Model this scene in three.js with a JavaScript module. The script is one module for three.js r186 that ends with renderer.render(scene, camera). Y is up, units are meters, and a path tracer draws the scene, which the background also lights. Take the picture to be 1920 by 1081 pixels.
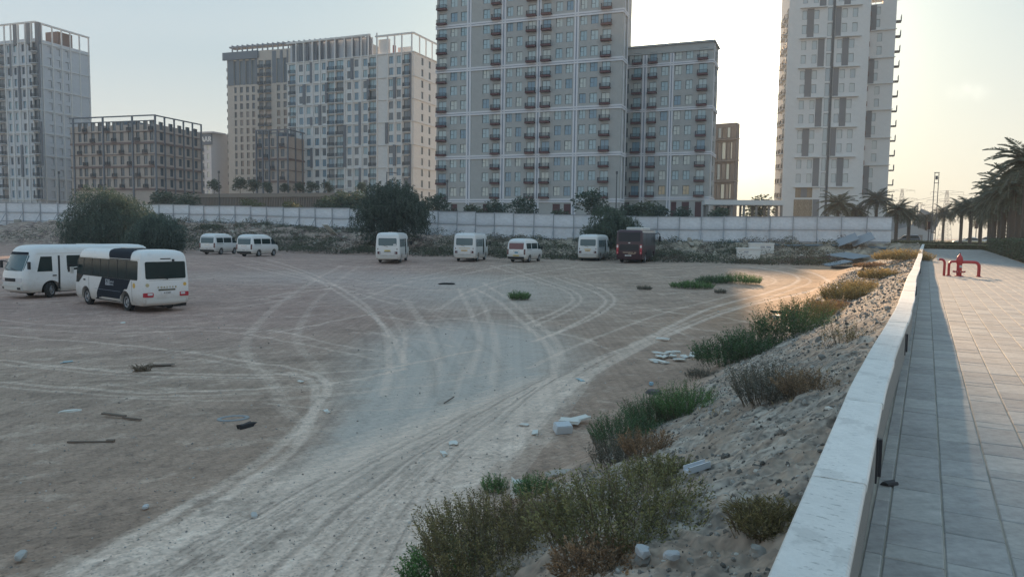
import * as THREE from 'three';
import { mergeGeometries, mergeVertices, toCreasedNormals } from 'three/addons/utils/BufferGeometryUtils.js';
import { Brush, Evaluator, SUBTRACTION } from 'three-bvh-csg';
import { FontLoader } from 'three/addons/loaders/FontLoader.js';
import { TextGeometry } from 'three/addons/geometries/TextGeometry.js';

// ---------------------------------------------------------------- camera, sky, sun, exposure
const scene = new THREE.Scene();
const FOCAL = 1386, EYE = 1.6;                       // focal length in photo pixels, eye height over the paving
const camera = new THREE.PerspectiveCamera(2 * Math.atan(540.5 / FOCAL) * 180 / Math.PI, 1920 / 1081, 0.1, 6000);
camera.position.set(0, EYE, 0);
camera.rotation.order = 'YXZ';
camera.rotation.set(-0.0752, 0, 0.0134);
camera.updateMatrixWorld(true);
const rayTo = (px, py) => new THREE.Vector3((px - 960) / FOCAL, (540.5 - py) / FOCAL, -1).applyQuaternion(camera.quaternion);
const at = (px, py, depth) => { const d = rayTo(px, py); return camera.position.clone().addScaledVector(d, depth / -d.z); };

const renderer = new THREE.WebGLRenderer({ antialias: true });
renderer.toneMapping = THREE.LinearToneMapping;
renderer.toneMappingExposure = 1.84;
renderer.shadowMap.enabled = true;

const SUN = rayTo(1322, 96).normalize();             // just behind the shoulder of the grey block
const sun = new THREE.DirectionalLight(new THREE.Color().setRGB(1.0, 0.68, 0.41), 5);
sun.position.copy(SUN).multiplyScalar(600);
sun.castShadow = true; sun.shadow.radius = 1.7;
sun.shadow.mapSize.set(4096, 4096);
Object.assign(sun.shadow.camera, { left: -200, right: 200, top: 160, bottom: -160, near: 50, far: 1200 });
scene.add(sun, sun.target);

{ // clear late-afternoon sky, dusty and bright round the low sun
  const w = 2048, h = 1024, px = new Float32Array(w * h * 4);
  const mix = (a, b, t) => a + (b - a) * t;
  const WISPS = Array.from({ length: 16 }, (_, n) => { const q = Math.sin(n * 12.9898) * 43758.5453 % 1, p = Math.sin(n * 78.233) * 12543.37 % 1; return [rayTo(1814 + q * 42, 173 - q * 5 + p * 9).normalize(), 0.0018 + 0.0016 * Math.abs(p), 0.03 + 0.03 * Math.abs(q * p)]; });
  for (let j = 0; j < h; j++) for (let i = 0; i < w; i++) {
    const el = ((j + 0.5) / h - 0.5) * Math.PI, az = ((i + 0.5) / w - 0.5) * 2 * Math.PI;
    const dx = Math.cos(el) * Math.cos(az), dy = Math.sin(el), dz = Math.cos(el) * Math.sin(az);
    const c = Math.min(1, dx * SUN.x + dy * SUN.y + dz * SUN.z), g = Math.acos(c) * 180 / Math.PI;
    const e = Math.max(0, dy);
    const t = 1 - Math.exp(-e * 5.0);                             // horizon cream to blue above
    const towards = 0.6 * Math.exp(-g / 30);
    let r = mix(0.62, 0.155, t), gg = mix(0.605, 0.268, t), b = mix(0.53, 0.375, t);
    r += 0.10 * towards; gg += 0.075 * towards; b += 0.0 * towards;
    const a1 = 2.6 * Math.exp(-Math.pow(g / 5.0, 1.4)), a2 = 0.6 * Math.exp(-Math.pow(g / 12.5, 1.3));
    r += a1 + a2; gg += a1 * 0.92 + a2 * 0.87; b += a1 * 0.74 + a2 * 0.52; { const low = Math.exp(-e * 9) * Math.exp(-g / 22); gg -= 0.05 * low; b -= 0.2 * low; }
    if (dy < 0) { const k = Math.exp(dy * 6); r = mix(0.26, r, k); gg = mix(0.24, gg, k); b = mix(0.22, b, k); }
    for (const [cd, s, a] of WISPS) { const q = (1 - (dx * cd.x + dy * cd.y + dz * cd.z)) / (s * s); if (q < 4) { const v = a * Math.exp(-q) * (0.5 + Math.abs(Math.sin(az * 310 + el * 260)) * 0.6); r += v; gg += v * 0.94; b += v * 0.82; } }
    const k = (j * w + i) * 4; px[k] = r; px[k + 1] = gg; px[k + 2] = b; px[k + 3] = 1;
  }
  const sky = new THREE.DataTexture(px, w, h, THREE.RGBAFormat, THREE.FloatType);
  sky.mapping = THREE.EquirectangularReflectionMapping;
  sky.magFilter = sky.minFilter = THREE.LinearFilter;
  sky.wrapS = THREE.RepeatWrapping;
  sky.needsUpdate = true;
  scene.background = sky; scene.environment = sky;
}
scene.fog = new THREE.FogExp2(new THREE.Color(0.95, 0.94, 0.92), 0.0006);

// ---------------------------------------------------------------- helpers
let seedState = 7;
const seed = (n) => { seedState = n >>> 0; };
const rnd = () => { seedState = (seedState + 0x6D2B79F5) | 0; let t = Math.imul(seedState ^ (seedState >>> 15), 1 | seedState); t = (t + Math.imul(t ^ (t >>> 7), 61 | t)) ^ t; return ((t ^ (t >>> 14)) >>> 0) / 4294967296; };
const rr = (a, b) => a + (b - a) * rnd();
const pick = (a) => a[Math.floor(rnd() * a.length)];
const clamp = (x, a = 0, b = 1) => Math.min(b, Math.max(a, x));
const lerp = (a, b, t) => a + (b - a) * t;
const smooth = (a, b, x) => { const t = clamp((x - a) / (b - a)); return t * t * (3 - 2 * t); };
const table = (xs, ys, x) => { if (x <= xs[0]) return ys[0]; for (let i = 1; i < xs.length; i++) if (x <= xs[i]) return lerp(ys[i - 1], ys[i], (x - xs[i - 1]) / (xs[i] - xs[i - 1])); return ys[ys.length - 1]; };

// tileable fractal noise, 512 x 512, 0..1
const NS = 512, NOISE = (() => {
  seed(11); const out = new Float32Array(NS * NS); let amp = 1, tot = 0;
  for (let cells = 8; cells <= 256; cells *= 2) {
    const lat = new Float32Array(cells * cells).map(() => rnd());
    for (let y = 0; y < NS; y++) for (let x = 0; x < NS; x++) {
      const fx = x / NS * cells, fy = y / NS * cells, ix = Math.floor(fx), iy = Math.floor(fy);
      let u = fx - ix, v = fy - iy; u = u * u * (3 - 2 * u); v = v * v * (3 - 2 * v);
      const L = (a, b) => lat[(b % cells) * cells + (a % cells)];
      out[y * NS + x] += amp * lerp(lerp(L(ix, iy), L(ix + 1, iy), u), lerp(L(ix, iy + 1), L(ix + 1, iy + 1), u), v);
    }
    tot += amp; amp *= 0.62;
  }
  for (let i = 0; i < out.length; i++) out[i] /= tot;
  return out;
})();
function ns(u, v) {                                   // u, v in tiles
  let x = (u - Math.floor(u)) * NS, y = (v - Math.floor(v)) * NS; const ix = x | 0, iy = y | 0; x -= ix; y -= iy;
  const jx = (ix + 1) & 511, jy = (iy + 1) & 511;
  return lerp(lerp(NOISE[(iy & 511) * NS + (ix & 511)], NOISE[(iy & 511) * NS + jx], x), lerp(NOISE[jy * NS + (ix & 511)], NOISE[jy * NS + jx], x), y);
}
const ns2 = (x, z, scale) => ns(x / scale + 0.13, z / scale + 0.57);
const lin2s = (v) => { v = clamp(v); return Math.round(255 * (v <= 0.0031308 ? v * 12.92 : 1.055 * Math.pow(v, 1 / 2.4) - 0.055)); };

function dataTex(size, fn, srgb, repeat) {            // fn(u, v) -> linear [r, g, b]
  const d = new Uint8Array(size * size * 4);
  for (let y = 0; y < size; y++) for (let x = 0; x < size; x++) {
    const c = fn((x + 0.5) / size, (y + 0.5) / size), k = (y * size + x) * 4;
    for (let n = 0; n < 3; n++) d[k + n] = srgb ? lin2s(c[n]) : Math.round(255 * clamp(c[n]));
    d[k + 3] = 255;
  }
  const t = new THREE.DataTexture(d, size, size, THREE.RGBAFormat);
  t.magFilter = THREE.LinearFilter; t.minFilter = THREE.LinearFilter; t.wrapS = t.wrapT = THREE.RepeatWrapping;
  if (srgb) t.colorSpace = THREE.SRGBColorSpace;
  if (repeat) t.repeat.set(repeat, repeat);
  t.needsUpdate = true; return t;
}
const grainTex = dataTex(512, (u, v) => { const n = ns(u, v) * 0.5 + ns(u * 4, v * 4) * 0.3 + ns(u * 8 + 0.3, v * 8) * 0.2; return [n, n, n]; });
const grain = (rep) => { const t = grainTex.clone(); t.repeat.set(rep, rep); t.needsUpdate = true; return t; };
const tintTex = (lo, hi, rep, size = 256) => dataTex(size, (u, v) => { const n = clamp((ns(u, v) * 0.6 + ns(u * 3 + 0.2, v * 3) * 0.4 - 0.3) / 0.4); return [lerp(lo[0], hi[0], n), lerp(lo[1], hi[1], n), lerp(lo[2], hi[2], n)]; }, true, rep);

const rgb = (r, g, b) => new THREE.Color().setRGB(r, g, b);
const mat = (r, g, b, rough = 0.8, extra = {}) => new THREE.MeshStandardMaterial({ color: rgb(r, g, b), roughness: rough, ...extra });

const used = {};
function numbered(name) { used[name] = (used[name] ?? -1) + 1; return used[name] ? name + '_' + String(used[name]).padStart(3, '0') : name; }
function tag(o, label, category, group, kind) {
  if (label) o.userData.label = label;
  if (category) o.userData.category = category;
  if (group) o.userData.group = group;
  if (kind) o.userData.kind = kind;
  return o;
}
function thing(name, label, category, pos = [0, 0, 0], turn = 0, group) {
  const o = new THREE.Group(); o.name = numbered(name); o.position.set(...pos); o.rotation.y = turn; scene.add(o);
  return tag(o, label, category, group);
}
function part(name, geo, m, parent) {
  const o = new THREE.Mesh(geo, m); o.name = name; o.castShadow = o.receiveShadow = true;
  if (parent) parent.add(o); return o;
}
function single(name, geo, m, label, category, pos = [0, 0, 0], turn = 0, group, kind) {
  const o = part(numbered(name), geo, m, scene); o.position.set(...pos); o.rotation.y = turn; return tag(o, label, category, group, kind);
}
function copyOf(src, name, label, pos, turn = 0, scale = 1) {
  const o = src.clone(); o.name = numbered(name); o.userData = { ...src.userData, label }; o.position.set(...pos); o.rotation.set(0, turn, 0);
  if (Array.isArray(scale)) o.scale.set(...scale); else o.scale.setScalar(scale); scene.add(o); return o;
}
const clean = (g) => { const o = g.index ? g.toNonIndexed() : g; for (const k of Object.keys(o.attributes)) if (!['position', 'normal', 'uv'].includes(k)) o.deleteAttribute(k); if (!o.attributes.normal) o.computeVertexNormals(); if (!o.attributes.uv) o.setAttribute('uv', new THREE.BufferAttribute(new Float32Array(o.attributes.position.count * 2), 2)); o.groups.length = 0; return o; };
const merge = (list) => mergeGeometries(list.map(clean), false);
const box = (w, h, d, x = 0, y = 0, z = 0) => new THREE.BoxGeometry(w, h, d).translate(x, y, z);
const span = (x0, x1, y0, y1, z0, z1) => box(Math.abs(x1 - x0), Math.abs(y1 - y0), Math.abs(z1 - z0), (x0 + x1) / 2, (y0 + y1) / 2, (z0 + z1) / 2);
const cyl = (r0, r1, h, x = 0, y = 0, z = 0, n = 12) => new THREE.CylinderGeometry(r1, r0, h, n).translate(x, y + h / 2, z);
function rod(a, b, r, n = 6, r2 = r) {
  a = new THREE.Vector3(...a); b = new THREE.Vector3(...b); const d = b.clone().sub(a), L = d.length();
  return new THREE.CylinderGeometry(r2, r, L, n).translate(0, L / 2, 0).applyQuaternion(new THREE.Quaternion().setFromUnitVectors(new THREE.Vector3(0, 1, 0), d.normalize())).translate(a.x, a.y, a.z);
}
function bar(a, b, w, h = w) {                         // square bar
  a = new THREE.Vector3(...a); b = new THREE.Vector3(...b); const d = b.clone().sub(a), L = d.length();
  return new THREE.BoxGeometry(w, L, h).translate(0, L / 2, 0).applyQuaternion(new THREE.Quaternion().setFromUnitVectors(new THREE.Vector3(0, 1, 0), d.normalize())).translate(a.x, a.y, a.z);
}
const tube = (pts, r, seg = 24, n = 8) => new THREE.TubeGeometry(new THREE.CatmullRomCurve3(pts.map((p) => new THREE.Vector3(...p))), seg, r, n);
const font = await new FontLoader().loadAsync('fonts/droid/droid_sans_bold.typeface.json');

// ---------------------------------------------------------------- lie of the land
const PATH_AZ = 29.2 * Math.PI / 180, SA = Math.sin(PATH_AZ), CA = Math.cos(PATH_AZ);
const toPath = (x, z) => [x * SA - z * CA, x * CA + z * SA];                      // along s, to the right d
const fromPath = (s, d) => [s * SA + d * CA, -s * CA + d * SA];                   // x, z
const pathY = (s) => 0.42 * smooth(32, 95, s);
const FENCE = [[-330, 110, 2.2, 4.9], [0, 109, 2.2, 4.95], [278, 108.5, 2.3, 5.05], [476, 104, 2.35, 4.8], [660, 99.8, 1.7, 4.55], [900, 95, 0.85, 4.15], [1250, 88.8, 0.7, 3.75], [1670, 82, 1.0, 3.9]]
  .map(([px, D, y0, y1]) => ({ x: (px - 960) / FOCAL * D, D, y0, y1 }));
const FX = FENCE.map((p) => p.x), fenceD = (x) => table(FX, FENCE.map((p) => p.D), x), fenceFoot = (x) => table(FX, FENCE.map((p) => p.y0), x), fenceTop = (x) => table(FX, FENCE.map((p) => p.y1), x);
const FAR_Y = 0.45;
function landBase(x, z) {
  const D = -z, [s, d] = toPath(x, z);
  const q = fenceD(x) - D;
  let y;
  const lot = -1.95 + 0.85 * smooth(38, 72, D);
  if (q >= 0) {
    const bw = table([-70, -20, 20, 42], [24, 18, 14, 10], x), t = clamp(1 - q / bw);
    y = lot + (fenceFoot(x) - lot) * (t * t * (3 - 2 * t) * 0.75 + t * 0.25);
  } else y = lerp(fenceFoot(x), FAR_Y, clamp(-q / 6));
  // the fill that slopes down from the promenade wall
  const P = pathY(s), foot = 4.3 + 1.6 * smooth(8, 60, s);
  if (d > -0.45 - foot) {
    const t = clamp((d + 0.45 + foot) / foot), e = lerp(lot, P + 0.22, t * 0.82 + 0.18 * t * t * (3 - 2 * t));
    if (q > 0 && e > y) y = e;
  }
  const onPath = smooth(-0.42, -0.36, d);
  const under = lerp(P - 0.10, FAR_Y - 0.02, smooth(96, 104, s));
  y = lerp(y, q > -4 || s < 96 ? under : Math.min(y, under), onPath);
  if (d > 9) y = lerp(y, FAR_Y - 0.02, smooth(9, 14, d));
  return y;
}
function slopeMask(x, z) {                              // 1 on the rubble slope under the wall
  const [s, d] = toPath(x, z), foot = 4.3 + 1.6 * smooth(8, 60, s);
  return smooth(-0.45 - foot * 0.93, -0.45 - foot * 0.68, d + (ns2(x, z, 5) - 0.5) * 1.6) * (1 - smooth(-0.5, -0.4, d)) * (1 - smooth(88, 96, s));
}
function bankMask(x, z) {
  const q = fenceD(x) + z, bw = table([-70, -20, 20, 42], [23, 17, 13, 9], x);
  const [, d] = toPath(x, z);
  return q < -1 || d > -0.5 ? 0 : smooth(bw, bw * 0.72, q + (ns2(x, z, 9) - 0.5) * 5);
}
function land(x, z) {
  let y = landBase(x, z);
  const [, d] = toPath(x, z); if (d > -0.4) return y;
  const D = -z, q = fenceD(x) - D; if (q < -2 || D > 125) return y;
  const sm = slopeMask(x, z), bm = bankMask(x, z);
  y += (ns2(x, z, 7) - 0.5) * 0.10 * (1 - sm) + (ns2(x, z, 1.9) - 0.5) * 0.025;
  y += sm * ((ns2(x, z, 5) - 0.5) * 0.2 + (ns2(x + 5, z, 1.9) - 0.5) * 0.16 + (ns2(x, z + 3, 0.7) - 0.5) * 0.07);
  const near = smooth(0, 3, q);
  y += bm * near * ((ns2(x, z, 21) - 0.45) * 1.7 + (ns2(x, z + 9, 6) - 0.5) * 0.9);
  return y;
}
function onGround(px, py, f = landBase) {              // where the sight line through a photo pixel meets the land
  const d = rayTo(px, py), p = new THREE.Vector3(); let last = 1;
  for (let t = 1; t < 400; t *= 1.01) {
    p.copy(camera.position).addScaledVector(d, t);
    if (p.y < f(p.x, p.z)) {
      let a = last, b = t;
      for (let i = 0; i < 14; i++) { const m = (a + b) / 2; p.copy(camera.position).addScaledVector(d, m); if (p.y < f(p.x, p.z)) b = m; else a = m; }
      p.y = f(p.x, p.z); return p;
    }
    last = t;
  }
  return p;
}
const put = (px, py, dy = 0) => { const p = onGround(px, py); return [p.x, land(p.x, p.z) + dy, p.z]; };
const depthAt = (px, py) => -onGround(px, py).z;

// ---------------------------------------------------------------- tracks worn into the lot (drawn in plan, metres)
const gp = (pts) => { const c = new THREE.CatmullRomCurve3(pts.map(([x, y]) => { const p = onGround(x, y); return new THREE.Vector3(p.x, 0, p.z); }), false, 'centripetal'); return c.getPoints(pts.length * 10); };
const TRACKS = [   // [photo pixels along the track, width in m, strength]
  [[[130, 1078], [300, 975], [480, 870], [560, 800], [606, 745], [615, 722], [590, 702], [550, 690], [480, 680], [330, 657], [150, 640], [0, 628]], 0.22, 0.62],
  [[[180, 1078], [340, 985], [500, 880], [545, 845], [580, 790], [590, 745], [583, 715], [545, 698]], 0.22, 0.55],
  [[[640, 498], [590, 525], [535, 560], [482, 608], [458, 647], [467, 676], [511, 719], [540, 772], [578, 795]], 0.38, 0.34],
  [[[670, 500], [632, 528], [597, 560], [564, 608], [559, 647], [593, 685], [612, 729], [588, 790], [560, 830]], 0.36, 0.28],
  [[[0, 674], [120, 688], [260, 697], [500, 702], [700, 692], [900, 655]], 0.2, 0.65],
  [[[0, 682], [130, 695], [270, 704], [510, 708]], 0.16, 0.5],
  [[[0, 716], [150, 727], [300, 735], [500, 727], [640, 716], [760, 690]], 0.2, 0.6],
  [[[0, 724], [150, 736], [300, 743], [480, 738]], 0.16, 0.5],
  [[[0, 600], [130, 610], [330, 612], [500, 618], [640, 648], [720, 660]], 0.2, 0.5],
  [[[0, 612], [200, 624], [400, 620], [540, 640], [700, 672]], 0.2, 0.45],
  [[[0, 690], [200, 672], [330, 668], [520, 700], [650, 720]], 0.18, 0.35],
  [[[545, 745], [800, 720], [960, 690]], 0.2, 0.35],
  [[[890, 540], [930, 562], [985, 610], [1020, 640], [1040, 680], [1020, 740], [960, 800]], 0.28, 0.6],
  [[[905, 530], [945, 555], [1003, 603], [1043, 640], [1055, 680]], 0.28, 0.5],
  [[[920, 498], [1010, 528], [1060, 545], [1075, 562], [1040, 585], [985, 608]], 0.22, 0.6],
  [[[950, 500], [1030, 528], [1075, 545], [1090, 562], [1060, 585], [1000, 612]], 0.22, 0.55],
  [[[1040, 520], [1110, 545], [1135, 562], [1115, 585], [1040, 625], [1000, 640]], 0.22, 0.65],
  [[[1060, 520], [1130, 542], [1152, 560], [1135, 582], [1080, 610], [1010, 636]], 0.22, 0.6],
  [[[1380, 497], [1450, 506], [1490, 516], [1497, 526], [1440, 548], [1340, 575], [1200, 640], [1090, 690], [990, 770], [900, 860]], 0.3, 0.75],
  [[[1400, 492], [1500, 505], [1540, 518], [1552, 530], [1500, 550], [1400, 573], [1260, 625], [1130, 690], [1030, 760], [940, 860]], 0.3, 0.75],
  [[[1410, 500], [1490, 514], [1520, 526], [1470, 548], [1330, 590], [1180, 655], [1080, 710]], 0.22, 0.5],
  [[[1370, 505], [1440, 518], [1455, 527], [1400, 545], [1250, 585], [1100, 640], [990, 690]], 0.22, 0.5],
  [[[470, 488], [560, 510], [620, 540], [690, 585], [730, 625], [760, 680]], 0.26, 0.5],
  [[[500, 486], [600, 520], [670, 560], [715, 610], [730, 680], [720, 740]], 0.26, 0.5],
  [[[440, 495], [520, 512], [600, 528], [700, 545]], 0.3, 0.5],
  [[[480, 500], [560, 515], [640, 540], [740, 570]], 0.3, 0.45], 
  [[[870, 500], [780, 520], [660, 535], [520, 552]], 0.3, 0.45], [[[960, 495], [860, 515], [760, 530], [680, 560]], 0.3, 0.5],
  [[[1080, 500], [960, 520], [880, 545], [820, 580]], 0.3, 0.5], [[[1250, 500], [1130, 510], [980, 525], [860, 560]], 0.3, 0.4],
  [[[400, 520], [300, 530], [150, 545], [0, 560]], 0.3, 0.3], [[[860, 540], [880, 580], [900, 640], [880, 700]], 0.3, 0.45],
  [[[885, 540], [910, 580], [930, 650], [925, 720]], 0.3, 0.4], [[[760, 560], [800, 620], [820, 690], [780, 760]], 0.4, 0.3],
];
seed(5);
for (let i = 0; i < 110; i++) {                         // the churned main way out of the picture at the bottom
  const a = i / 109, w = rr(-14, 14);
  const full = [[lerp(250, 745, a) + w, 1081], [lerp(470, 800, a) + w * 0.8, 960], [lerp(690, 880, a) + w * 0.6, 850], [lerp(850, 960, a) + w * 0.4, 780], [lerp(960, 1015, a), 730], [lerp(1040, 1075, a), 695], [lerp(1150, 1165, a), 655]];
  const c = new THREE.CatmullRomCurve3(full.map(([x, y]) => new THREE.Vector3(x, y, 0))), t0 = rnd() < 0.5 ? 0 : rr(0, 0.5), t1 = Math.min(1, t0 + rr(0.25, 0.75) - 0.25 * rnd());
  TRACKS.push([[0, 0.25, 0.5, 0.75, 1].map((t) => { const p = c.getPoint(lerp(t0, t1, t)); return [p.x, p.y]; }), rr(0.015, 0.06) * (rnd() < 0.1 ? 2 : 1), rr(-0.5, 0.25), 1]);
}
for (let i = 0; i < 90; i++) {
  const x = rr(380, 1300), y = 498 + 130 * Math.pow(rnd(), 1.8), t = rr(-1, 1), k = (y - 480) / 90;
  TRACKS.push([[[x, y], [x + rr(30, 90), y + (t * 10 + 3) * k], [x + rr(110, 210), y + (t * 34 + 8) * k]], rr(0.14, 0.26), rr(0.2, 0.55)]);
}
for (let i = 0; i < 26; i++) { const y = rr(600, 760), x = rr(-80, 500), b = rr(-8, 14); TRACKS.push([[[x, y], [x + 130, y + b], [x + 290, y + b * 0.6], [x + 450, y - 12]], rr(0.06, 0.16), rr(0.15, 0.42)]); }
for (let i = 0; i < 26; i++) { const x = rr(620, 960), y = rr(560, 700); TRACKS.push([[[x, y], [x + rr(20, 60), y + 40], [x + rr(10, 60), y + 100]], rr(0.1, 0.22), rr(-0.3, 0.3)]); }
const TRACK_LINES = TRACKS.map(([pts, w, k, fine]) => ({ pts: gp(pts), w, k, fine }));
const WORN = [[880, 655, 3.9, 9, 1], [840, 740, 2.6, 4.5, 0.9], [760, 810, 1.7, 2.6, 0.8], [640, 885, 1.2, 2.0, 0.5], [900, 545, 9, 13, 0.5], [620, 520, 14, 7, 0.35]].map(([x, y, a, b, k]) => { const p = onGround(x, y); return { x: p.x, z: p.z, a, b, k }; });
const wayPoly = [[200, 1081], [420, 960], [640, 860], [800, 800], [930, 750], [1010, 715], [1055, 712], [985, 790], [900, 880], [820, 970], [745, 1081]].map(([x, y]) => onGround(x, y));

function trackCanvas(size, x0, z0, m) {                 // light in R, worn dust in G, dark ruts in B
  const c = document.createElement('canvas'); c.width = c.height = size; const g = c.getContext('2d'), k = size / m;
  g.fillStyle = '#000'; g.fillRect(0, 0, size, size); g.globalCompositeOperation = 'lighter'; g.lineCap = g.lineJoin = 'round';
  const path = (pts) => { g.beginPath(); pts.forEach((p, i) => g[i ? 'lineTo' : 'moveTo']((p.x - x0) * k, (p.z - z0) * k)); };
  for (const w of WORN) for (let i = 0; i < 26; i++) {
    g.fillStyle = `rgba(0,${Math.round(255 * w.k)},0,0.045)`; g.beginPath();
    g.ellipse((w.x - x0) * k, (w.z - z0) * k, w.a * k * (0.35 + i * 0.028), w.b * k * (0.35 + i * 0.028), 0, 0, 7); g.fill();
  }
  for (const grow of [1.4, 0.8, 0.3, 0]) { g.fillStyle = g.strokeStyle = 'rgba(255,0,0,0.30)'; g.lineWidth = grow * k + 0.1; path(wayPoly); g.closePath(); g.fill(); g.stroke(); }
  for (const t of TRACK_LINES) {
    const ch = t.k > 0 ? (a) => `rgba(255,0,0,${a})` : (a) => `rgba(0,0,255,${a})`, a = Math.abs(t.k);
    for (const [f, al] of t.fine ? [[1.6, 0.4], [0.8, 0.6]] : [[1.7, 0.12], [1.05, 0.3], [0.7, 0.5]]) { g.strokeStyle = ch(a * al); g.lineWidth = Math.max(1, t.w * f * k); path(t.pts); g.stroke(); }
    if (!t.fine) { g.strokeStyle = `rgba(0,0,255,${a * 0.16})`; g.lineWidth = Math.max(1, 0.05 * k); for (const o of [-1.05, 1.05]) { g.beginPath(); t.pts.forEach((p, i) => g[i ? 'lineTo' : 'moveTo']((p.x + o * t.w * 0.6 - x0) * k, (p.z - z0) * k)); g.stroke(); } }
  }
  return g.getImageData(0, 0, size, size).data;
}
function soil(x, z, m) {                                // linear colour of the ground at a place; m = track mask [light, worn, dark]
  const n1 = ns2(x, z, 17), n2 = ns2(x + 3, z, 3.1), n3 = ns2(x, z + 7, 0.62), f = (n1 - 0.5) * 1.2 + (n2 - 0.5) * 0.8;
  const [s, d] = toPath(x, z);
  let r = 0.288 + f * 0.13, g = 0.222 + f * 0.10, b = 0.184 + f * 0.085;
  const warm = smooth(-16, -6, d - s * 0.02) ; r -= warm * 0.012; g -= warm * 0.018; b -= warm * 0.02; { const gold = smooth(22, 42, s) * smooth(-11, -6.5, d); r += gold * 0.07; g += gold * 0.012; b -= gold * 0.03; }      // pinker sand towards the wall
  const worn = clamp(clamp(m[1]) * (0.95 + 1.2 * (n2 - 0.4))); r = lerp(r, 0.37, worn * 0.9); g = lerp(g, 0.352, worn * 0.9); b = lerp(b, 0.335, worn * 0.9);
  const t = clamp(clamp(m[0]) * (0.8 + 0.7 * (n3 - 0.3))); r = lerp(r, 0.53, t); g = lerp(g, 0.44, t); b = lerp(b, 0.385, t);
  let sh = 1 - 0.42 * clamp(m[2]);
  sh *= 0.70 + 0.6 * n3; { const n4 = ns2(x + 1, z + 2, 0.23), fade = 1 - 0.6 * worn; sh *= 1 + fade * (0.35 * smooth(0.6, 0.72, n4) - 0.4 * smooth(0.42, 0.3, n4)); }
  { const blot = smooth(0.5, 0.62, ns2(x + 11, z + 2, 6)) * smooth(0.42, 0.56, n2) * (1 - worn); sh *= 1 - 0.26 * blot; const pale = smooth(0.56, 0.68, ns2(x + 31, z + 12, 4.5)) * (1 - worn); r += pale * 0.07; g += pale * 0.065; b += pale * 0.06; }
  const sm = slopeMask(x, z);
  if (sm > 0) { const k = smooth(0.36, 0.6, ns2(x, z, 1.7)), kk = smooth(0.36, 0.58, n3 * 0.5 + ns2(x + 2, z, 0.33) * 0.5); const soft = smooth(0.47, 0.6, ns2(x + 6, z + 2, 7)), v = lerp(lerp(0.07, 0.15, soft), lerp(0.38, 0.27, soft), k * 0.4 + kk * 0.6); const wy = Math.max(soft * 0.9, smooth(0.5, 0.62, ns2(x, z + 4, 4))); r = lerp(r * sh, lerp(v, v * 1.06, wy), sm); g = lerp(g * sh, lerp(v * 0.93, v * 0.88, wy), sm); b = lerp(b * sh, lerp(v * 0.85, v * 0.74, wy), sm); sh = 1; }
  const bm = bankMask(x, z);
  if (bm > 0) { const k = clamp((ns2(x, z, 5) - 0.36) / 0.28), v = lerp(0.12, 0.33, k); r = lerp(r, v, bm); g = lerp(g, v * 0.87, bm); b = lerp(b, v * 0.71, bm); }
  { const pink = smooth(16, 30, -z) * smooth(4, -12, x) * 0.022; r += pink; g -= pink * 0.15; b += pink * 0.45; }
  const lift = 1.1 - 0.06 * slopeMask(x, z);
  return [r * sh * 1.27 * lift, g * sh * 1.18 * lift, b * sh * 1.08 * lift];
}
function soilTex(size, x0, z0, m) {
  const mask = trackCanvas(size, x0, z0, m), d = new Uint8Array(size * size * 4), hgt = new Uint8Array(size * size);
  const lut = new Uint8Array(4097); for (let i = 0; i <= 4096; i++) lut[i] = lin2s(i / 4096);
  for (let j = 0; j < size; j++) for (let i = 0; i < size; i++) {
    const k = (j * size + i) * 4, c = soil(x0 + (i + 0.5) * m / size, z0 + (j + 0.5) * m / size, [mask[k] / 255, mask[k + 1] / 255, mask[k + 2] / 255]);
    for (let n = 0; n < 3; n++) d[k + n] = lut[Math.round(clamp(c[n]) * 4096)]; d[k + 3] = 255;
    { const x = x0 + (i + 0.5) * m / size, z = z0 + (j + 0.5) * m / size, w = clamp(mask[k + 1] / 255 + mask[k] / 300); hgt[j * size + i] = 255 * clamp(0.55 + (ns2(x, z + 7, 0.62) - 0.5) * (0.7 - 0.35 * w) + (ns2(x + 9, z, 2.6) - 0.5) * 0.5 - 0.22 * mask[k] / 255 - 0.4 * mask[k + 2] / 255); }
  }
  const t = new THREE.DataTexture(d, size, size, THREE.RGBAFormat); t.colorSpace = THREE.SRGBColorSpace;
  t.magFilter = t.minFilter = THREE.LinearFilter; t.needsUpdate = true;
  const h4 = new Uint8Array(size * size * 4); for (let i = 0; i < size * size; i++) { h4[i * 4] = h4[i * 4 + 1] = h4[i * 4 + 2] = hgt[i]; h4[i * 4 + 3] = 255; }
  const relief = new THREE.DataTexture(h4, size, size, THREE.RGBAFormat); relief.magFilter = relief.minFilter = THREE.LinearFilter; relief.needsUpdate = true;
  return { map: t, relief };
}
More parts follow.
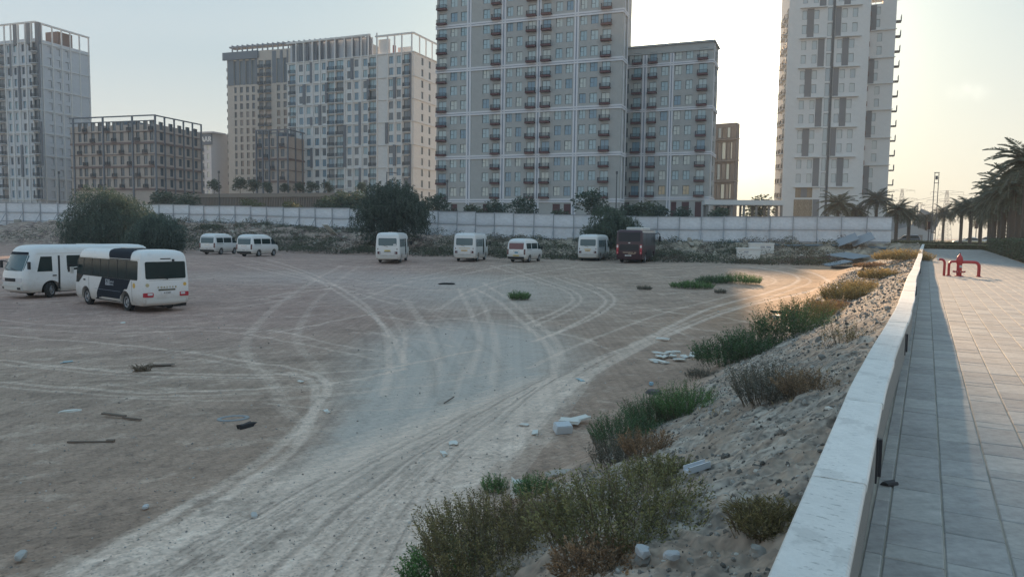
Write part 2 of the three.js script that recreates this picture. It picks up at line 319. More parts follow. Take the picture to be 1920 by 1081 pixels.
{
  const NEAR = { x0: -24, z0: -36, m: 38 }, MID = { x0: -104, z0: -128, m: 162 };
  const rings = []; for (let r = 1.2; r < 125; r *= 1.0105) rings.push(r); for (let r = 127; r < 1700; r *= 1.2) rings.push(r);
  const cols = []; for (let a = -47; a < 47; a += 0.2) cols.push(a); for (let a = 47; a < 313; a += 6.65) cols.push(a);
  const nc = cols.length, P = new Float32Array(rings.length * nc * 3);
  rings.forEach((r, j) => cols.forEach((a, i) => {
    const x = r * Math.sin(a * Math.PI / 180), z = -r * Math.cos(a * Math.PI / 180), k = (j * nc + i) * 3;
    P[k] = x; P[k + 1] = a > 50 || r > 130 ? (a > 50 ? (toPath(x, z)[1] < -0.5 && r < 120 ? landBase(x, z) : Math.min(-0.12, FAR_Y)) : FAR_Y - 0.02) : land(x, z); P[k + 2] = z;
  }));
  const full = new THREE.BufferGeometry(); full.setAttribute('position', new THREE.BufferAttribute(P, 3));
  const idx = [[], [], []], inside = (B, k) => P[k * 3] > B.x0 + 0.1 && P[k * 3] < B.x0 + B.m - 0.1 && P[k * 3 + 2] > B.z0 + 0.1 && P[k * 3 + 2] < B.z0 + B.m - 0.1;
  for (let j = 0; j + 1 < rings.length; j++) for (let i = 0; i < nc; i++) {
    const a = j * nc + i, b = j * nc + (i + 1) % nc, c = a + nc, d = b + nc;
    const w = [a, b, c, d].every((k) => inside(NEAR, k)) ? 0 : [a, b, c, d].every((k) => inside(MID, k)) ? 1 : 2;
    idx[w].push(a, b, c, b, d, c);
  }
  full.setIndex(idx.flat()); full.computeVertexNormals();
  [[NEAR, 'ground'], [MID, 'ground_lot'], [null, 'ground_plain']].forEach(([B, name], w) => {
    const g = new THREE.BufferGeometry(); g.setAttribute('position', full.attributes.position); g.setAttribute('normal', full.attributes.normal);
    const uv = new Float32Array(rings.length * nc * 2);
    for (let k = 0; k < rings.length * nc; k++) { uv[k * 2] = B ? (P[k * 3] - B.x0) / B.m : P[k * 3] / 20; uv[k * 2 + 1] = B ? (P[k * 3 + 2] - B.z0) / B.m : P[k * 3 + 2] / 20; }
    g.setAttribute('uv', new THREE.BufferAttribute(uv, 2)); g.setIndex(idx[w]);
    const tx = B && soilTex(2048, B.x0, B.z0, B.m), m = B ? new THREE.MeshStandardMaterial({ map: tx.map, roughness: 0.97, bumpMap: tx.relief, bumpScale: w ? 0.14 : 0.085 }) : new THREE.MeshStandardMaterial({ map: tintTex([0.2, 0.18, 0.15], [0.3, 0.26, 0.22], 1), roughness: 0.97 });
    const o = part(name, g, m, scene); tag(o, null, null, null, 'structure');
  });
}

// ---------------------------------------------------------------- promenade: paving and wall
const pathGeo = (g) => { const p = g.attributes.position; for (let i = 0; i < p.count; i++) { const s = -p.getZ(i), d = p.getX(i), [x, z] = fromPath(s, d); p.setXYZ(i, x, p.getY(i) + pathY(s), z); } g.computeVertexNormals(); return g; };
const PAVE_W = 5.45;
{
  const root = thing('pavement', null, null); tag(root, null, null, null, 'structure');
  { // mortar bed under the pavers
    const pl = new THREE.PlaneGeometry(PAVE_W + 0.2, 112, 2, 56).rotateX(-Math.PI / 2).translate(PAVE_W / 2 - 0.3, -0.012, -44);
    part('sand_bed', pathGeo(pl), new THREE.MeshStandardMaterial({ map: tintTex([0.34, 0.30, 0.25], [0.55, 0.5, 0.42], 40), roughness: 1 }), root);
  }
  const stone = [[0.36, 0.345, 0.325], [0.395, 0.374, 0.347], [0.335, 0.32, 0.304], [0.415, 0.4, 0.374], [0.37, 0.354, 0.337]].map((c) => new THREE.MeshStandardMaterial({ map: tintTex(c.map((v) => v * 0.78), c.map((v) => v * 1.16), 1), roughness: 0.86, bumpMap: grain(3), bumpScale: 0.004 }));
  const paver = (w, l) => { // a slab with eased edges, uv in metres
    const e = 0.006, h = 0.05, a = w / 2, b = l / 2, P = [], U = [], I = [], ring = (x, z, y) => { for (const [sx, sz] of [[-1, -1], [1, -1], [1, 1], [-1, 1]]) { P.push(sx * x, y, sz * z); U.push(sx * x * 1.3, sz * z * 1.3); } };
    ring(a, b, -h); ring(a, b, -e); ring(a - e, b - e, 0);
    for (const r of [0, 4]) for (let i = 0; i < 4; i++) { const j = (i + 1) % 4; I.push(r + i, r + 4 + i, r + j, r + j, r + 4 + i, r + 4 + j); }
    I.push(8, 11, 9, 9, 11, 10);
    const g = new THREE.BufferGeometry(); g.setAttribute('position', new THREE.Float32BufferAttribute(P, 3)); g.setAttribute('uv', new THREE.Float32BufferAttribute(U, 2)); g.setIndex(I);
    const n = g.toNonIndexed(); n.computeVertexNormals(); return n;
  };
  const edges = [-0.205, -0.115, 0.158]; while (edges[edges.length - 1] < PAVE_W - 0.3) edges.push(edges[edges.length - 1] + 0.288);
  const lens = [0.575, 0.19, 0.43, 0.575, 0.288, 0.575, 0.19, 0.43, 0.36], shapes = {};
  const jobs = []; seed(21);
  for (let c = 0; c + 1 < edges.length; c++) {
    let s = -6 - rnd() * 0.5, k = Math.floor(rnd() * 9);
    while (s < 95) { const L = c === 0 ? 0.43 : lens[k++ % 9]; jobs.push([edges[c], edges[c + 1], s, L]); s += L; }
  }
  const inView = ([d0, d1, s, L]) => { const [x, z] = fromPath(s + L / 2, (d0 + d1) / 2), v = new THREE.Vector3(x, 0, z).project(camera); return s > 0.8 && Math.abs(v.x) < 1.04 && v.y > -1.1 && v.z < 1; };
  const near = new Set(jobs.filter(inView).sort((a, b) => a[2] - b[2]).slice(0, 298));
  const rest = [[], [], [], [], []];
  for (const j of jobs) {
    const [d0, d1, s, L] = j, w = d1 - d0 - 0.009, l = L - 0.009, v = Math.floor(rnd() * 5), key = w.toFixed(3) + l.toFixed(3) + (near.has(j) ? v % 3 : 0);
    if (!shapes[key]) { shapes[key] = paver(w, l); const u = shapes[key].attributes.uv, ou = rnd(), ov = rnd(); for (let i = 0; i < u.count; i++) u.setXY(i, u.getX(i) + ou, u.getY(i) + ov); }
    const sc = s + L / 2, dc = (d0 + d1) / 2, [x, z] = fromPath(sc, dc), y = pathY(sc) + rr(-0.0025, 0.0025), tx = rr(-0.004, 0.004), tz = rr(-0.004, 0.004);
    if (near.has(j)) { const m = part('paver', shapes[key], stone[v], root); m.position.set(x, y, z); m.rotation.set(tx, -PATH_AZ, tz, 'YXZ'); }
    else rest[v].push(shapes[key].clone().rotateX(tx).rotateZ(tz).rotateY(-PATH_AZ).translate(x, y, z));
  }
  rest.forEach((list, v) => { const m = part('far_pavers', merge(list), stone[v], root); m.userData.kind = 'stuff'; });
}
{
  // low wall: rendered body with travertine coping stones
  const wall = thing('boundary_wall', 'low rendered wall with white travertine coping along the paved promenade', 'wall');
  const wob = (s) => table([0, 2, 4, 6, 8, 10, 12, 15, 19, 24, 30, 36, 48, 60, 90], [-0.15, -0.155, -0.18, -0.205, -0.19, -0.165, -0.14, -0.13, -0.16, -0.19, -0.15, -0.18, -0.16, -0.2, -0.17], s);
  const TOP = 0.52;
  const travertine = [0.72, 0.68, 0.75].map((v, i) => new THREE.MeshStandardMaterial({ map: dataTex(512, (u, w) => { const p = clamp((ns(u * 2 + i * 0.3, w * 9) - 0.61) * 16) * clamp((ns(u * 5, w * 14 + 0.4) - 0.47) * 9), t = (ns(u, w + i * 0.31) - 0.5) * 0.24 + (ns(u * 6, w * 6) - 0.5) * 0.18; const a = v * (1 + t) * (1 - 0.42 * p) * (1 - 0.16 * smooth(0.56, 0.7, ns(u + 0.6, w * 0.7 + i * 0.2))); return [a, a * 0.972, a * 0.92]; }, true), roughness: 0.75, bumpMap: grain(2), bumpScale: 0.004 }));
  const body = mat(0.33, 0.32, 0.3, 0.92, { bumpMap: grain(30), bumpScale: 0.01 });
  const strip = (off0, off1, y0, y1, s0, s1, step) => {     // a box that follows the wall's wavy line
    const n = Math.max(1, Math.round((s1 - s0) / step)), e = 0.008, P = [], U = [], I = [];
    const sect = [[off0, y0], [off0, y1 - e], [off0 + e, y1], [off1 - e, y1], [off1, y1 - e], [off1, y0]];
    for (let k = 0; k <= n; k++) { const s = lerp(s0, s1, k / n), w = wob(s); for (const [o, y] of sect) { const [x, z] = fromPath(s, w + o); P.push(x, y + pathY(s), z); U.push((o + y) * 1.1, s * 0.9); } }
    for (let k = 0; k < n; k++) for (let i = 0; i < 6; i++) { const j = (i + 1) % 6, a = k * 6 + i, b = k * 6 + j; I.push(a, a + 6, b, b, a + 6, b + 6); }
    for (const [r, f] of [[0, 0], [n * 6, 1]]) for (let i = 1; i < 5; i++) f ? I.push(r, r + i + 1, r + i) : I.push(r, r + i, r + i + 1);
    const g = new THREE.BufferGeometry(); g.setAttribute('position', new THREE.Float32BufferAttribute(P, 3)); g.setAttribute('uv', new THREE.Float32BufferAttribute(U, 2)); g.setIndex(I);
    return toCreasedNormals(g, 0.5);
  };
  part('wall_body', strip(-0.215, -0.028, -0.3, TOP - 0.043, -6, 95, 1), body, wall);
  seed(31); let s = -5.2, i = 0;
  while (s < 94) {
    const L = s < 1.6 ? 1.75 : rr(1.45, 1.95), tilt = rr(-0.004, 0.004);
    const c = part('coping_stone', strip(-0.235 + rr(-0.006, 0.006), rr(-0.006, 0.006), TOP - 0.042, TOP + tilt, s + 0.003, s + L - 0.004, 0.5), travertine[i++ % 3], wall); s += L;
  }
  const stub = mat(0.035, 0.035, 0.04, 0.6);
  for (const ss of [4.75, 10.2, 20.5, 33]) {            // dark rail brackets left on the promenade face
    const [x, z] = fromPath(ss, wob(ss) + 0.018);
    const b = part('bracket', merge([box(0.018, 0.22, 0.035, -0.004, 0.34, 0), box(0.01, 0.26, 0.06, -0.02, 0.32, 0)]), stub, wall); b.position.set(x, pathY(ss) - 0.02, z); b.rotation.y = -PATH_AZ;
  }
}

// ---------------------------------------------------------------- buildings
// A building stands at the foot of its front corner; local x runs along the facade, y up, z out of the facade.
function building(name, label, pxA, depthA, pxB, depthB, baseY = FAR_Y) {
  const a = at(pxA, 430, depthA), b = at(pxB, 430, depthB), u = new THREE.Vector2(b.x - a.x, b.z - a.z), L = u.length();
  const g = thing(name, label, 'building', [a.x, baseY, a.z], Math.atan2(-u.y, u.x)); g.updateMatrixWorld(true);
  const inv = g.matrixWorld.clone().invert(), o = camera.position.clone().applyMatrix4(inv);
  g.userData = { ...g.userData };
  const hit = (px, py, z = 0) => { const d = rayTo(px, py).transformDirection(inv), t = (z - o.z) / d.z; return { x: o.x + d.x * t, y: o.y + d.y * t }; };
  return { g, L, hit, hitSide: (px, py, x) => { const d = rayTo(px, py).transformDirection(inv), t = (x - o.x) / d.x; return { z: o.z + d.z * t, y: o.y + d.y * t }; } };
}
const FRONT = new THREE.Matrix4();
const rightFace = (W) => new THREE.Matrix4().makeTranslation(W, 0, 0).multiply(new THREE.Matrix4().makeRotationY(Math.PI / 2));
const leftFace = (Dp) => new THREE.Matrix4().makeTranslation(0, 0, -Dp).multiply(new THREE.Matrix4().makeRotationY(-Math.PI / 2));
const place = (mesh, face, x, y, z) => { mesh.applyMatrix4(new THREE.Matrix4().makeTranslation(x, y, z)); mesh.applyMatrix4(face); return mesh; };

// a wall sheet with openings and their reveals, in facade coordinates
function skin(W, H, openings, depth, x0 = 0, y0 = 0) {
  const ys = [...new Set([y0, H, ...openings.flatMap((o) => [o[2], o[3]])])].filter((y) => y >= y0 && y <= H).sort((a, b) => a - b), P = [];
  const quad = (a, b, c, d) => P.push(...a, ...b, ...c, ...a, ...c, ...d);
  for (let i = 0; i + 1 < ys.length; i++) {
    const y = (ys[i] + ys[i + 1]) / 2, cut = openings.filter((o) => o[2] < y && o[3] > y).sort((a, b) => a[0] - b[0]); let x = x0;
    for (const o of [...cut, [W, W]]) { if (o[0] > x + 1e-4) quad([x, ys[i], 0], [o[0], ys[i], 0], [o[0], ys[i + 1], 0], [x, ys[i + 1], 0]); x = Math.max(x, o[1]); }
  }
  for (const [a, b, c, d] of openings) {
    quad([a, c, 0], [b, c, 0], [b, c, -depth], [a, c, -depth]); quad([a, d, -depth], [b, d, -depth], [b, d, 0], [a, d, 0]);
    quad([a, c, -depth], [a, d, -depth], [a, d, 0], [a, c, 0]); quad([b, c, 0], [b, d, 0], [b, d, -depth], [b, c, -depth]);
  }
  const g = new THREE.BufferGeometry(); g.setAttribute('position', new THREE.Float32BufferAttribute(P, 3)); g.computeVertexNormals();
  const uv = new Float32Array(P.length / 3 * 2); for (let i = 0; i < P.length / 3; i++) { uv[i * 2] = P[i * 3] / 6; uv[i * 2 + 1] = P[i * 3 + 1] / 6; }
  g.setAttribute('uv', new THREE.BufferAttribute(uv, 2)); return g;
}
const wallMat = (r, g, b, v = 0.1) => new THREE.MeshStandardMaterial({ map: tintTex([r * (1 - v), g * (1 - v), b * (1 - v)], [r * (1 + v), g * (1 + v), b * (1 + v)], 1, 128), roughness: 0.9 });
// front, right and left wall sheets, back and roof as one wall
function shell(b, W, H, Dp, m, { front = [], right = [], left = [], depth = 0.2, roof = -0.8 } = {}) {
  const list = [skin(W, H, front, depth), skin(Dp, H, right, depth).applyMatrix4(rightFace(W)), skin(Dp, H, left, depth).applyMatrix4(leftFace(Dp))];
  list.push(span(0.25, W - 0.25, 0, H + roof, -Dp, -0.32));
  return part('wall', merge(list), m, b.g);
}
const GLASS = [[0.32, 0.46, 0.52], [0.38, 0.51, 0.56], [0.45, 0.55, 0.57], [0.54, 0.58, 0.55], [0.19, 0.31, 0.41]].map((c) => new THREE.MeshPhysicalMaterial({ color: rgb(...c), roughness: 0.35, clearcoat: 1, clearcoatRoughness: 0.04 }));
const DARKGLASS = [[0.06, 0.085, 0.115], [0.08, 0.105, 0.14], [0.04, 0.06, 0.085], [0.14, 0.17, 0.2], [0.06, 0.09, 0.13]].map((c) => new THREE.MeshPhysicalMaterial({ color: rgb(...c), roughness: 0.3, clearcoat: 1, clearcoatRoughness: 0.04 }));
const frameMid = mat(0.24, 0.26, 0.27, 0.5), frameDark = mat(0.12, 0.14, 0.16, 0.5), frameWhite = mat(0.6, 0.6, 0.6, 0.6), metalDark = mat(0.04, 0.045, 0.055, 0.55);
const WIN = {};
function windowGeo(w, h, style) {
  const key = style + w.toFixed(2) + h.toFixed(2); if (WIN[key]) return WIN[key];
  const f = 0.07, d = 0.09, L = [box(w, f, d, 0, h / 2 - f / 2), box(w, f, d, 0, -h / 2 + f / 2), box(f, h - 2 * f, d, -w / 2 + f / 2), box(f, h - 2 * f, d, w / 2 - f / 2)];
  if (style === 'sash') L.push(box(f * 0.8, h - 2 * f, d * 0.9, 0.03 * w, 0, 0), box(w * 0.46, f * 0.9, d * 0.8, -w * 0.25, -h * 0.02), box(f * 0.6, h * 0.47, d * 1.2, -w / 2 + f * 1.4, h * 0.235));
  if (style === 'two') L.push(box(f, h - 2 * f, d * 0.9));
  if (style === 'three') L.push(box(f, h - 2 * f, d * 0.9, -w / 6), box(f, h - 2 * f, d * 0.9, w / 6), box(w - 2 * f, f, d * 0.8, 0, -h * 0.1));
  if (style === 'grid') { for (const k of [-1, 0, 1]) L.push(box(f * 0.6, h - 2 * f, d * 0.9, k * w / 4)); for (const k of [-1, 0, 1]) L.push(box(w - 2 * f, f * 0.6, d * 0.8, 0, k * h / 4)); }
  return WIN[key] = { frame: merge(L), pane: box(w - 0.03, h - 0.03, 0.03) };
}
function addWindow(b, face, x0, x1, y0, y1, { style = 'sash', glass = GLASS, frame = frameDark, z = -0.16, name = 'window' } = {}) {
  const q = (v) => Math.round(v * 20) / 20, g = windowGeo(q(x1 - x0), q(y1 - y0), style);
  const w = part(name, g.frame, frame, b.g); w.scale.set((x1 - x0) / q(x1 - x0), (y1 - y0) / q(y1 - y0), 1);
  const p = part('pane', g.pane, pick(glass), w); p.position.z = -0.02;
  place(w, face, (x0 + x1) / 2, (y0 + y1) / 2, z);
  return w;
}
const BAL = {};
function addBalcony(b, face, x0, x1, y, { depth = 0.95, h = 1.05, slab = 0.18, slabMat, railMat = metalDark, door = 2.2, doorFrame = frameDark, glass = GLASS, inset = 0, solid = 0, z = -0.16 } = {}) {
  const w = Math.round((x1 - x0) * 20) / 20, key = [w, depth, h, slab, solid].join();
  if (!BAL[key]) {
    const R = [box(w, 0.05, 0.06, 0, h, depth - 0.05), box(0.05, 0.05, depth, -w / 2 + 0.03, h, depth / 2), box(0.05, 0.05, depth, w / 2 - 0.03, h, depth / 2)];
    const n = Math.round(w / 0.13); for (let i = 0; i <= n; i++) R.push(box(0.03, h - slab, 0.03, -w / 2 + 0.02 + (w - 0.04) * i / n, (h + slab) / 2, depth - 0.05));
    for (const s of [-1, 1]) for (let i = 1; i < 6; i++) R.push(box(0.03, h - slab, 0.03, s * (w / 2 - 0.03), (h + slab) / 2, depth * i / 6));
    BAL[key] = { slab: merge([box(w + 0.06, slab, depth, 0, slab / 2, depth / 2), ...(solid ? [box(w, solid, 0.05, 0, slab + solid / 2, depth - 0.1), box(0.05, solid, depth - 0.15, -w / 2 + 0.08, slab + solid / 2, depth / 2), box(0.05, solid, depth - 0.15, w / 2 - 0.08, slab + solid / 2, depth / 2)] : [])]), rail: merge(R) };
  }
  const o = part('balcony', BAL[key].slab, slabMat, b.g); part('railing', BAL[key].rail, railMat, o);
  place(o, face, (x0 + x1) / 2, y, 0.001 - inset);
  if (door) addWindow(b, face, x0 + 0.25, x1 - 0.12, y + 0.12, y + 0.12 + door, { style: 'two', glass, frame: doorFrame, name: 'balcony_door', z });
  return o;
}
const addBox = (b, name, m, x0, x1, y0, y1, z0, z1, face = FRONT) => { const o = part(name, span(x0, x1, y0, y1, z0, z1), m, b.g); o.applyMatrix4(face); return o; };

// ---- the grey tower with white piers and bands and wine-red balconies
const M = {
  greyWall: wallMat(0.42, 0.42, 0.41, 0.06), pierWhite: wallMat(0.7, 0.7, 0.73, 0.05), groove: mat(0.28, 0.31, 0.38, 0.8), wine: mat(0.15, 0.06, 0.06, 0.6), wineDoor: mat(0.09, 0.03, 0.035, 0.5),
  ivory: wallMat(0.68, 0.67, 0.66, 0.06), bluish: wallMat(0.57, 0.58, 0.61, 0.05), fin: mat(0.17, 0.18, 0.205, 0.7), brown: wallMat(0.47, 0.385, 0.335, 0.08), brownDark: mat(0.22, 0.15, 0.135, 0.8), beige: wallMat(0.43, 0.405, 0.375, 0.06), slate: mat(0.15, 0.175, 0.21, 0.7),
  white: wallMat(0.64, 0.64, 0.63, 0.04), grey: mat(0.19, 0.195, 0.205, 0.75), stone: new THREE.MeshStandardMaterial({ map: tintTex([0.16, 0.12, 0.08], [0.42, 0.33, 0.24], 3), roughness: 0.95 }),
};
function pierBox(b, x0, x1, y0, y1, z = 0.16, face = FRONT) {
  const w = x1 - x0, o = part('pier', merge([span(x0, x0 + w * 0.36, y0, y1, 0.001, z), span(x1 - w * 0.36, x1, y0, y1, 0.001, z)]), M.pierWhite, b.g);
  part('pier_groove', span(x0 + w * 0.36, x1 - w * 0.36, y0, y1, 0.001, z * 0.55), M.groove, o); o.applyMatrix4(face); return o;
}
function bandBox(b, x0, x1, y, h, z = 0.2, face = FRONT) {
  const o = part('band', merge([span(x0, x1, y, y + h * 0.42, 0.001, z), span(x0, x1, y + h * 0.58, y + h, 0.001, z)]), M.pierWhite, b.g);
  part('band_groove', span(x0, x1, y + h * 0.42, y + h * 0.58, 0.001, z * 0.7), M.groove, o); o.applyMatrix4(face); return o;
}
function greyTower() {
  const b = building('apartment_tower', 'tallest grey tower with white piers and wine-red balconies, top cut off by the picture', 817, 166, 1159, 151);
  const W = b.L, X = (px) => b.hit(px, 200).x, yBand = b.hit(990, 376).y, st = (b.hit(990, 36).y - yBand) / 12, H = yBand + st * 18;
  const floorY = (k) => yBand + 0.42 + k * st;                                   // k-th storey above the ground floor
  const wins = [[844, 856.5], [863, 875], [904.5, 917], [949, 960], [967, 978], [1040, 1052.5], [1059.5, 1072], [1085.5, 1098], [1105, 1119]].map((p) => p.map(X));
  const bals = [[820, 837.5], [922, 938], [986.5, 1003.5], [1014, 1032], [1125, 1144]].map((p) => p.map(X));
  const N = 15, Dp = 4.5, front = [], right = [];
  for (let k = 0; k < N; k++) { for (const [a, c] of wins) front.push([a, c, floorY(k) + 0.55, floorY(k) + 2.5]); for (const [a, c] of bals) front.push([a + 0.25, c - 0.12, floorY(k) + 0.12, floorY(k) + 2.45]); }
  const doors = [[845, 857], [905, 917], [1036, 1050], [1057, 1072]].map((p) => p.map((x) => b.hit(x, 385).x)); for (const [a, c] of doors) front.push([a, c, 0.3, yBand - 0.7]);
  for (let k = 0; k < N; k++) right.push([1.9, 2.6, floorY(k) + 0.55, floorY(k) + 2.4]);
  shell(b, W, H, Dp, M.greyWall, { front, right });
  part('rear_wall', span(3, W - 1.6, 0, H, -15, -4.6), M.greyWall, b.g);
  seed(101);
  for (let k = 0; k < N; k++) {
    for (const [a, c] of wins) addWindow(b, FRONT, a, c, floorY(k) + 0.55, floorY(k) + 2.5, { style: 'sash', frame: pick([frameDark, mat(0.12, 0.15, 0.17, 0.5)]) });
    for (const [a, c] of bals) addBalcony(b, FRONT, a, c, floorY(k), { slabMat: M.wine, slab: 0.22, solid: 0.2, door: 2.33, railMat: metalDark });
    addWindow(b, rightFace(W), 1.9, 2.6, floorY(k) + 0.55, floorY(k) + 2.4, { style: 'plain' });
  }
  for (const [a, c] of doors) { const d = addBox(b, 'door', M.wineDoor, a, c, 0.3, yBand - 0.7, -0.18, -0.1); part('door_rail', span(a + 0.1, c - 0.1, 3, 3.12, -0.1, -0.05), metalDark, d); }
  for (const [p0, p1] of [[874.6, 882.8], [939, 947.2], [1005, 1013.2], [1074.6, 1083]]) pierBox(b, X(p0), X(p1), 0, H);
  for (let k = 0; k <= 5; k++) {
    const y = yBand + k * 3 * st - 0.42; bandBox(b, -0.2, W + 0.2, y, 0.82);
    bandBox(b, 0.01, Dp, y, 0.82, 0.2, rightFace(W));
  }
  const gap = mat(0.12, 0.14, 0.17, 0.5);
  for (const [dz, w] of [[1.2, 0.35], [3.95, 0.45]]) addBox(b, 'corner_trim', M.pierWhite, dz, dz + w, 0, H, 0.001, 0.13, rightFace(W));
  addBox(b, 'downpipe', gap, 3.2, 3.35, 0, H, 0.001, 0.1, rightFace(W));
}
function greyBlock() {
  const b = building('apartment_block', 'lower grey block with white piers and wine-red balconies beside the low sun', 1168.5, 161.5, 1327, 154.5);
  const W = b.L, X = (px) => b.hit(px, 113).x, H = b.hit(1250, 82).y, y10 = b.hit(1230, 372).y, st = (b.hit(1230, 122).y - y10) / 9, N = 10;
  const fy = (k) => y10 + 0.3 + k * st, wins = [[1241, 1254], [1266, 1279], [1287, 1300]].map((p) => p.map(X)), bals = [[1187, 1204.5], [1217, 1233.5], [1310.5, 1329]].map((p) => p.map(X)), stair = [1169.5, 1180.5].map(X);
  stair[0] = Math.max(0.15, stair[0]); bals[2][1] = Math.min(W - 1, bals[2][1]); bals[2][0] = bals[2][1] - 2.05;
  const front = [], right = [], Dp = 7.5;
  for (let k = 0; k < N; k++) { for (const [a, c] of wins) front.push([a, c, fy(k) + 0.5, fy(k) + 2.4]); for (const [a, c] of bals) front.push([a + 0.25, c - 0.12, fy(k) + 0.12, fy(k) + 2.45]); front.push([...stair, fy(k) + 0.4, fy(k) + 2.4]); for (const x of [3.4]) right.push([x, x + 1.3, fy(k) + 0.5, fy(k) + 2.4]); }
  const doors = [[1170, 1180], [1258, 1268], [1278, 1292], [1303, 1315]].map((p) => p.map((x) => b.hit(x, 390).x)); for (const [a, c] of doors) front.push([a, c, 0.3, y10 - 0.7]);
  shell(b, W, H, Dp, M.greyWall, { front, right });
  seed(103); const warmPane = GLASS[3].clone(); warmPane.color.setRGB(0.55, 0.42, 0.26);
  for (let k = 0; k < N; k++) {
    for (const [a, c] of wins) addWindow(b, FRONT, a, c, fy(k) + 0.5, fy(k) + 2.4, { style: 'sash', glass: k === 0 ? [warmPane, GLASS[3]] : GLASS });
    for (const [a, c] of bals) addBalcony(b, FRONT, a, c, fy(k), { slabMat: M.wine, slab: 0.22, solid: 0.2, door: 2.33 });
    addWindow(b, FRONT, ...stair, fy(k) + 0.4, fy(k) + 2.4, { style: 'grid', glass: DARKGLASS });
    for (const x of [3.4]) addWindow(b, rightFace(W), x, x + 1.3, fy(k) + 0.5, fy(k) + 2.4, { style: 'sash' });
  }
  for (const [a, c] of doors) addBox(b, 'door', M.wineDoor, a, c, 0.3, y10 - 0.7, -0.18, -0.1);
  for (const [p0, p1] of [[1206, 1214.5], [1257, 1264.5]]) pierBox(b, X(p0), X(p1), 0, H - 2);
  for (const k of [0, 3, 6, 9]) { bandBox(b, -0.1, W + 0.2, y10 + k * st - 0.35, 0.7); bandBox(b, 0.01, Dp, y10 + k * st - 0.35, 0.7, 0.2, rightFace(W)); }
  addBox(b, 'corner_trim', M.pierWhite, 1.2, 1.7, 0, H, 0.001, 0.13, rightFace(W));
  part('parapet', merge([span(-0.15, W + 0.35, H - 0.35, H, -0.5, 0.35), span(-0.1, W + 0.2, H - 1.9, H - 1.6, 0.001, 0.22), span(W - 0.5, W + 0.35, H - 0.35, H, -Dp, -0.501)]), M.greyWall, b.g);
}
function endBlock() {
  const b = building('end_block', 'small dark end block with tall windows right of the grey block', 1322, 186, 1374, 182);
  const W = b.L, H = b.hit(1360, 231).y, X = (px) => b.hit(px, 300).x, rows = [376, 340, 302, 262, 234].map((p) => b.hit(1360, p).y), front = [], cols = [[1345, 1351, 0], [1353, 1360, 1], [1362, 1368, 0], [1369, 1372.5, 1]].map(([a, c, k]) => [X(a), X(c), k]);
  for (let k = 0; k < 4; k++) for (const [a, c] of cols) front.push([a, c, rows[k] + 0.5, rows[k + 1] - 0.6]);
  shell(b, W, H, 2.6, mat(0.16, 0.16, 0.165, 0.9), { front });
  seed(107);
  for (let k = 0; k < 4; k++) { for (const [a, c, o] of cols) addWindow(b, FRONT, a, c, rows[k] + 0.5, rows[k + 1] - 0.6, { style: 'plain', glass: (k + o) % 2 ? GLASS : DARKGLASS }); addBox(b, 'ledge', M.grey, -0.2, W + 1, rows[k] - 0.1, rows[k] + 0.12, 0.001, 0.5); }
}
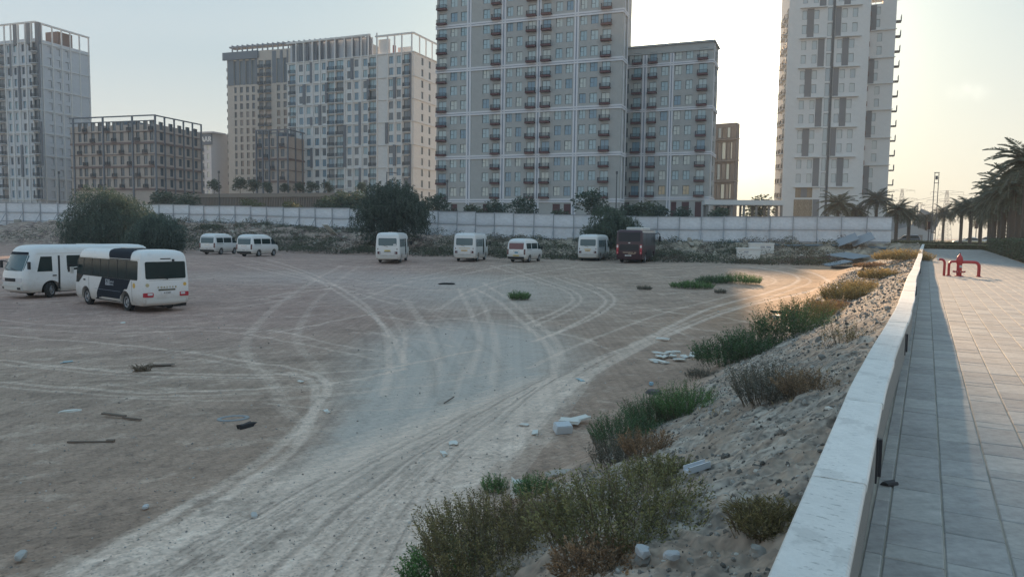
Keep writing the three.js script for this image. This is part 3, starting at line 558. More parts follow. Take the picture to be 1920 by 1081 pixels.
// ---- the white tower with staggered grey panels
function whiteTower() {
  const b = building('white_tower', 'tall white tower with staggered dark grey panels and a thin glass slot', 1464, 160, 1613.5, 156);
  const W = b.L, y0 = b.hit(1540, 400).y, X = (px) => b.hit(px, 300).x, H = b.hit(1540, -160).y, Dp = 19;
  const ledgeL = [371, 350, 294, 239, 183, 127.5, 72, 15, -42], yl = ledgeL.map((p) => b.hit(1500, p).y);
  // photo columns are measured at y = 300
  const L = [[1496, 1504], [1504.5, 1517], [1517, 1526], [1529, 1539]], slot = [1541, 1550], gapc = [1550.5, 1554.5], R = [[1557, 1568], [1568.5, 1578], [1579.5, 1590], [1590.5, 1600]];
  const front = [], jobs = [];
  for (let k = 1; k < yl.length - 1; k++) {
    const lo = yl[k], hi = yl[k + 1], h = hi - lo, odd = k % 2, cx = (p) => p.map(X);
    const lw = odd ? [cx([1494, 1503]), cx([1514, 1523])] : [cx([1494, 1503]), cx([1516, 1525])], lp = odd ? cx([1525, 1537]) : cx([1503, 1515.5]);
    const rw = odd ? [cx([1560, 1569.5]), cx([1582.5, 1592])] : [cx([1567.5, 1577]), cx([1587, 1596.5])], rp = odd ? cx([1570, 1582]) : cx([1555.5, 1566]);
    for (const w of [...lw, ...rw]) for (const f of [0, 1]) { const r = [w[0], w[1], lo + h * (0.14 + f * 0.47), lo + h * (0.43 + f * 0.47)]; front.push(r); jobs.push(['w', r]); }
    for (const p of [lp, rp]) jobs.push(['p', [p[0], p[1], lo + 0.12, hi - 0.3]]);
    jobs.push(['l', [X(1490), X(1539), lo]]); jobs.push(['l', [X(1554.8), X(1604), lo]]);
  }
  const sl = slot.map(X); for (let k = 0; k < 8; k++) for (const f of [0, 0.5]) { const lo = lerp(yl[k], yl[k + 1] ?? yl[k] + 6.4, f), hi = lerp(yl[k], yl[k + 1], f + 0.5); front.push([sl[0], sl[1], lo + 0.2, hi - 0.25]); jobs.push(['g', [sl[0], sl[1], lo + 0.2, hi - 0.25]]); }
  const base = [[1500, 1504], [1518, 1522]].map((p) => p.map(X)); for (const w of base) { const r = [w[0], w[1], yl[0] + 1, yl[1] - 0.6]; front.push(r); jobs.push(['w', r]); }
  shell(b, W, H, Dp, M.white, { front });
  seed(109);
  const pale = GLASS.map((m) => { const c = m.clone(); c.color.lerp(rgb(0.47, 0.5, 0.5), 0.75); return c; });
  for (const [k, r] of jobs) {
    if (k === 'w') addWindow(b, FRONT, ...r, { style: 'plain', glass: pale, frame: frameMid, z: -0.12 });
    if (k === 'g') addWindow(b, FRONT, ...r, { style: 'plain', glass: pale, frame: frameDark });
    if (k === 'p') addBox(b, 'panel', M.grey, ...r, 0.001, 0.05);
    if (k === 'l') addBox(b, 'ledge', M.white, r[0], r[1], r[2] - 0.16, r[2] + 0.02, 0.001, 0.55);
  }
  addBox(b, 'glass_slot_fin', mat(0.09, 0.1, 0.11, 0.6), X(1550.3), X(1554.6), 0, H, 0.001, 0.16);
  addBox(b, 'stone_cladding', M.stone, X(1492), X(1527), 0, yl[0] - 0.3, 0.001, 0.07); addBox(b, 'stone_cladding', M.stone, X(1494), X(1526), yl[0] + 0.1, yl[1] - 0.2, 0.001, 0.03); addBox(b, 'panel', M.grey, X(1504.5), X(1516), yl[0] + 0.15, yl[1] - 0.3, 0.031, 0.08);
  addBox(b, 'panel', M.grey, X(1528), X(1540), 0, yl[0] - 0.3, 0.001, 0.06);
  const st = (yl[2] - yl[1]) / 2; seed(111);
  for (let y = yl[0]; y < yl[7]; y += st) { // balconies down the sunny left edge
    addBalcony(b, leftFace(Dp), Dp - 4.6, Dp - 1.6, y, { slabMat: M.white, depth: 0.75, door: 2.2, glass: DARKGLASS, z: 0.05 });
    addBalcony(b, leftFace(Dp), Dp - 10, Dp - 7, y + 0.4, { slabMat: M.white, depth: 0.8, door: 0 });
  }
  // the set-back wing on the right
  const wing = building('tower_wing', 'grey-white wing behind the right side of the white tower, balconies in profile', 1612, 163, 1661, 161);
  const W2 = wing.L, X2 = (px) => wing.hit(px, 300).x, H2 = wing.hit(1670, 5).y, st2 = st, front2 = [], j2 = [];
  const ly = [390, 366, 309, 258, 206, 157, 109, 57, 8].map((p) => wing.hit(1640, p).y);
  for (let k = 1; k < 8; k++) {
    const lo = ly[k], hi = ly[k + 1], h = hi - lo, odd = k % 2;
    for (const f of [0, 1]) { const a = odd ? X2(1631) : X2(1634), c = odd ? X2(1638) : X2(1643); const r = [a, c, lo + h * (0.12 + f * 0.47), lo + h * (0.42 + f * 0.47)]; front2.push(r); j2.push(['w', r]); }
    if (odd) j2.push(['p', [X2(1620), X2(1631), lo + 0.1, hi - 0.2]]); j2.push(['l', [X2(1622), W2 + 0.2, lo]]);
  }
  for (let y = ly[0]; y < ly[8] - 2; y += st2) { const r = [X2(1614), X2(1619), y + 0.2, y + 2.4]; front2.push(r); j2.push(['g', r]); }
  shell(wing, W2, H2, 16, M.white, { front: front2 });
  for (const [k, r] of j2) {
    if (k === 'w') addWindow(wing, FRONT, ...r, { style: 'plain', glass: pale, frame: frameMid, z: -0.12 });
    if (k === 'g') { addWindow(wing, FRONT, ...r, { style: 'plain', glass: DARKGLASS }); addBox(wing, 'balcony_slab', mat(0.22, 0.12, 0.11), r[0] - 0.4, r[1] + 0.2, r[2] - 0.3, r[2] + 0.6, 0.001, 0.7); }
    if (k === 'p') addBox(wing, 'panel', M.grey, ...r, 0.001, 0.05); if (k === 'l') addBox(wing, 'ledge', M.white, r[0], r[1], r[2] - 0.12, r[2] + 0.02, 0.001, 0.4);
  }
  part('roof_frame', merge([span(X2(1617), W2 + 1.1, H2 + 2.0, H2 + 2.4, -6, 0.3), span(X2(1620), X2(1621), H2, H2 + 2, -0.4, 0), span(X2(1628), X2(1629), H2, H2 + 2, -0.4, 0), span(X2(1642), W2, H2, H2 + 2, -6, 0)]), M.white, wing.g);
  for (let y = ly[1] - 1; y < H2 - 2; y += st2) part('balcony', merge([span(W2, W2 + 1.1, y, y + 0.2, -2.4, -0.6), span(W2 + 1.0, W2 + 1.1, y + 0.2, y + 1.3, -2.4, -0.6)]), mat(0.16, 0.15, 0.15, 0.7), wing.g);
}
// ---- white-grid block behind, with roof frames
function gridBlock() {
  const b = building('grid_block', 'long white gridded block with dark vertical strips and a finned roof terrace', 541, 213, 774.5, 197);
  const W = b.L, X = (px) => b.hit(px, 220).x, H = b.hit(660, 108).y, yB = [391, 352, 315, 274, 232, 191, 150, 107].map((p) => b.hit(655, p - 0).y), Dp = 24;
  const st = (yB[7] - yB[1]) / 12, wins = [[561, 568.5], [574.5, 582], [590, 597.5], [604, 611.5], [651, 658.5], [664.5, 672], [681, 689], [729, 737], [743.5, 751.5]].map((p) => p.map(X)), bals = [[542.5, 555], [615, 627.5], [630.5, 644], [692, 706], [756.5, 769.5]].map((p) => p.map(X));
  const fy = (k) => yB[7] - 0.25 - (14 - k) * st, N = 14, front = [], right = [];
  for (let k = 0; k < N; k++) { for (const [a, c] of wins) front.push([a, c, fy(k) + 0.45, fy(k) + 2.35]); for (const [a, c] of bals) front.push([a, c, fy(k) + 0.05, fy(k) + 2.6]); for (const x of [4, 8, 14.5, 19]) right.push([x, x + 1.1, fy(k) + 0.45, fy(k) + 2.3]); }
  shell(b, W, H, Dp, M.ivory, { front, right, depth: 0.35 });
  seed(113);
  for (let k = 0; k < N; k++) {
    for (const [a, c] of wins) addWindow(b, FRONT, a, c, fy(k) + 0.45, fy(k) + 2.35, { style: 'two', glass: [GLASS[4], GLASS[4], GLASS[0], DARKGLASS[3]], z: -0.2 });
    for (const [a, c] of bals) { addWindow(b, FRONT, a, c, fy(k) + 0.05, fy(k) + 2.6, { style: 'two', glass: [GLASS[0], GLASS[4], DARKGLASS[3]], name: 'balcony_door', z: -0.28 }); addBalcony(b, FRONT, a, c, fy(k) - 0.08, { slabMat: M.ivory, depth: 0.6, slab: 0.14, door: 0 }); }
    for (const x of [4, 8, 14.5, 19]) addWindow(b, rightFace(W), x, x + 1.1, fy(k) + 0.45, fy(k) + 2.3, { style: 'plain', glass: DARKGLASS, z: -0.2 });
  }
  for (const p of yB.slice(1)) { addBox(b, 'band', M.ivory, -0.2, W + 0.15, p - 0.22, p, 0.001, 0.25); addBox(b, 'band', M.ivory, 0.01, Dp, p - 0.22, p, 0.001, 0.22, rightFace(W)); }
  const topY = b.hit(660, 67).y;
  for (const p of [556.5, 570.5, 587, 600.5, 613, 629, 646.5, 661, 678, 691, 707, 727, 740, 753.5, 772]) { const x = X(p); addBox(b, 'pier', M.ivory, x - 0.16, x + 0.16, 0, p < 715 ? topY : topY - 1.2, 0.001, 0.3); }
  for (const [p, k0, k1] of [[584.5, 6, 6.9], [584.5, 10, 12], [675.5, 0, 2], [675.5, 4, 8], [691, 8, 10], [570.8, 8, 10], [600, 6, 8], [725.5, 4, 6], [769.8, 0, 4], [769.8, 6, 12], [584.5, 2, 4], [660.5, 10, 12], [613, 8, 10], [646.5, 2, 6], [740, 2, 4], [740, 8, 10]]) { const x = X(p); addBox(b, 'dark_fin', M.fin, x - 0.42, x + 0.42, fy(k0 + 2) + 0.05, fy(k1 + 2) - 0.25, 0.001, 0.34); }
  // roof terrace: tall frames, dark openings, beam on top
  for (const p of [546, 558, 571, 585, 598, 611, 626, 641, 656, 670, 684]) { const x = X(p); addBox(b, 'dark_fin', M.fin, x + 0.35, x + 0.35 + (p % 3 ? 0.8 : 1.2), H + 0.2, topY - 0.5, -0.5, -0.2); }
  addBox(b, 'roof_screen', M.bluish, 0.3, X(694), H - 0.7, topY - 0.6, -1.4, -1.0);
  addBox(b, 'roof_beam', M.ivory, -0.1, X(694), topY - 0.45, topY, -0.3, 0.31); addBox(b, 'roof_beam', M.ivory, X(704), W, topY - 1.1, topY - 0.7, -0.3, 0.31); addBox(b, 'roof_beam', M.ivory, 0.01, Dp, topY - 1.1, topY - 0.7, -0.3, 0.1, rightFace(W));
  addBox(b, 'roof_wall', M.ivory, X(707), X(727), H, topY - 1.6, -1.2, -0.6); addBox(b, 'roof_wall', M.ivory, X(736), W - 2.2, H, H + 2.2, -3.2, -2.6);
  for (let z = 3; z < Dp; z += 3.4) addBox(b, 'roof_post', M.ivory, z, z + 0.3, H, topY - 1.1, -0.2, 0.05, rightFace(W));
  addBox(b, 'roof_tank', mat(0.3, 0.06, 0.06, 0.6), X(731), X(735), H, H + 2.6, -1.9, -1.3);
}
function backTower() {
  const b = building('beige_tower', 'beige-piered tower with a dark blue glazed top behind the white gridded block', 430, 265, 692, 247);
  const W = b.L, X = (px) => b.hit(px, 250).x, H = b.hit(470, 96).y, Dp = 26, yTop = b.hit(470, 160).y, y0 = b.hit(470, 345).y, N = 12, st = (yTop - y0) / N, cols = [[440, 444.5], [450.5, 456], [462, 467.5], [473, 478.5], [519.5, 525.5], [532, 538]].map((p) => p.map(X)), bal = [[486, 494.5], [498, 509]].map((p) => p.map(X));
  const front = [], left = []; for (let k = 0; k < N; k++) for (const [a, c] of cols) front.push([a, c, y0 + k * st + 0.5, y0 + k * st + 2.5]);
  for (let k = 0; k < N + 3; k++) for (const [a, c] of bal) front.push([a, c, y0 + k * st + 0.1, y0 + k * st + 2.6]);
  for (const [a, c] of cols) front.push([a, c, yTop + 0.4, H - 3]);
  shell(b, W, H, Dp, M.beige, { front, left, depth: 0.4 });
  seed(127);
  for (let k = 0; k < N; k++) for (const [a, c] of cols) addWindow(b, FRONT, a, c, y0 + k * st + 0.5, y0 + k * st + 2.5, { style: 'two', glass: DARKGLASS, z: -0.3 });
  for (let k = 0; k < N + 3; k++) for (const [a, c] of bal) addBalcony(b, FRONT, a, c, y0 + k * st, { slabMat: M.slate, depth: 0.9, door: 2.4, glass: DARKGLASS, z: -0.2 });
  const X1 = X(542);
  for (const [a, c] of cols) addWindow(b, FRONT, a, c, yTop + 0.4, H - 3, { style: 'grid', glass: DARKGLASS, z: -0.3 });
  for (const [a, c] of [[0.2, cols[0][0]], ...cols.slice(0, 3).map((q, i) => [q[1], cols[i + 1][0]]), [cols[3][1], X(484)], [X(511), cols[4][0]], [cols[4][1], cols[5][0]], [cols[5][1], X1]]) addBox(b, 'slate_panel', M.slate, a + 0.15, c - 0.15, yTop + 0.3, H - 0.4, 0.001, 0.12);
  addBox(b, 'cornice', M.slate, -1.4, X(486), H - 2.6, H, 0.13, 0.7);
  const dk = mat(0.2, 0.22, 0.26, 0.6); addBox(b, 'roof_beam', dk, 1, W - 2, H + 1.6, H + 2.1, -3, 0);
  for (let x = 2; x < W - 3; x += 2.1) addBox(b, 'roof_fin', dk, x, x + 0.35, H - 0.2, H + 1.6, -0.4, -0.01);
  for (let x = 2; x < W - 3; x += 2.1) addBox(b, 'roof_fin', dk, x, x + 0.25, H + 2.1, H + 2.5, -2.9, 0);
  for (let k = 0; k < N + 3; k++) part('balcony', merge([box(1.3, 0.2, 2.6, -0.65, y0 + k * st, -2.5), box(0.08, 1, 2.6, -1.26, y0 + k * st + 0.6, -2.5)]), M.slate, b.g);
}
function lowBrown(name, label, pa, da, pb, db, pTop, rowsPx, ref, colsPx, Dp, rightCols, piersPx, topPx) {
  const b = building(name, label, pa, da, pb, db), W = b.L, X = (px) => b.hit(px, 290).x, H = b.hit(ref, pTop).y, ys = rowsPx.map((p) => b.hit(ref, p).y), front = [], right = [];
  const cols = colsPx.map(([a, c]) => [X(a), X(c)]);
  for (const y of ys) { for (const [a, c] of cols) front.push([a, c, y + 0.25, y + 2.4]); for (const x of rightCols) right.push([x, x + 1.2, y + 0.4, y + 2.4]); }
  shell(b, W, H, Dp, M.brown, { front, right, depth: 0.3 });
  ys.forEach((y, k) => {
    cols.forEach(([a, c], i) => { addWindow(b, FRONT, a, c, y + 0.25, y + 2.4, { style: 'two', glass: DARKGLASS, z: -0.22 }); if ((i + k) % 3 === 0) addBalcony(b, FRONT, a - 0.1, c + 0.1, y, { slabMat: M.brownDark, depth: 0.5, slab: 0.14, door: 0, h: 0.95 }); });
    for (const x of rightCols) addWindow(b, rightFace(W), x, x + 1.2, y + 0.4, y + 2.4, { style: 'two', glass: DARKGLASS, z: -0.22 });
    addBox(b, 'band', M.brownDark, -0.1, W + 0.1, y - (k % 2 ? 0.25 : 0.62), y - 0.1, 0.001, 0.2); addBox(b, 'band', M.brownDark, 0.01, Dp, y - (k % 2 ? 0.25 : 0.62), y - 0.1, 0.001, 0.2, rightFace(W));
  });
  const top = b.hit(ref, topPx).y;
  for (const p of piersPx) { const x = X(p); addBox(b, 'pilaster', M.fin, x - 0.2, x + 0.2, 0, top, 0.001, 0.32); }
  for (let z = 3.2; z < Dp; z += 3.4) addBox(b, 'pilaster', M.fin, z, z + 0.35, 0, top, 0.001, 0.3, rightFace(W));
  addBox(b, 'roof_beam', M.fin, -0.1, W + 0.3, top - 0.3, top, 0.02, 0.34); addBox(b, 'roof_beam', M.fin, 0.35, Dp, top - 0.3, top, 0.02, 0.3, rightFace(W)); addBox(b, 'roof_beam', M.fin, 0, W, H + 0.8, H + 1.05, -0.2, -0.01);
  addBox(b, 'penthouse', M.slate, W * 0.42, W * 0.62, H - 0.8, H + 1.6, -Dp * 0.8, -3.5);
  return b;
}
function cornerTower() {
  const b = building('corner_tower', 'white gridded tower with a roof frame at the left edge of the picture', -60, 214, 78, 205);
  const W = b.L, X = (px) => b.hit(px, 200).x, H = b.hit(78, 70).y, Dp = 17, wins = [[-30, -25.5], [-18, -13.5], [16, 21], [28, 33], [43, 48.5], [56, 61]].map((p) => p.map(X)), bals = [[-2, 10.5], [63, 75]].map((p) => p.map(X));
  const y0 = b.hit(60, 373).y, N = 14, st = (b.hit(60, 87).y - y0) / 13.5, fy = (k) => y0 + k * st, front = [], right = [];
  for (let k = 0; k < N; k++) { for (const [a, c] of wins) front.push([a, c, fy(k) + 0.4, fy(k) + 2.35]); for (const [a, c] of bals) front.push([a, c, fy(k) + 0.05, fy(k) + 2.6]); for (const [x, m] of [[3.4, 99], [6.2, 99], [8.9, 99]]) if (k < m) right.push([x, x + 1.15, fy(k) + 0.4, fy(k) + 2.35]); }
  shell(b, W, H, Dp, M.bluish, { front, right, depth: 0.35 });
  seed(131);
  for (let k = 0; k < N; k++) {
    for (const [a, c] of wins) addWindow(b, FRONT, a, c, fy(k) + 0.4, fy(k) + 2.35, { style: 'plain', glass: [GLASS[4], GLASS[0], ...DARKGLASS.slice(3)], z: -0.25 });
    for (const [a, c] of bals) { addWindow(b, FRONT, a, c, fy(k) + 0.05, fy(k) + 2.6, { style: 'two', glass: DARKGLASS, name: 'balcony_door', z: -0.28 }); addBalcony(b, FRONT, a, c, fy(k) - 0.08, { slabMat: M.bluish, depth: 1.1, slab: 0.16, door: 0 }); }
    for (const x of [3.4, 6.2, 8.9]) addWindow(b, rightFace(W), x, x + 1.15, fy(k) + 0.4, fy(k) + 2.35, { style: 'plain', glass: DARKGLASS, z: -0.25 });
  }
  for (let k = 0; k <= N; k += 2) { const y = fy(k) - 0.1; addBox(b, 'band', M.ivory, -0.1, W + 0.2, y - 0.22, y, 0.001, 0.28); addBox(b, 'band', M.ivory, 0.01, Dp, y - 0.22, y, 0.001, 0.25, rightFace(W)); }
  const top = b.hit(78, 38).y;
  for (const p of [-36, -22, -8, 13, 25, 38, 52, 63]) { const x = X(p); addBox(b, 'pier', M.ivory, x - 0.17, x + 0.17, 0, p < 0 ? H : top, 0.001, 0.32); }
  for (const z of [1.7, 4.9, 7.8, 10.6, 13.6, 16.7]) addBox(b, 'pier', M.ivory, z - 0.15, z + 0.15, 0, top, 0.001, 0.3, rightFace(W));
  for (const [p, k0, k1] of [[38.5, 8, 12], [75.5, 9, 14], [38.5, 2, 5], [75.8, 3, 7], [24, 11, 14]]) { const x = X(p); addBox(b, 'dark_fin', M.fin, x - 0.35, x + 0.35, fy(k0), fy(k1) - 0.4, 0.001, 0.36); }
  for (const p of [33, 58, 74]) { const x = X(p); addBox(b, 'dark_fin', M.fin, x - 0.6, x + 0.6, H - 1.5, top - 0.4, -0.6, 0.31); }
  addBox(b, 'roof_beam', M.ivory, -0.1, W + 0.3, top - 0.4, top, -0.2, 0.33); addBox(b, 'roof_beam', M.ivory, 0.34, Dp, top - 0.4, top, -0.2, 0.31, rightFace(W)); addBox(b, 'roof_beam', M.ivory, W - 0.4, W - 0.1, top - 0.4, top, -Dp, -0.21);
  addBox(b, 'plant_room', mat(0.19, 0.14, 0.13, 0.9), W - 5.6, W - 0.9, H - 0.6, H + 3.8, -Dp * 0.72, -Dp * 0.45);
}
greyTower(); greyBlock(); endBlock(); whiteTower(); gridBlock(); backTower(); cornerTower();
lowBrown('brown_block', 'low brown block with dark pilasters and a thin roof frame, right of the corner tower', 137, 198, 293, 190, 232, [352, 331, 309, 287, 264, 244], 293, [[147, 153], [157, 164], [171, 178], [184, 190], [199, 206], [211, 218], [225, 232], [240, 246], [255, 262], [269, 276], [281, 288]], 17, [1.8, 5.2, 8.4, 11.4, 14.4], [139, 194.5, 249.5, 292.5], 214.5);
lowBrown('brown_annex', 'small dark brown block with a roof pergola in front of the beige tower', 480, 206, 541, 203, 256, [338, 318, 296, 276], 500, [[484, 490], [496, 502], [508, 514], [526, 533]], 10, [], [481, 493, 505, 521, 540], 243);
{ // two slivers between the brown block and the beige tower
  const a = building('sign_block', 'narrow pale block with light letters on its dark fascia, left of the grey slab', 374, 268, 398, 266), st = 3.2, W = a.L, H = a.hit(388, 247).y, front = [], ys = [];
  for (let y = 3; y < H - 6; y += st) { ys.push(y); front.push([W * 0.66, W * 0.84, y + 0.4, y + 2.4], [W * 0.2, W * 0.44, y + 0.4, y + 2.4]); }
  shell(a, W, H, 14, M.bluish, { front }); seed(137);
  for (const y of ys) { addWindow(a, FRONT, W * 0.66, W * 0.84, y + 0.4, y + 2.4, { style: 'plain', glass: [GLASS[3]] }); addBalcony(a, FRONT, W * 0.16, W * 0.46, y, { slabMat: M.slate, depth: 1.2, door: 2.2, glass: DARKGLASS }); }
  addBox(a, 'fascia', M.slate, W * 0.1, W + 0.6, H - 4.6, H - 0.7, 0.001, 0.5); addBox(a, 'roof_slab', M.bluish, -0.5, W + 1.6, H - 0.5, H, -6, 1);
  const t = new TextGeometry('AAR', { font, size: 1.75, depth: 0.15, curveSegments: 4 }); t.translate(W * 0.3, H - 3.5, 0.5); part('lettering', t, mat(0.75, 0.75, 0.75), a.g);
  const c = building('grey_slab', 'plain grey slab block with one column of windows, left of the beige tower', 399, 300, 430, 298), H2 = c.hit(415, 254).y, W2 = c.L, f2 = [], y2 = [];
  for (let y = 3; y < H2 - 9; y += 3.3) { y2.push(y); f2.push([W2 * 0.56, W2 * 0.72, y + 0.4, y + 2.4], [W2 * 0.82, W2 * 0.95, y + 0.4, y + 2.4]); }
  shell(c, W2, H2, 14, mat(0.3, 0.31, 0.33, 0.9), { front: f2 });
  for (const y of y2) { addWindow(c, FRONT, W2 * 0.56, W2 * 0.72, y + 0.4, y + 2.4, { style: 'plain', glass: DARKGLASS }); addWindow(c, FRONT, W2 * 0.82, W2 * 0.95, y + 0.4, y + 2.4, { style: 'plain', glass: DARKGLASS }); }
  addBox(c, 'panel', M.slate, W2 * 0.5, W2, H2 - 8.5, H2 - 5, 0.001, 0.1); addBox(c, 'pale_panel', M.bluish, W2 * 0.48, W2, H2 - 4.8, H2, 0.001, 0.12);
}
{ // slatted parking podium below the white gridded block
  const p0 = at(285, 385, 165), p1 = at(668, 385, 146), u = new THREE.Vector2(p1.x - p0.x, p1.z - p0.z), L = u.length();
  const o = thing('podium', 'long low parking podium screened with thin brown vertical slats', 'podium', [p0.x, FAR_Y, p0.z], Math.atan2(-u.y, u.x)); o.updateMatrixWorld();
  const H = 8.6, dk = mat(0.13, 0.115, 0.105, 0.9), S = [], W = [];
  part('podium_body', span(0, L, 0, H - 0.6, -12, -0.3), dk, o);
  for (let x = 0.1; x < L; x += 0.42) S.push(box(0.16, H - 1.2, 0.2, x, H / 2 - 0.2, 0));
  const s = part('slats', merge(S), mat(0.27, 0.225, 0.195, 0.8), o); s.userData.kind = 'stuff';
  part('podium_beam', merge([span(-0.2, L + 0.2, H - 0.8, H, -0.5, 0.25), span(-0.2, L + 0.2, 4, 4.35, -0.29, -0.12)]), mat(0.25, 0.21, 0.18, 0.8), o);
}
{ // covered walkway between the grey block and the white tower
  const p0 = at(1326, 400, 140), p1 = at(1466, 400, 138), u = new THREE.Vector2(p1.x - p0.x, p1.z - p0.z), L = u.length();
  const o = thing('walkway', 'white flat-roofed walkway on slim columns between the grey block and white tower', 'walkway', [p0.x, FAR_Y, p0.z], Math.atan2(-u.y, u.x));
  const yT = at(1400, 375, 139).y - FAR_Y;
  part('roof', merge([span(-0.5, L + 0.3, yT - 0.9, yT, -5, 0.2)]), M.white, o);
  for (let i = 0; i <= 6; i++) for (const z of [-0.4, -4.6]) part('column', span(L * i / 6 - 0.2, L * i / 6 + 0.2, 0, yT - 0.9, z - 0.2, z + 0.2), mat(0.22, 0.21, 0.2, 0.8), o);
  const wallB = mat(0.45, 0.38, 0.28, 0.9); part('low_wall', span(0, L, 0, 2.2, -9, -8.6), wallB, o);
}

// ---------------------------------------------------------------- white hoarding at the far side of the lot
{
  const f = thing('hoarding', 'long white corrugated hoarding with steel posts and rails along the lot', 'fence');
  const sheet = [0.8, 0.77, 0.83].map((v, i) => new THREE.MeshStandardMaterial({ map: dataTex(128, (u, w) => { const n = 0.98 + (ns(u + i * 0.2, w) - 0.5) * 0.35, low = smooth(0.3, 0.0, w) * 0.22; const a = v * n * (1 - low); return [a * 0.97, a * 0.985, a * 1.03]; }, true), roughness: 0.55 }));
  const steel = mat(0.36, 0.37, 0.40, 0.6);
  const pts = []; let acc = 0;
  for (let i = 0; i + 1 < FENCE.length; i++) { // posts every 2.55 m or so
    const a = FENCE[i], b = FENCE[i + 1], L = Math.hypot(b.x - a.x, b.D - a.D);
    for (; acc < L; acc += 2.55) { const t = acc / L; pts.push([lerp(a.x, b.x, t), -lerp(a.D, b.D, t), lerp(a.y0, b.y0, t), lerp(a.y1, b.y1, t)]); } acc -= L;
  }
  const last = FENCE[FENCE.length - 1]; pts.push([last.x, -last.D, last.y0, last.y1]);
  const NW = 17; seed(41);
  const panelGeo = (w, h) => { // trapezoid sheeting, real folds
    const P = [], U = [], I = [], xs = [];
    for (let k = 0; k <= NW * 4; k++) { const ph = k % 4; xs.push([w * k / (NW * 4) - w / 2, ph === 0 || ph === 3 ? 0 : 0.028]); }
    xs.forEach(([x, z]) => { P.push(x, 0, z, x, h, z); U.push(x / w + 0.5, 0, x / w + 0.5, 1); });
    for (let k = 0; k < xs.length - 1; k++) I.push(k * 2, k * 2 + 2, k * 2 + 1, k * 2 + 1, k * 2 + 2, k * 2 + 3);
    const g = new THREE.BufferGeometry(); g.setAttribute('position', new THREE.Float32BufferAttribute(P, 3)); g.setAttribute('uv', new THREE.Float32BufferAttribute(U, 2)); g.setIndex(I); const n = g.toNonIndexed(); n.computeVertexNormals(); return n;
  };
  const shared = {}, RAIL = {};
  for (let i = 0; i + 1 < pts.length; i++) {
    const [x0, z0, b0, t0] = pts[i], [x1, z1, b1, t1] = pts[i + 1], L = Math.hypot(x1 - x0, z1 - z0); if (L < 2.2 && i + 2 >= pts.length) continue;
    const ang = Math.atan2(-(z1 - z0), x1 - x0), cx = (x0 + x1) / 2, cz = (z0 + z1) / 2, y0 = Math.min(b0, b1) - 0.5, y1 = (t0 + t1) / 2 + rr(-0.05, 0.05), key = L.toFixed(1);
    shared[key] ??= panelGeo(L, 1);
    const mid = lerp(y0 + 0.5, y1, 0.5);
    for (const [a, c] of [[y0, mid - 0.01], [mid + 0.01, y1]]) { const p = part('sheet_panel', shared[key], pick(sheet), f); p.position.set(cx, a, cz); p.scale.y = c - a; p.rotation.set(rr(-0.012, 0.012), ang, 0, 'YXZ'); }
    for (const [y, h] of [[y1 - 0.02, 0.09], [mid, 0.09], [y0 + 0.65, 0.08]]) { const fr = part('rail', RAIL[key] ??= box(L, 0.085, 0.07, 0, 0, 0.075), steel, f); fr.position.set(cx, y, cz); fr.rotation.y = ang; }
    const lean = rr(-0.02, 0.02);
    const po = part('post', merge([box(0.1, y1 - y0 + 0.1, 0.1, 0, (y1 + y0) / 2, 0.18), bar([0, y0 + 1.9, 0.2], [0, y0 + 0.35, 1.5], 0.07)]), steel, f); po.position.set(x0, 0, z0); po.rotation.set(0, ang, lean, 'YXZ');
    if (i % 2 === 0) { const blk = part('concrete_block', box(0.7, 0.55, 0.6, 0, y0 + 0.55, 1.5), mat(0.36, 0.34, 0.31, 0.95), f); blk.position.set(x0, 0, z0); blk.rotation.y = ang + rr(-0.1, 0.1); }
  }
}

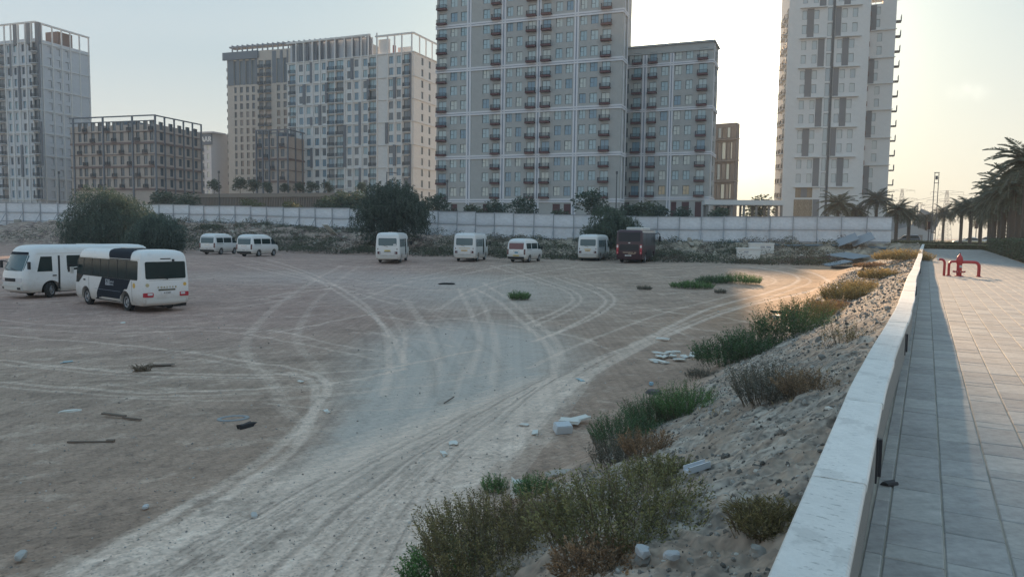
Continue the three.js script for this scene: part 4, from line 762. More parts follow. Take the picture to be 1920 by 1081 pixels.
// ---------------------------------------------------------------- vehicles (front towards -z, left side -x)
// layers: [y, front z, rear z, half width, corner radius]; horizontal rounded outlines stacked upwards
const evaluator = new Evaluator(); evaluator.attributes = ['position', 'normal']; evaluator.useGroups = false;
function vehicleForm(layers, { bowF = 0.12, bowR = 0.06, rF = 0.28, rR = 0.16 } = {}) {
  const ys = layers.map((l) => l[0]), col = (k) => (y) => table(ys, layers.map((l) => l[k]), y);
  const F = col(1), R = col(2), Wd = col(3);
  const rearZ = (x, y) => R(y) - bowR * Math.pow(x / Wd(y), 2), frontZ = (x, y) => F(y) + bowF * Math.pow(x / Wd(y), 2);
  const NA = 5, NB = 8;
  const ring = (y, zf, zr, w) => {
    const P = [], a = Math.min(rR, w * 0.6), f = Math.min(rF, w * 0.6), rz = (x) => zr - bowR * (x / w) ** 2, fz = (x) => zf + bowF * (x / w) ** 2;
    for (let i = 0; i <= NB; i++) { const x = -w + a + (2 * w - 2 * a) * i / NB; P.push([x, y, rz(x)]); }
    for (let i = 1; i <= NA; i++) { const t = i / NA * Math.PI / 2; P.push([w - a + a * Math.sin(t), y, rz(w - a) - a + a * Math.cos(t)]); }
    for (let i = 1; i <= 6; i++) P.push([w, y, lerp(rz(w - a) - a, fz(w - f) + f, i / 6)]);
    for (let i = 1; i <= NA; i++) { const t = i / NA * Math.PI / 2; P.push([w - f + f * Math.cos(t), y, fz(w - f) + f - f * Math.sin(t)]); }
    for (let i = 1; i <= NB; i++) { const x = w - f - (2 * w - 2 * f) * i / NB; P.push([x, y, fz(x)]); }
    for (let i = 1; i <= NA; i++) { const t = i / NA * Math.PI / 2; P.push([-w + f - f * Math.sin(t), y, fz(w - f) + f - f * Math.cos(t)]); }
    for (let i = 1; i <= 6; i++) P.push([-w, y, lerp(fz(w - f) + f, rz(w - a) - a, i / 6)]);
    for (let i = 1; i < NA; i++) { const t = i / NA * Math.PI / 2; P.push([-w + a - a * Math.cos(t), y, rz(w - a) - a + a * Math.sin(t)]); }
    return P;
  };
  const body = () => {
    const rings = layers.map(([y, f, r, w]) => ring(y, f, r, w)), n = rings[0].length, P = rings.flat(2), I = [];
    for (let k = 0; k + 1 < rings.length; k++) for (let i = 0; i < n; i++) { const j = (i + 1) % n, a = k * n + i, b = k * n + j; I.push(a, b, a + n, b, b + n, a + n); }
    for (const [k, f] of [[0, 0], [rings.length - 1, 1]]) { const [y, zf, zr] = layers[k], c = P.length / 3; P.push(0, y, (zf + zr) / 2); for (let i = 0; i < n; i++) { const j = (i + 1) % n; f ? I.push(c, k * n + i, k * n + j) : I.push(c, k * n + j, k * n + i); } }
    const g = new THREE.BufferGeometry(); g.setAttribute('position', new THREE.Float32BufferAttribute(P, 3)); g.setIndex(I); g.computeVertexNormals(); return g;
  };
  return { F, R, W: Wd, rearZ, frontZ, body };
}
function cutArches(geo, axles, r, half) {
  let brush = new Brush(geo); brush.updateMatrixWorld();
  for (const [z, y] of axles) for (const s of [-1, 1]) {
    const c = new Brush(new THREE.CylinderGeometry(r, r, 0.6, 28).rotateZ(Math.PI / 2)); c.position.set(s * (half - 0.1), y, z); c.updateMatrixWorld(); brush = evaluator.evaluate(brush, c, SUBTRACTION);
  }
  const out = toCreasedNormals(brush.geometry, 0.6), q = out.attributes.position, uv = new Float32Array(q.count * 2); for (let i = 0; i < q.count; i++) { uv[i * 2] = q.getZ(i) / 5 + q.getX(i) / 3; uv[i * 2 + 1] = clamp(q.getY(i) / 3, 0.01, 0.99); }
  out.setAttribute('uv', new THREE.BufferAttribute(uv, 2)); return out;
}
function roundedPts(x0, x1, y0, y1, r, n = 4, sub = 8) {
  const P = [], c = (cx, cy, a) => { for (let i = 0; i <= n; i++) { const t = a + i / n * Math.PI / 2; P.push([cx + r * Math.cos(t), cy + r * Math.sin(t)]); } };
  c(x1 - r, y1 - r, 0); for (let i = 1; i < sub; i++) P.push([lerp(x1 - r, x0 + r, i / sub), y1]);
  c(x0 + r, y1 - r, Math.PI / 2); c(x0 + r, y0 + r, Math.PI); for (let i = 1; i < sub; i++) P.push([lerp(x0 + r, x1 - r, i / sub), y0]); c(x1 - r, y0 + r, Math.PI * 1.5); return P;
}
const shapeOf = (pts) => new THREE.Shape(pts.map(([a, b]) => new THREE.Vector2(a, b)));
// a thin plate that follows the body: columns across the outline, rows up it, with edges
function plateOver(pts, map, thick, flip) {
  const as = pts.map((p) => p[0]), a0 = Math.min(...as), a1 = Math.max(...as), cuts = [...new Set([...as, ...Array.from({ length: 13 }, (_, i) => lerp(a0, a1, i / 12))].map((v) => Math.round(clamp(v, a0 + 1e-4, a1 - 1e-4) * 1e4) / 1e4))].sort((p, q) => p - q), NR = 5;
  const span2 = (a) => { const ys = []; for (let i = 0; i < pts.length; i++) { const [x0, y0] = pts[i], [x1, y1] = pts[(i + 1) % pts.length]; if ((x0 <= a && x1 > a) || (x1 <= a && x0 > a)) ys.push(lerp(y0, y1, (a - x0) / (x1 - x0))); } return [Math.min(...ys), Math.max(...ys)]; };
  const cols = cuts.map((a) => { const [lo, hi] = span2(a); return Array.from({ length: NR + 1 }, (_, j) => [a, lerp(lo, hi, j / NR)]); }).filter((c) => isFinite(c[0][1]));
  const P = [], tri = (a, b, c) => flip ? P.push(...a, ...c, ...b) : P.push(...a, ...b, ...c), quad = (a, b, c, d) => { tri(a, b, c); tri(a, c, d); };
  const O = cols.map((c) => c.map(([a, y]) => map(a, y, 0))), B = cols.map((c) => c.map(([a, y]) => map(a, y, -thick)));
  for (let i = 0; i + 1 < cols.length; i++) { for (let j = 0; j < NR; j++) quad(O[i][j], O[i + 1][j], O[i + 1][j + 1], O[i][j + 1]); quad(B[i][0], B[i + 1][0], O[i + 1][0], O[i][0]); quad(O[i][NR], O[i + 1][NR], B[i + 1][NR], B[i][NR]); }
  const e = cols.length - 1; for (let j = 0; j < NR; j++) { quad(B[0][j], O[0][j], O[0][j + 1], B[0][j + 1]); quad(O[e][j], B[e][j], B[e][j + 1], O[e][j + 1]); }
  const g = new THREE.BufferGeometry(); g.setAttribute('position', new THREE.Float32BufferAttribute(P, 3)); return clean(toCreasedNormals(g, 0.5));
}
const onSide = (form, sgn, pts, off = 0.006, thick = 0.02) => plateOver(pts, (z, y, d) => [sgn * (form.W(y) + off + d), y, z], thick, sgn > 0);          // pts are [z, y]
const onEnd = (form, rear, pts, off = 0.006, thick = 0.02) => { const f = rear ? form.rearZ : form.frontZ, s = rear ? 1 : -1; return plateOver(pts, (x, y, d) => [x, y, f(x, y) + s * (off + d)], thick, !rear); }; // pts are [x, y]
const VM = {
  white: new THREE.MeshPhysicalMaterial({ map: dataTex(256, (u, v) => { const n = ns(u, v) * 0.5 + ns(u * 3, v * 2) * 0.5, dust = clamp(smooth(0.34, 0.08, v + (n - 0.5) * 0.25) * 0.75 + smooth(0.55, 0.72, n) * 0.18); return [lerp(0.71, 0.42, dust), lerp(0.715, 0.37, dust), lerp(0.715, 0.31, dust)]; }, true), roughness: 0.4, clearcoat: 0.5, clearcoatRoughness: 0.2 }),
  cream: new THREE.MeshPhysicalMaterial({ color: rgb(0.6, 0.59, 0.56), roughness: 0.45, clearcoat: 0.4, clearcoatRoughness: 0.3 }),
  navy: new THREE.MeshPhysicalMaterial({ color: rgb(0.012, 0.017, 0.028), roughness: 0.75, specularIntensity: 0.35, clearcoat: 0.0, clearcoatRoughness: 0.2 }),
  maroon: new THREE.MeshPhysicalMaterial({ color: rgb(0.055, 0.022, 0.032), roughness: 0.45, clearcoat: 0.25, clearcoatRoughness: 0.1 }),
  charcoal: new THREE.MeshPhysicalMaterial({ color: rgb(0.018, 0.02, 0.028), roughness: 0.35, specularIntensity: 0.5, clearcoat: 0.2, clearcoatRoughness: 0.1 }),
  glass: new THREE.MeshPhysicalMaterial({ color: rgb(0.016, 0.03, 0.032), roughness: 0.1, specularIntensity: 0.2 }),
  paleGlass: new THREE.MeshPhysicalMaterial({ color: rgb(0.085, 0.14, 0.16), roughness: 0.08, specularIntensity: 0.9 }),
  redFilm: new THREE.MeshPhysicalMaterial({ color: rgb(0.13, 0.025, 0.035), roughness: 0.3, clearcoat: 0.8 }),
  black: mat(0.015, 0.015, 0.017, 0.7), tyre: mat(0.022, 0.022, 0.023, 0.9), under: mat(0.02, 0.02, 0.02, 0.95), rim: mat(0.42, 0.43, 0.45, 0.4, { metalness: 0.5 }), rimDark: mat(0.12, 0.13, 0.14, 0.5, { metalness: 0.4 }),
  lampRed: new THREE.MeshPhysicalMaterial({ color: rgb(0.42, 0.02, 0.04), roughness: 0.2, clearcoat: 1 }), lampDark: new THREE.MeshPhysicalMaterial({ color: rgb(0.09, 0.025, 0.04), roughness: 0.2, clearcoat: 1 }), lampClear: new THREE.MeshPhysicalMaterial({ color: rgb(0.6, 0.6, 0.62), roughness: 0.15, clearcoat: 1 }),
  plateYellow: mat(0.62, 0.46, 0.06, 0.5), plateWhite: mat(0.68, 0.68, 0.68, 0.5), amber: mat(0.65, 0.4, 0.08, 0.6), chrome: mat(0.5, 0.5, 0.5, 0.25, { metalness: 0.8 }), seam: mat(0.1, 0.1, 0.1, 0.8), silver: mat(0.42, 0.43, 0.44, 0.5),
};
const tyreGeo = {}, wheelGeos = (r, w) => tyreGeo[r + '_' + w] ??= (() => {
  const pr = [[r * 0.6, -w / 2], [r * 0.92, -w / 2], [r, -w / 2 + 0.03], [r, w / 2 - 0.03], [r * 0.92, w / 2], [r * 0.6, w / 2]].map(([a, b]) => new THREE.Vector2(a, b));
  const tyre = new THREE.LatheGeometry(pr, 28).rotateZ(-Math.PI / 2);
  const rim = merge([new THREE.CylinderGeometry(r * 0.61, r * 0.61, w * 0.5, 24).rotateZ(-Math.PI / 2), new THREE.TorusGeometry(r * 0.57, r * 0.05, 6, 24).rotateY(Math.PI / 2).translate(w * 0.42, 0, 0), new THREE.CylinderGeometry(r * 0.2, r * 0.24, 0.08, 12).rotateZ(-Math.PI / 2).translate(w * 0.32, 0, 0)]);
  const holes = []; for (let i = 0; i < 8; i++) holes.push(new THREE.CylinderGeometry(r * 0.075, r * 0.075, 0.012, 8).rotateZ(-Math.PI / 2).translate(w * 0.25 + 0.004, r * 0.42 * Math.cos(i * Math.PI / 4), r * 0.42 * Math.sin(i * Math.PI / 4)));
  return { tyre, rim, holes: merge(holes) };
})();
function addWheel(v, x, z, r, w, { steer = 0, rim = VM.rim } = {}) {
  const g = wheelGeos(r, w), t = part('wheel', g.tyre, VM.tyre, v); part('rim', g.rim, rim, t); part('rim_holes', g.holes, VM.black, t);
  t.position.set(x, r, z); t.rotation.y = (x < 0 ? Math.PI : 0) + steer; return t;
}
function plate(v, form, rear, x0, x1, y0, y1, m, text) {
  const p = part('number_plate', onEnd(form, rear, roundedPts(x0, x1, y0, y1, 0.01, 2, 4), 0.02, 0.02), m, v);
  if (text) { const t = new TextGeometry(text, { font, size: (y1 - y0) * 0.55, depth: 0.004, curveSegments: 2 }); t.computeBoundingBox(); const c = t.boundingBox; t.translate(-(c.max.x + c.min.x) / 2, -(c.max.y + c.min.y) / 2, 0); const xm = (x0 + x1) / 2, ym = (y0 + y1) / 2; if (!rear) t.rotateY(Math.PI); t.translate(xm, ym, (rear ? form.rearZ : form.frontZ)(xm, ym) + (rear ? 0.021 : -0.021)); part('lettering', t, VM.black, p); }
  return p;
}
const heading = (deg) => -deg * Math.PI / 180;         // compass-like: 0 looks away from the camera, right positive
function seat(px, py, D) { const p = at(px, py, D); return [p.x, landBase(p.x, p.z) + 0.0, p.z]; }

const COASTER = [[0.30, -3.30, 3.36, 0.97], [0.42, -3.44, 3.45, 1.02], [0.75, -3.48, 3.48, 1.035], [1.15, -3.46, 3.48, 1.035], [1.38, -3.38, 3.47, 1.03], [2.14, -3.06, 3.42, 0.985], [2.34, -2.97, 3.39, 0.96], [2.47, -2.86, 3.33, 0.91], [2.55, -2.73, 3.24, 0.83], [2.61, -2.5, 3.05, 0.67], [2.635, -2.2, 2.8, 0.4]];
const coasterForm = vehicleForm(COASTER, { bowF: 0.16, bowR: 0.07, rF: 0.3, rR: 0.17 });
const AX = [[-2.05, 0.40], [1.9, 0.40]];
const coasterBody = cutArches(coasterForm.body(), AX, 0.47, 1.035);
function bus(label, pos, turn, { modern = false, group } = {}) {
  const v = thing('minibus', label, 'minibus', pos, turn, group), f = coasterForm;
  part('body', coasterBody, VM.white, v);
  part('underbody', merge([span(-0.75, 0.75, 0.25, 0.6, -3.1, 3.2), span(-0.7, 0.7, 0.6, 0.95, -2.6, 2.5), span(0.3, 0.9, 0.22, 0.34, 2.5, 3.35)]), VM.under, v);
  for (const [z] of AX) for (const s of [-1, 1]) addWheel(v, s * 0.87, z, 0.385, 0.2, {});
  part('windscreen', onEnd(f, false, roundedPts(-0.86, 0.86, 1.36, 2.14, 0.09, 4, 10)), VM.paleGlass, v);
  const rw = part('rear_window', onEnd(f, true, modern ? roundedPts(-0.86, 0.86, 1.42, 2.14, 0.07, 4, 10) : roundedPts(-0.78, 0.78, 1.5, 2.14, 0.1, 4, 10)), modern ? VM.glass : VM.paleGlass, v);
  part('wiper', bar([0.05, 1.4, f.rearZ(0, 1.4) + 0.03], [-0.35, 1.52, f.rearZ(0, 1.5) + 0.03], 0.025), VM.black, rw);
  if (!modern) {
    for (const s of [-1, 1]) {
      const sp = s < 0 ? [[-2.0, -1.05], [-0.98, -0.02], [0.05, 1.0], [1.07, 2.0], [2.08, 2.95]] : [[-0.2, 0.55], [0.62, 1.37], [1.44, 2.18], [2.25, 2.95]];
      for (const [a, b] of sp) { const w = part('window', onSide(f, s, roundedPts(a, b, 1.38, 2.08, 0.07, 3, 2)), VM.paleGlass, v); part('window_bar', onSide(f, s, [[(a + b) / 2 - 0.02, 1.4], [(a + b) / 2 + 0.02, 1.4], [(a + b) / 2 + 0.02, 2.06], [(a + b) / 2 - 0.02, 2.06]], 0.012, 0.02), VM.silver, w); }
      part('cab_window', onSide(f, s, [[-2.62, 1.3], [-2.1, 1.3], [-2.1, 2.06], [-2.5, 2.06], [-2.9, 1.55], [-2.9, 1.42]]), VM.glass, v);
      part('side_moulding', onSide(f, s, [[-1.5, 0.72], [1.4, 0.72], [1.4, 0.77], [-1.5, 0.77]], 0.012, 0.02), VM.silver, v);
    }
    part('passenger_door', onSide(f, 1, [[-1.1, 0.38], [-0.36, 0.38], [-0.36, 2.1], [-1.1, 2.1]], 0.004, 0.02), VM.glass, v);
    for (const s of [-1, 1]) { const t = part('tail_light', onEnd(f, true, roundedPts(s > 0 ? 0.6 : -0.86, s > 0 ? 0.86 : -0.6, 0.78, 1.0, 0.02, 2, 2), 0.03, 0.05), VM.lampDark, v); part('reversing_lamp', onEnd(f, true, roundedPts(s > 0 ? 0.62 : -0.68, s > 0 ? 0.68 : -0.62, 0.80, 0.98, 0.01, 2, 2), 0.036, 0.02), VM.lampClear, t); part('marker_lamp', onEnd(f, true, roundedPts(s * 0.82 - 0.03, s * 0.82 + 0.03, 1.14, 1.28, 0.02, 2, 2), 0.02, 0.02), VM.lampDark, v); }
    part('boot_seam', onEnd(f, true, [[-0.62, 0.62], [0.62, 0.62], [0.62, 0.632], [-0.62, 0.632]], 0.004, 0.01), VM.seam, v);
  }
  for (const s of [-1, 1]) { const L = []; for (const z of [-1.68, 2.55]) L.push(onSide(f, s, [[z - 0.008, 0.45], [z + 0.008, 0.45], [z + 0.008, 1.3], [z - 0.008, 1.3]], 0.004, 0.01)); L.forEach((g) => part('panel_seam', g, VM.seam, v)); part('rain_gutter', onSide(f, s, [[-2.7, 2.21], [3.2, 2.21], [3.2, 2.23], [-2.7, 2.23]], 0.014, 0.02), VM.cream, v); }
  part('roof_vent', new THREE.BoxGeometry(0.7, 0.05, 0.7).translate(0, 2.64, 0.4), VM.cream, v);
  part('bumper', onEnd(f, true, [[-0.84, 0.36], [0.84, 0.36], [0.84, 0.56], [-0.84, 0.56]], 0.03, 0.05), VM.cream, v);
  for (const s of [-1, 1]) { const m = part('mirror', merge([bar([s * 1.0, 1.75, -3.0], [s * 1.24, 1.82, -3.2], 0.03), box(0.16, 0.36, 0.08, s * 1.24, 1.64, -3.2)]), VM.black, v); }
  for (const s of [-1, 1]) part('headlight', onEnd(f, false, roundedPts(s > 0 ? 0.5 : -0.86, s > 0 ? 0.86 : -0.5, 0.82, 1.02, 0.03, 2, 3), 0.02, 0.04), VM.lampClear, v);
  part('grille', onEnd(f, false, roundedPts(-0.46, 0.46, 0.84, 1.0, 0.02, 2, 4), 0.015, 0.03), VM.black, v);
  part('bumper', onEnd(f, false, [[-0.84, 0.38], [0.84, 0.38], [0.84, 0.66], [-0.84, 0.66]], 0.05, 0.07), VM.cream, v);
  return v;
}
{ // back row
  const a = bus('white minibus with a yellow number plate, alone below the rounded dark tree', seat(737, 487, 67), heading(-1));
  plate(a, coasterForm, true, -0.26, 0.26, 1.02, 1.13, VM.plateYellow, '13 44713'); part('plate_lamp', onEnd(coasterForm, true, [[-0.3, 0.93], [0.3, 0.93], [0.3, 0.97], [-0.3, 0.97]], 0.02, 0.03), VM.black, a);
  part('rear_sticker', onEnd(coasterForm, true, roundedPts(0.5, 0.74, 1.53, 1.65, 0.01, 2, 2), 0.012, 0.01), VM.plateWhite, a);
  const b = bus('white minibus with faded orange rear lettering, between the lone minibus and a van', seat(884, 484, 71), heading(8));
  plate(b, coasterForm, true, -0.3, 0.3, 0.98, 1.08, VM.amber, '60 38461'); part('rear_stripe', onEnd(coasterForm, true, [[-0.5, 1.2], [0.55, 1.2], [0.55, 1.27], [-0.5, 1.27]], 0.008, 0.01), mat(0.62, 0.48, 0.3, 0.6), b);
  const c = bus('white minibus half hidden behind the left side of the dark coach', seat(1114, 482, 76.5), heading(17));
  plate(c, coasterForm, true, -0.26, 0.26, 0.98, 1.08, VM.amber, '50 87412');
  part('rear_stripe', onEnd(coasterForm, true, [[-0.34, 1.14], [0.34, 1.14], [0.34, 1.2], [-0.34, 1.2]], 0.008, 0.01), VM.amber, c);
}
{ // the near minibus with the dark band
  const f = coasterForm, v = bus('white minibus with dark navy band wrapped over its middle, nearest in the lot', [0, 0, 0], 0, { modern: true });
  const p = seat(238, 578, 31.4), q = heading(-51.5), off = new THREE.Vector3(-0.95, 0, 1.9).applyAxisAngle(new THREE.Vector3(0, 1, 0), q);
  v.position.set(p[0] - off.x, p[1], p[2] - off.z); v.rotation.y = q;
  for (const s of [-1, 1]) {
    part('side_glass', onSide(f, s, [[-3.05, 1.0], [-2.75, 1.02], [-2.25, 1.36], [3.02, 1.36], [3.06, 1.42], [3.04, 2.12], [2.98, 2.17], [-2.75, 2.17], [-2.92, 2.0]], 0.008, 0.02), VM.glass, v);
    for (const z of [-2.2, -1.35, -0.5, 0.35, 1.2, 2.05]) part('window_pillar', onSide(f, s, [[z - 0.025, 1.38], [z + 0.025, 1.38], [z + 0.025, 2.15], [z - 0.025, 2.15]], 0.013, 0.01), VM.black, v);
    part('navy_band', onSide(f, s, [[-1.1, 0.34], [1.38, 0.34], [1.42, 0.6], [1.85, 0.93], [2.1, 0.95], [2.42, 1.355], [-0.3, 1.355]], 0.009, 0.02), VM.navy, v);
    part('flank_stripe', onSide(f, s, [[-1.05, 0.8], [1.5, 0.8], [1.52, 0.815], [-1.05, 0.815]], 0.014, 0.01), mat(0.16, 0.2, 0.26, 0.5), v);
    // emblem and two lines of small white lettering on the band
    const ink = mat(0.45, 0.48, 0.52, 0.6), E = [], word = (z0, y0, n, h) => { for (let i = 0; i < n; i++) { const z = z0 + s * i * h * 0.8 * -1 * (s < 0 ? -1 : 1); E.push(onSide(f, s, [[z, y0], [z + h * 0.18, y0], [z + h * 0.18, y0 + h * (i % 3 ? 0.7 : 1)], [z, y0 + h * (i % 3 ? 0.7 : 1)]], 0.016, 0.01), onSide(f, s, [[z, y0 + h * 0.3 * (i % 2)], [z + h * 0.6, y0 + h * 0.3 * (i % 2)], [z + h * 0.6, y0 + h * 0.3 * (i % 2) + h * 0.16], [z, y0 + h * 0.3 * (i % 2) + h * 0.16]], 0.0165, 0.01)); } };
    for (let i = 0; i < 4; i++) E.push(onSide(f, s, [[0.08 + i * 0.11, 1.02], [0.13 + i * 0.11, 1.02], [0.13 + i * 0.11, 1.24 - (i % 2) * 0.05], [0.08 + i * 0.11, 1.24 - (i % 2) * 0.05]], 0.016, 0.01)); E.push(onSide(f, s, [[0.05, 1.25], [0.5, 1.25], [0.5, 1.28], [0.05, 1.28]], 0.016, 0.01));
    word(0.85, 1.16, 9, 0.085); word(0.8, 1.04, 12, 0.085); part('band_lettering', merge(E), ink, v);
    part('sticker', onSide(f, s, Array.from({ length: 14 }, (_, i) => [2.75 + 0.11 * Math.cos(i / 14 * 6.283), 1.13 + 0.11 * Math.sin(i / 14 * 6.283)]), 0.01, 0.01), VM.amber, v);
    part('door_handle', onSide(f, s, [[-2.2, 1.13], [-2.04, 1.13], [-2.04, 1.19], [-2.2, 1.19]], 0.03, 0.03), VM.black, v);
  }
  { // band over the roof: follows the body section between two stations
    const P = [], I = [], sect = []; for (const s of [-1, 1]) { const col = COASTER.filter((l) => l[0] >= 2.1).map((l) => [s * (l[3] + 0.007), l[0] + (l[0] > 2.5 ? 0.006 : 0)]); sect.push(...(s < 0 ? [[-(f.W(2.175) + 0.007), 2.175], ...col.slice(1)] : [...col.slice(1).reverse(), [f.W(2.175) + 0.007, 2.175]])); }
    const n = sect.length; for (const z of [0, 1]) sect.forEach(([x, y]) => P.push(x, y, z ? 2.38 - 0.0 * y : 0.42 - (y - 2.17) * 0.6));
    for (let i = 0; i + 1 < n; i++) I.push(i, i + n, i + 1, i + 1, i + n, i + n + 1);
    const g = new THREE.BufferGeometry(); g.setAttribute('position', new THREE.Float32BufferAttribute(P, 3)); g.setIndex(I); g.computeVertexNormals(); part('roof_band', g, VM.navy, v);
  }
  const gold = mat(0.3, 0.22, 0.06, 0.4), L = []; [...'COASTER'].forEach((ch, i) => { const t = new TextGeometry(ch, { font, size: 0.075, depth: 0.01, curveSegments: 3 }), x = -0.4 + i * 0.125; t.translate(x, 1.03, f.rearZ(x, 1.05) + 0.008); L.push(t); }); part('lettering', merge(L), gold, v);
  part('plate_garnish', onEnd(f, true, roundedPts(-0.36, 0.36, 0.93, 0.99, 0.02, 2, 4), 0.02, 0.03), mat(0.06, 0.06, 0.03, 0.4), v);
  plate(v, f, true, -0.24, 0.26, 0.78, 0.89, VM.plateWhite, '6 51447');
  for (const s of [-1, 1]) {
    const t = part('tail_light', onEnd(f, true, roundedPts(s > 0 ? 0.56 : -0.97, s > 0 ? 0.97 : -0.56, 0.66, 0.85, 0.03, 3, 4), 0.012, 0.08), VM.lampRed, v);
    part('reversing_lamp', onEnd(f, true, roundedPts(s > 0 ? 0.6 : -0.8, s > 0 ? 0.8 : -0.6, 0.74, 0.83, 0.02, 2, 2), 0.02, 0.02), VM.lampClear, t);
    part('sticker', onEnd(f, true, Array.from({ length: 14 }, (_, i) => [s * 0.8 + 0.075 * Math.cos(i / 14 * 6.283), 1.17 + 0.075 * Math.sin(i / 14 * 6.283)]), 0.008, 0.01), s > 0 ? VM.amber : mat(0.5, 0.42, 0.25, 0.6), v);
  }
  part('rear_vent', onEnd(f, true, [[-0.22, 2.24], [0.22, 2.24], [0.22, 2.28], [-0.22, 2.28]], 0.012, 0.02), VM.black, v);
  part('rear_camera', onEnd(f, true, [[0.28, 2.15], [0.36, 2.15], [0.36, 2.24], [0.28, 2.24]], 0.05, 0.06), VM.black, v);
  part('exhaust_box', span(-0.1, 0.7, 0.2, 0.36, 2.7, 3.3), VM.black, v);
  const m = part('mirror', merge([box(0.12, 0.3, 0.16, -1.2, 1.55, -3.1), bar([-1.0, 1.7, -2.95], [-1.2, 1.66, -3.08], 0.035)]), VM.cream, v);
  part('boot_lid_seam', onEnd(f, true, [[-0.72, 1.36], [0.72, 1.36], [0.72, 1.372], [-0.72, 1.372]], 0.004, 0.01), VM.seam, v);
}
{ // the minibus behind it, seen from the front left, driver's door ajar
  const f = coasterForm, v = bus('plain white minibus with its front towards the left and driver door ajar', seat(150, 545, 39.2), heading(-151), { modern: true });
  for (const s of [-1, 1]) {
    part('cab_window', onSide(f, s, [[-2.72, 1.32], [-1.98, 1.32], [-1.98, 2.06], [-2.52, 2.06]]), VM.glass, v);
    for (const [a, b] of [[-1.25, -0.2], [-0.1, 0.95], [1.05, 2.05], [2.15, 2.95]]) part('window', onSide(f, s, roundedPts(a, b, 1.36, 2.1, 0.05, 2, 2)), VM.glass, v);
    part('door_seam', onSide(f, s, [[-1.72, 0.42], [-1.62, 0.42], [-1.58, 2.1], [-1.68, 2.1]], 0.006, 0.01), VM.black, v);
    part('door_handle', onSide(f, s, [[-1.98, 1.08], [-1.8, 1.08], [-1.8, 1.14], [-1.98, 1.14]], 0.03, 0.03), VM.black, v);
  }
  part('visor', onEnd(f, false, [[-0.8, 2.15], [0.8, 2.15], [0.72, 2.28], [-0.72, 2.28]], 0.02, 0.03), VM.navy, v);
  for (const x of [-0.45, 0.25]) part('wiper', bar([x, 1.38, f.frontZ(x, 1.38) - 0.03], [x + 0.5, 1.48, f.frontZ(x + 0.5, 1.48) - 0.03], 0.02), VM.black, v);
  plate(v, f, false, -0.24, 0.24, 0.46, 0.57, VM.plateWhite, '6 51446');
  for (const s of [-1, 1]) part('fog_lamp', onEnd(f, false, roundedPts(s * 0.7 - 0.1, s * 0.7 + 0.1, 0.46, 0.56, 0.02, 2, 2), 0.06, 0.03), VM.black, v);
  v.children.filter((o) => o.name === 'wheel').slice(0, 2).forEach((w) => { w.rotation.y += 0.62; });
}
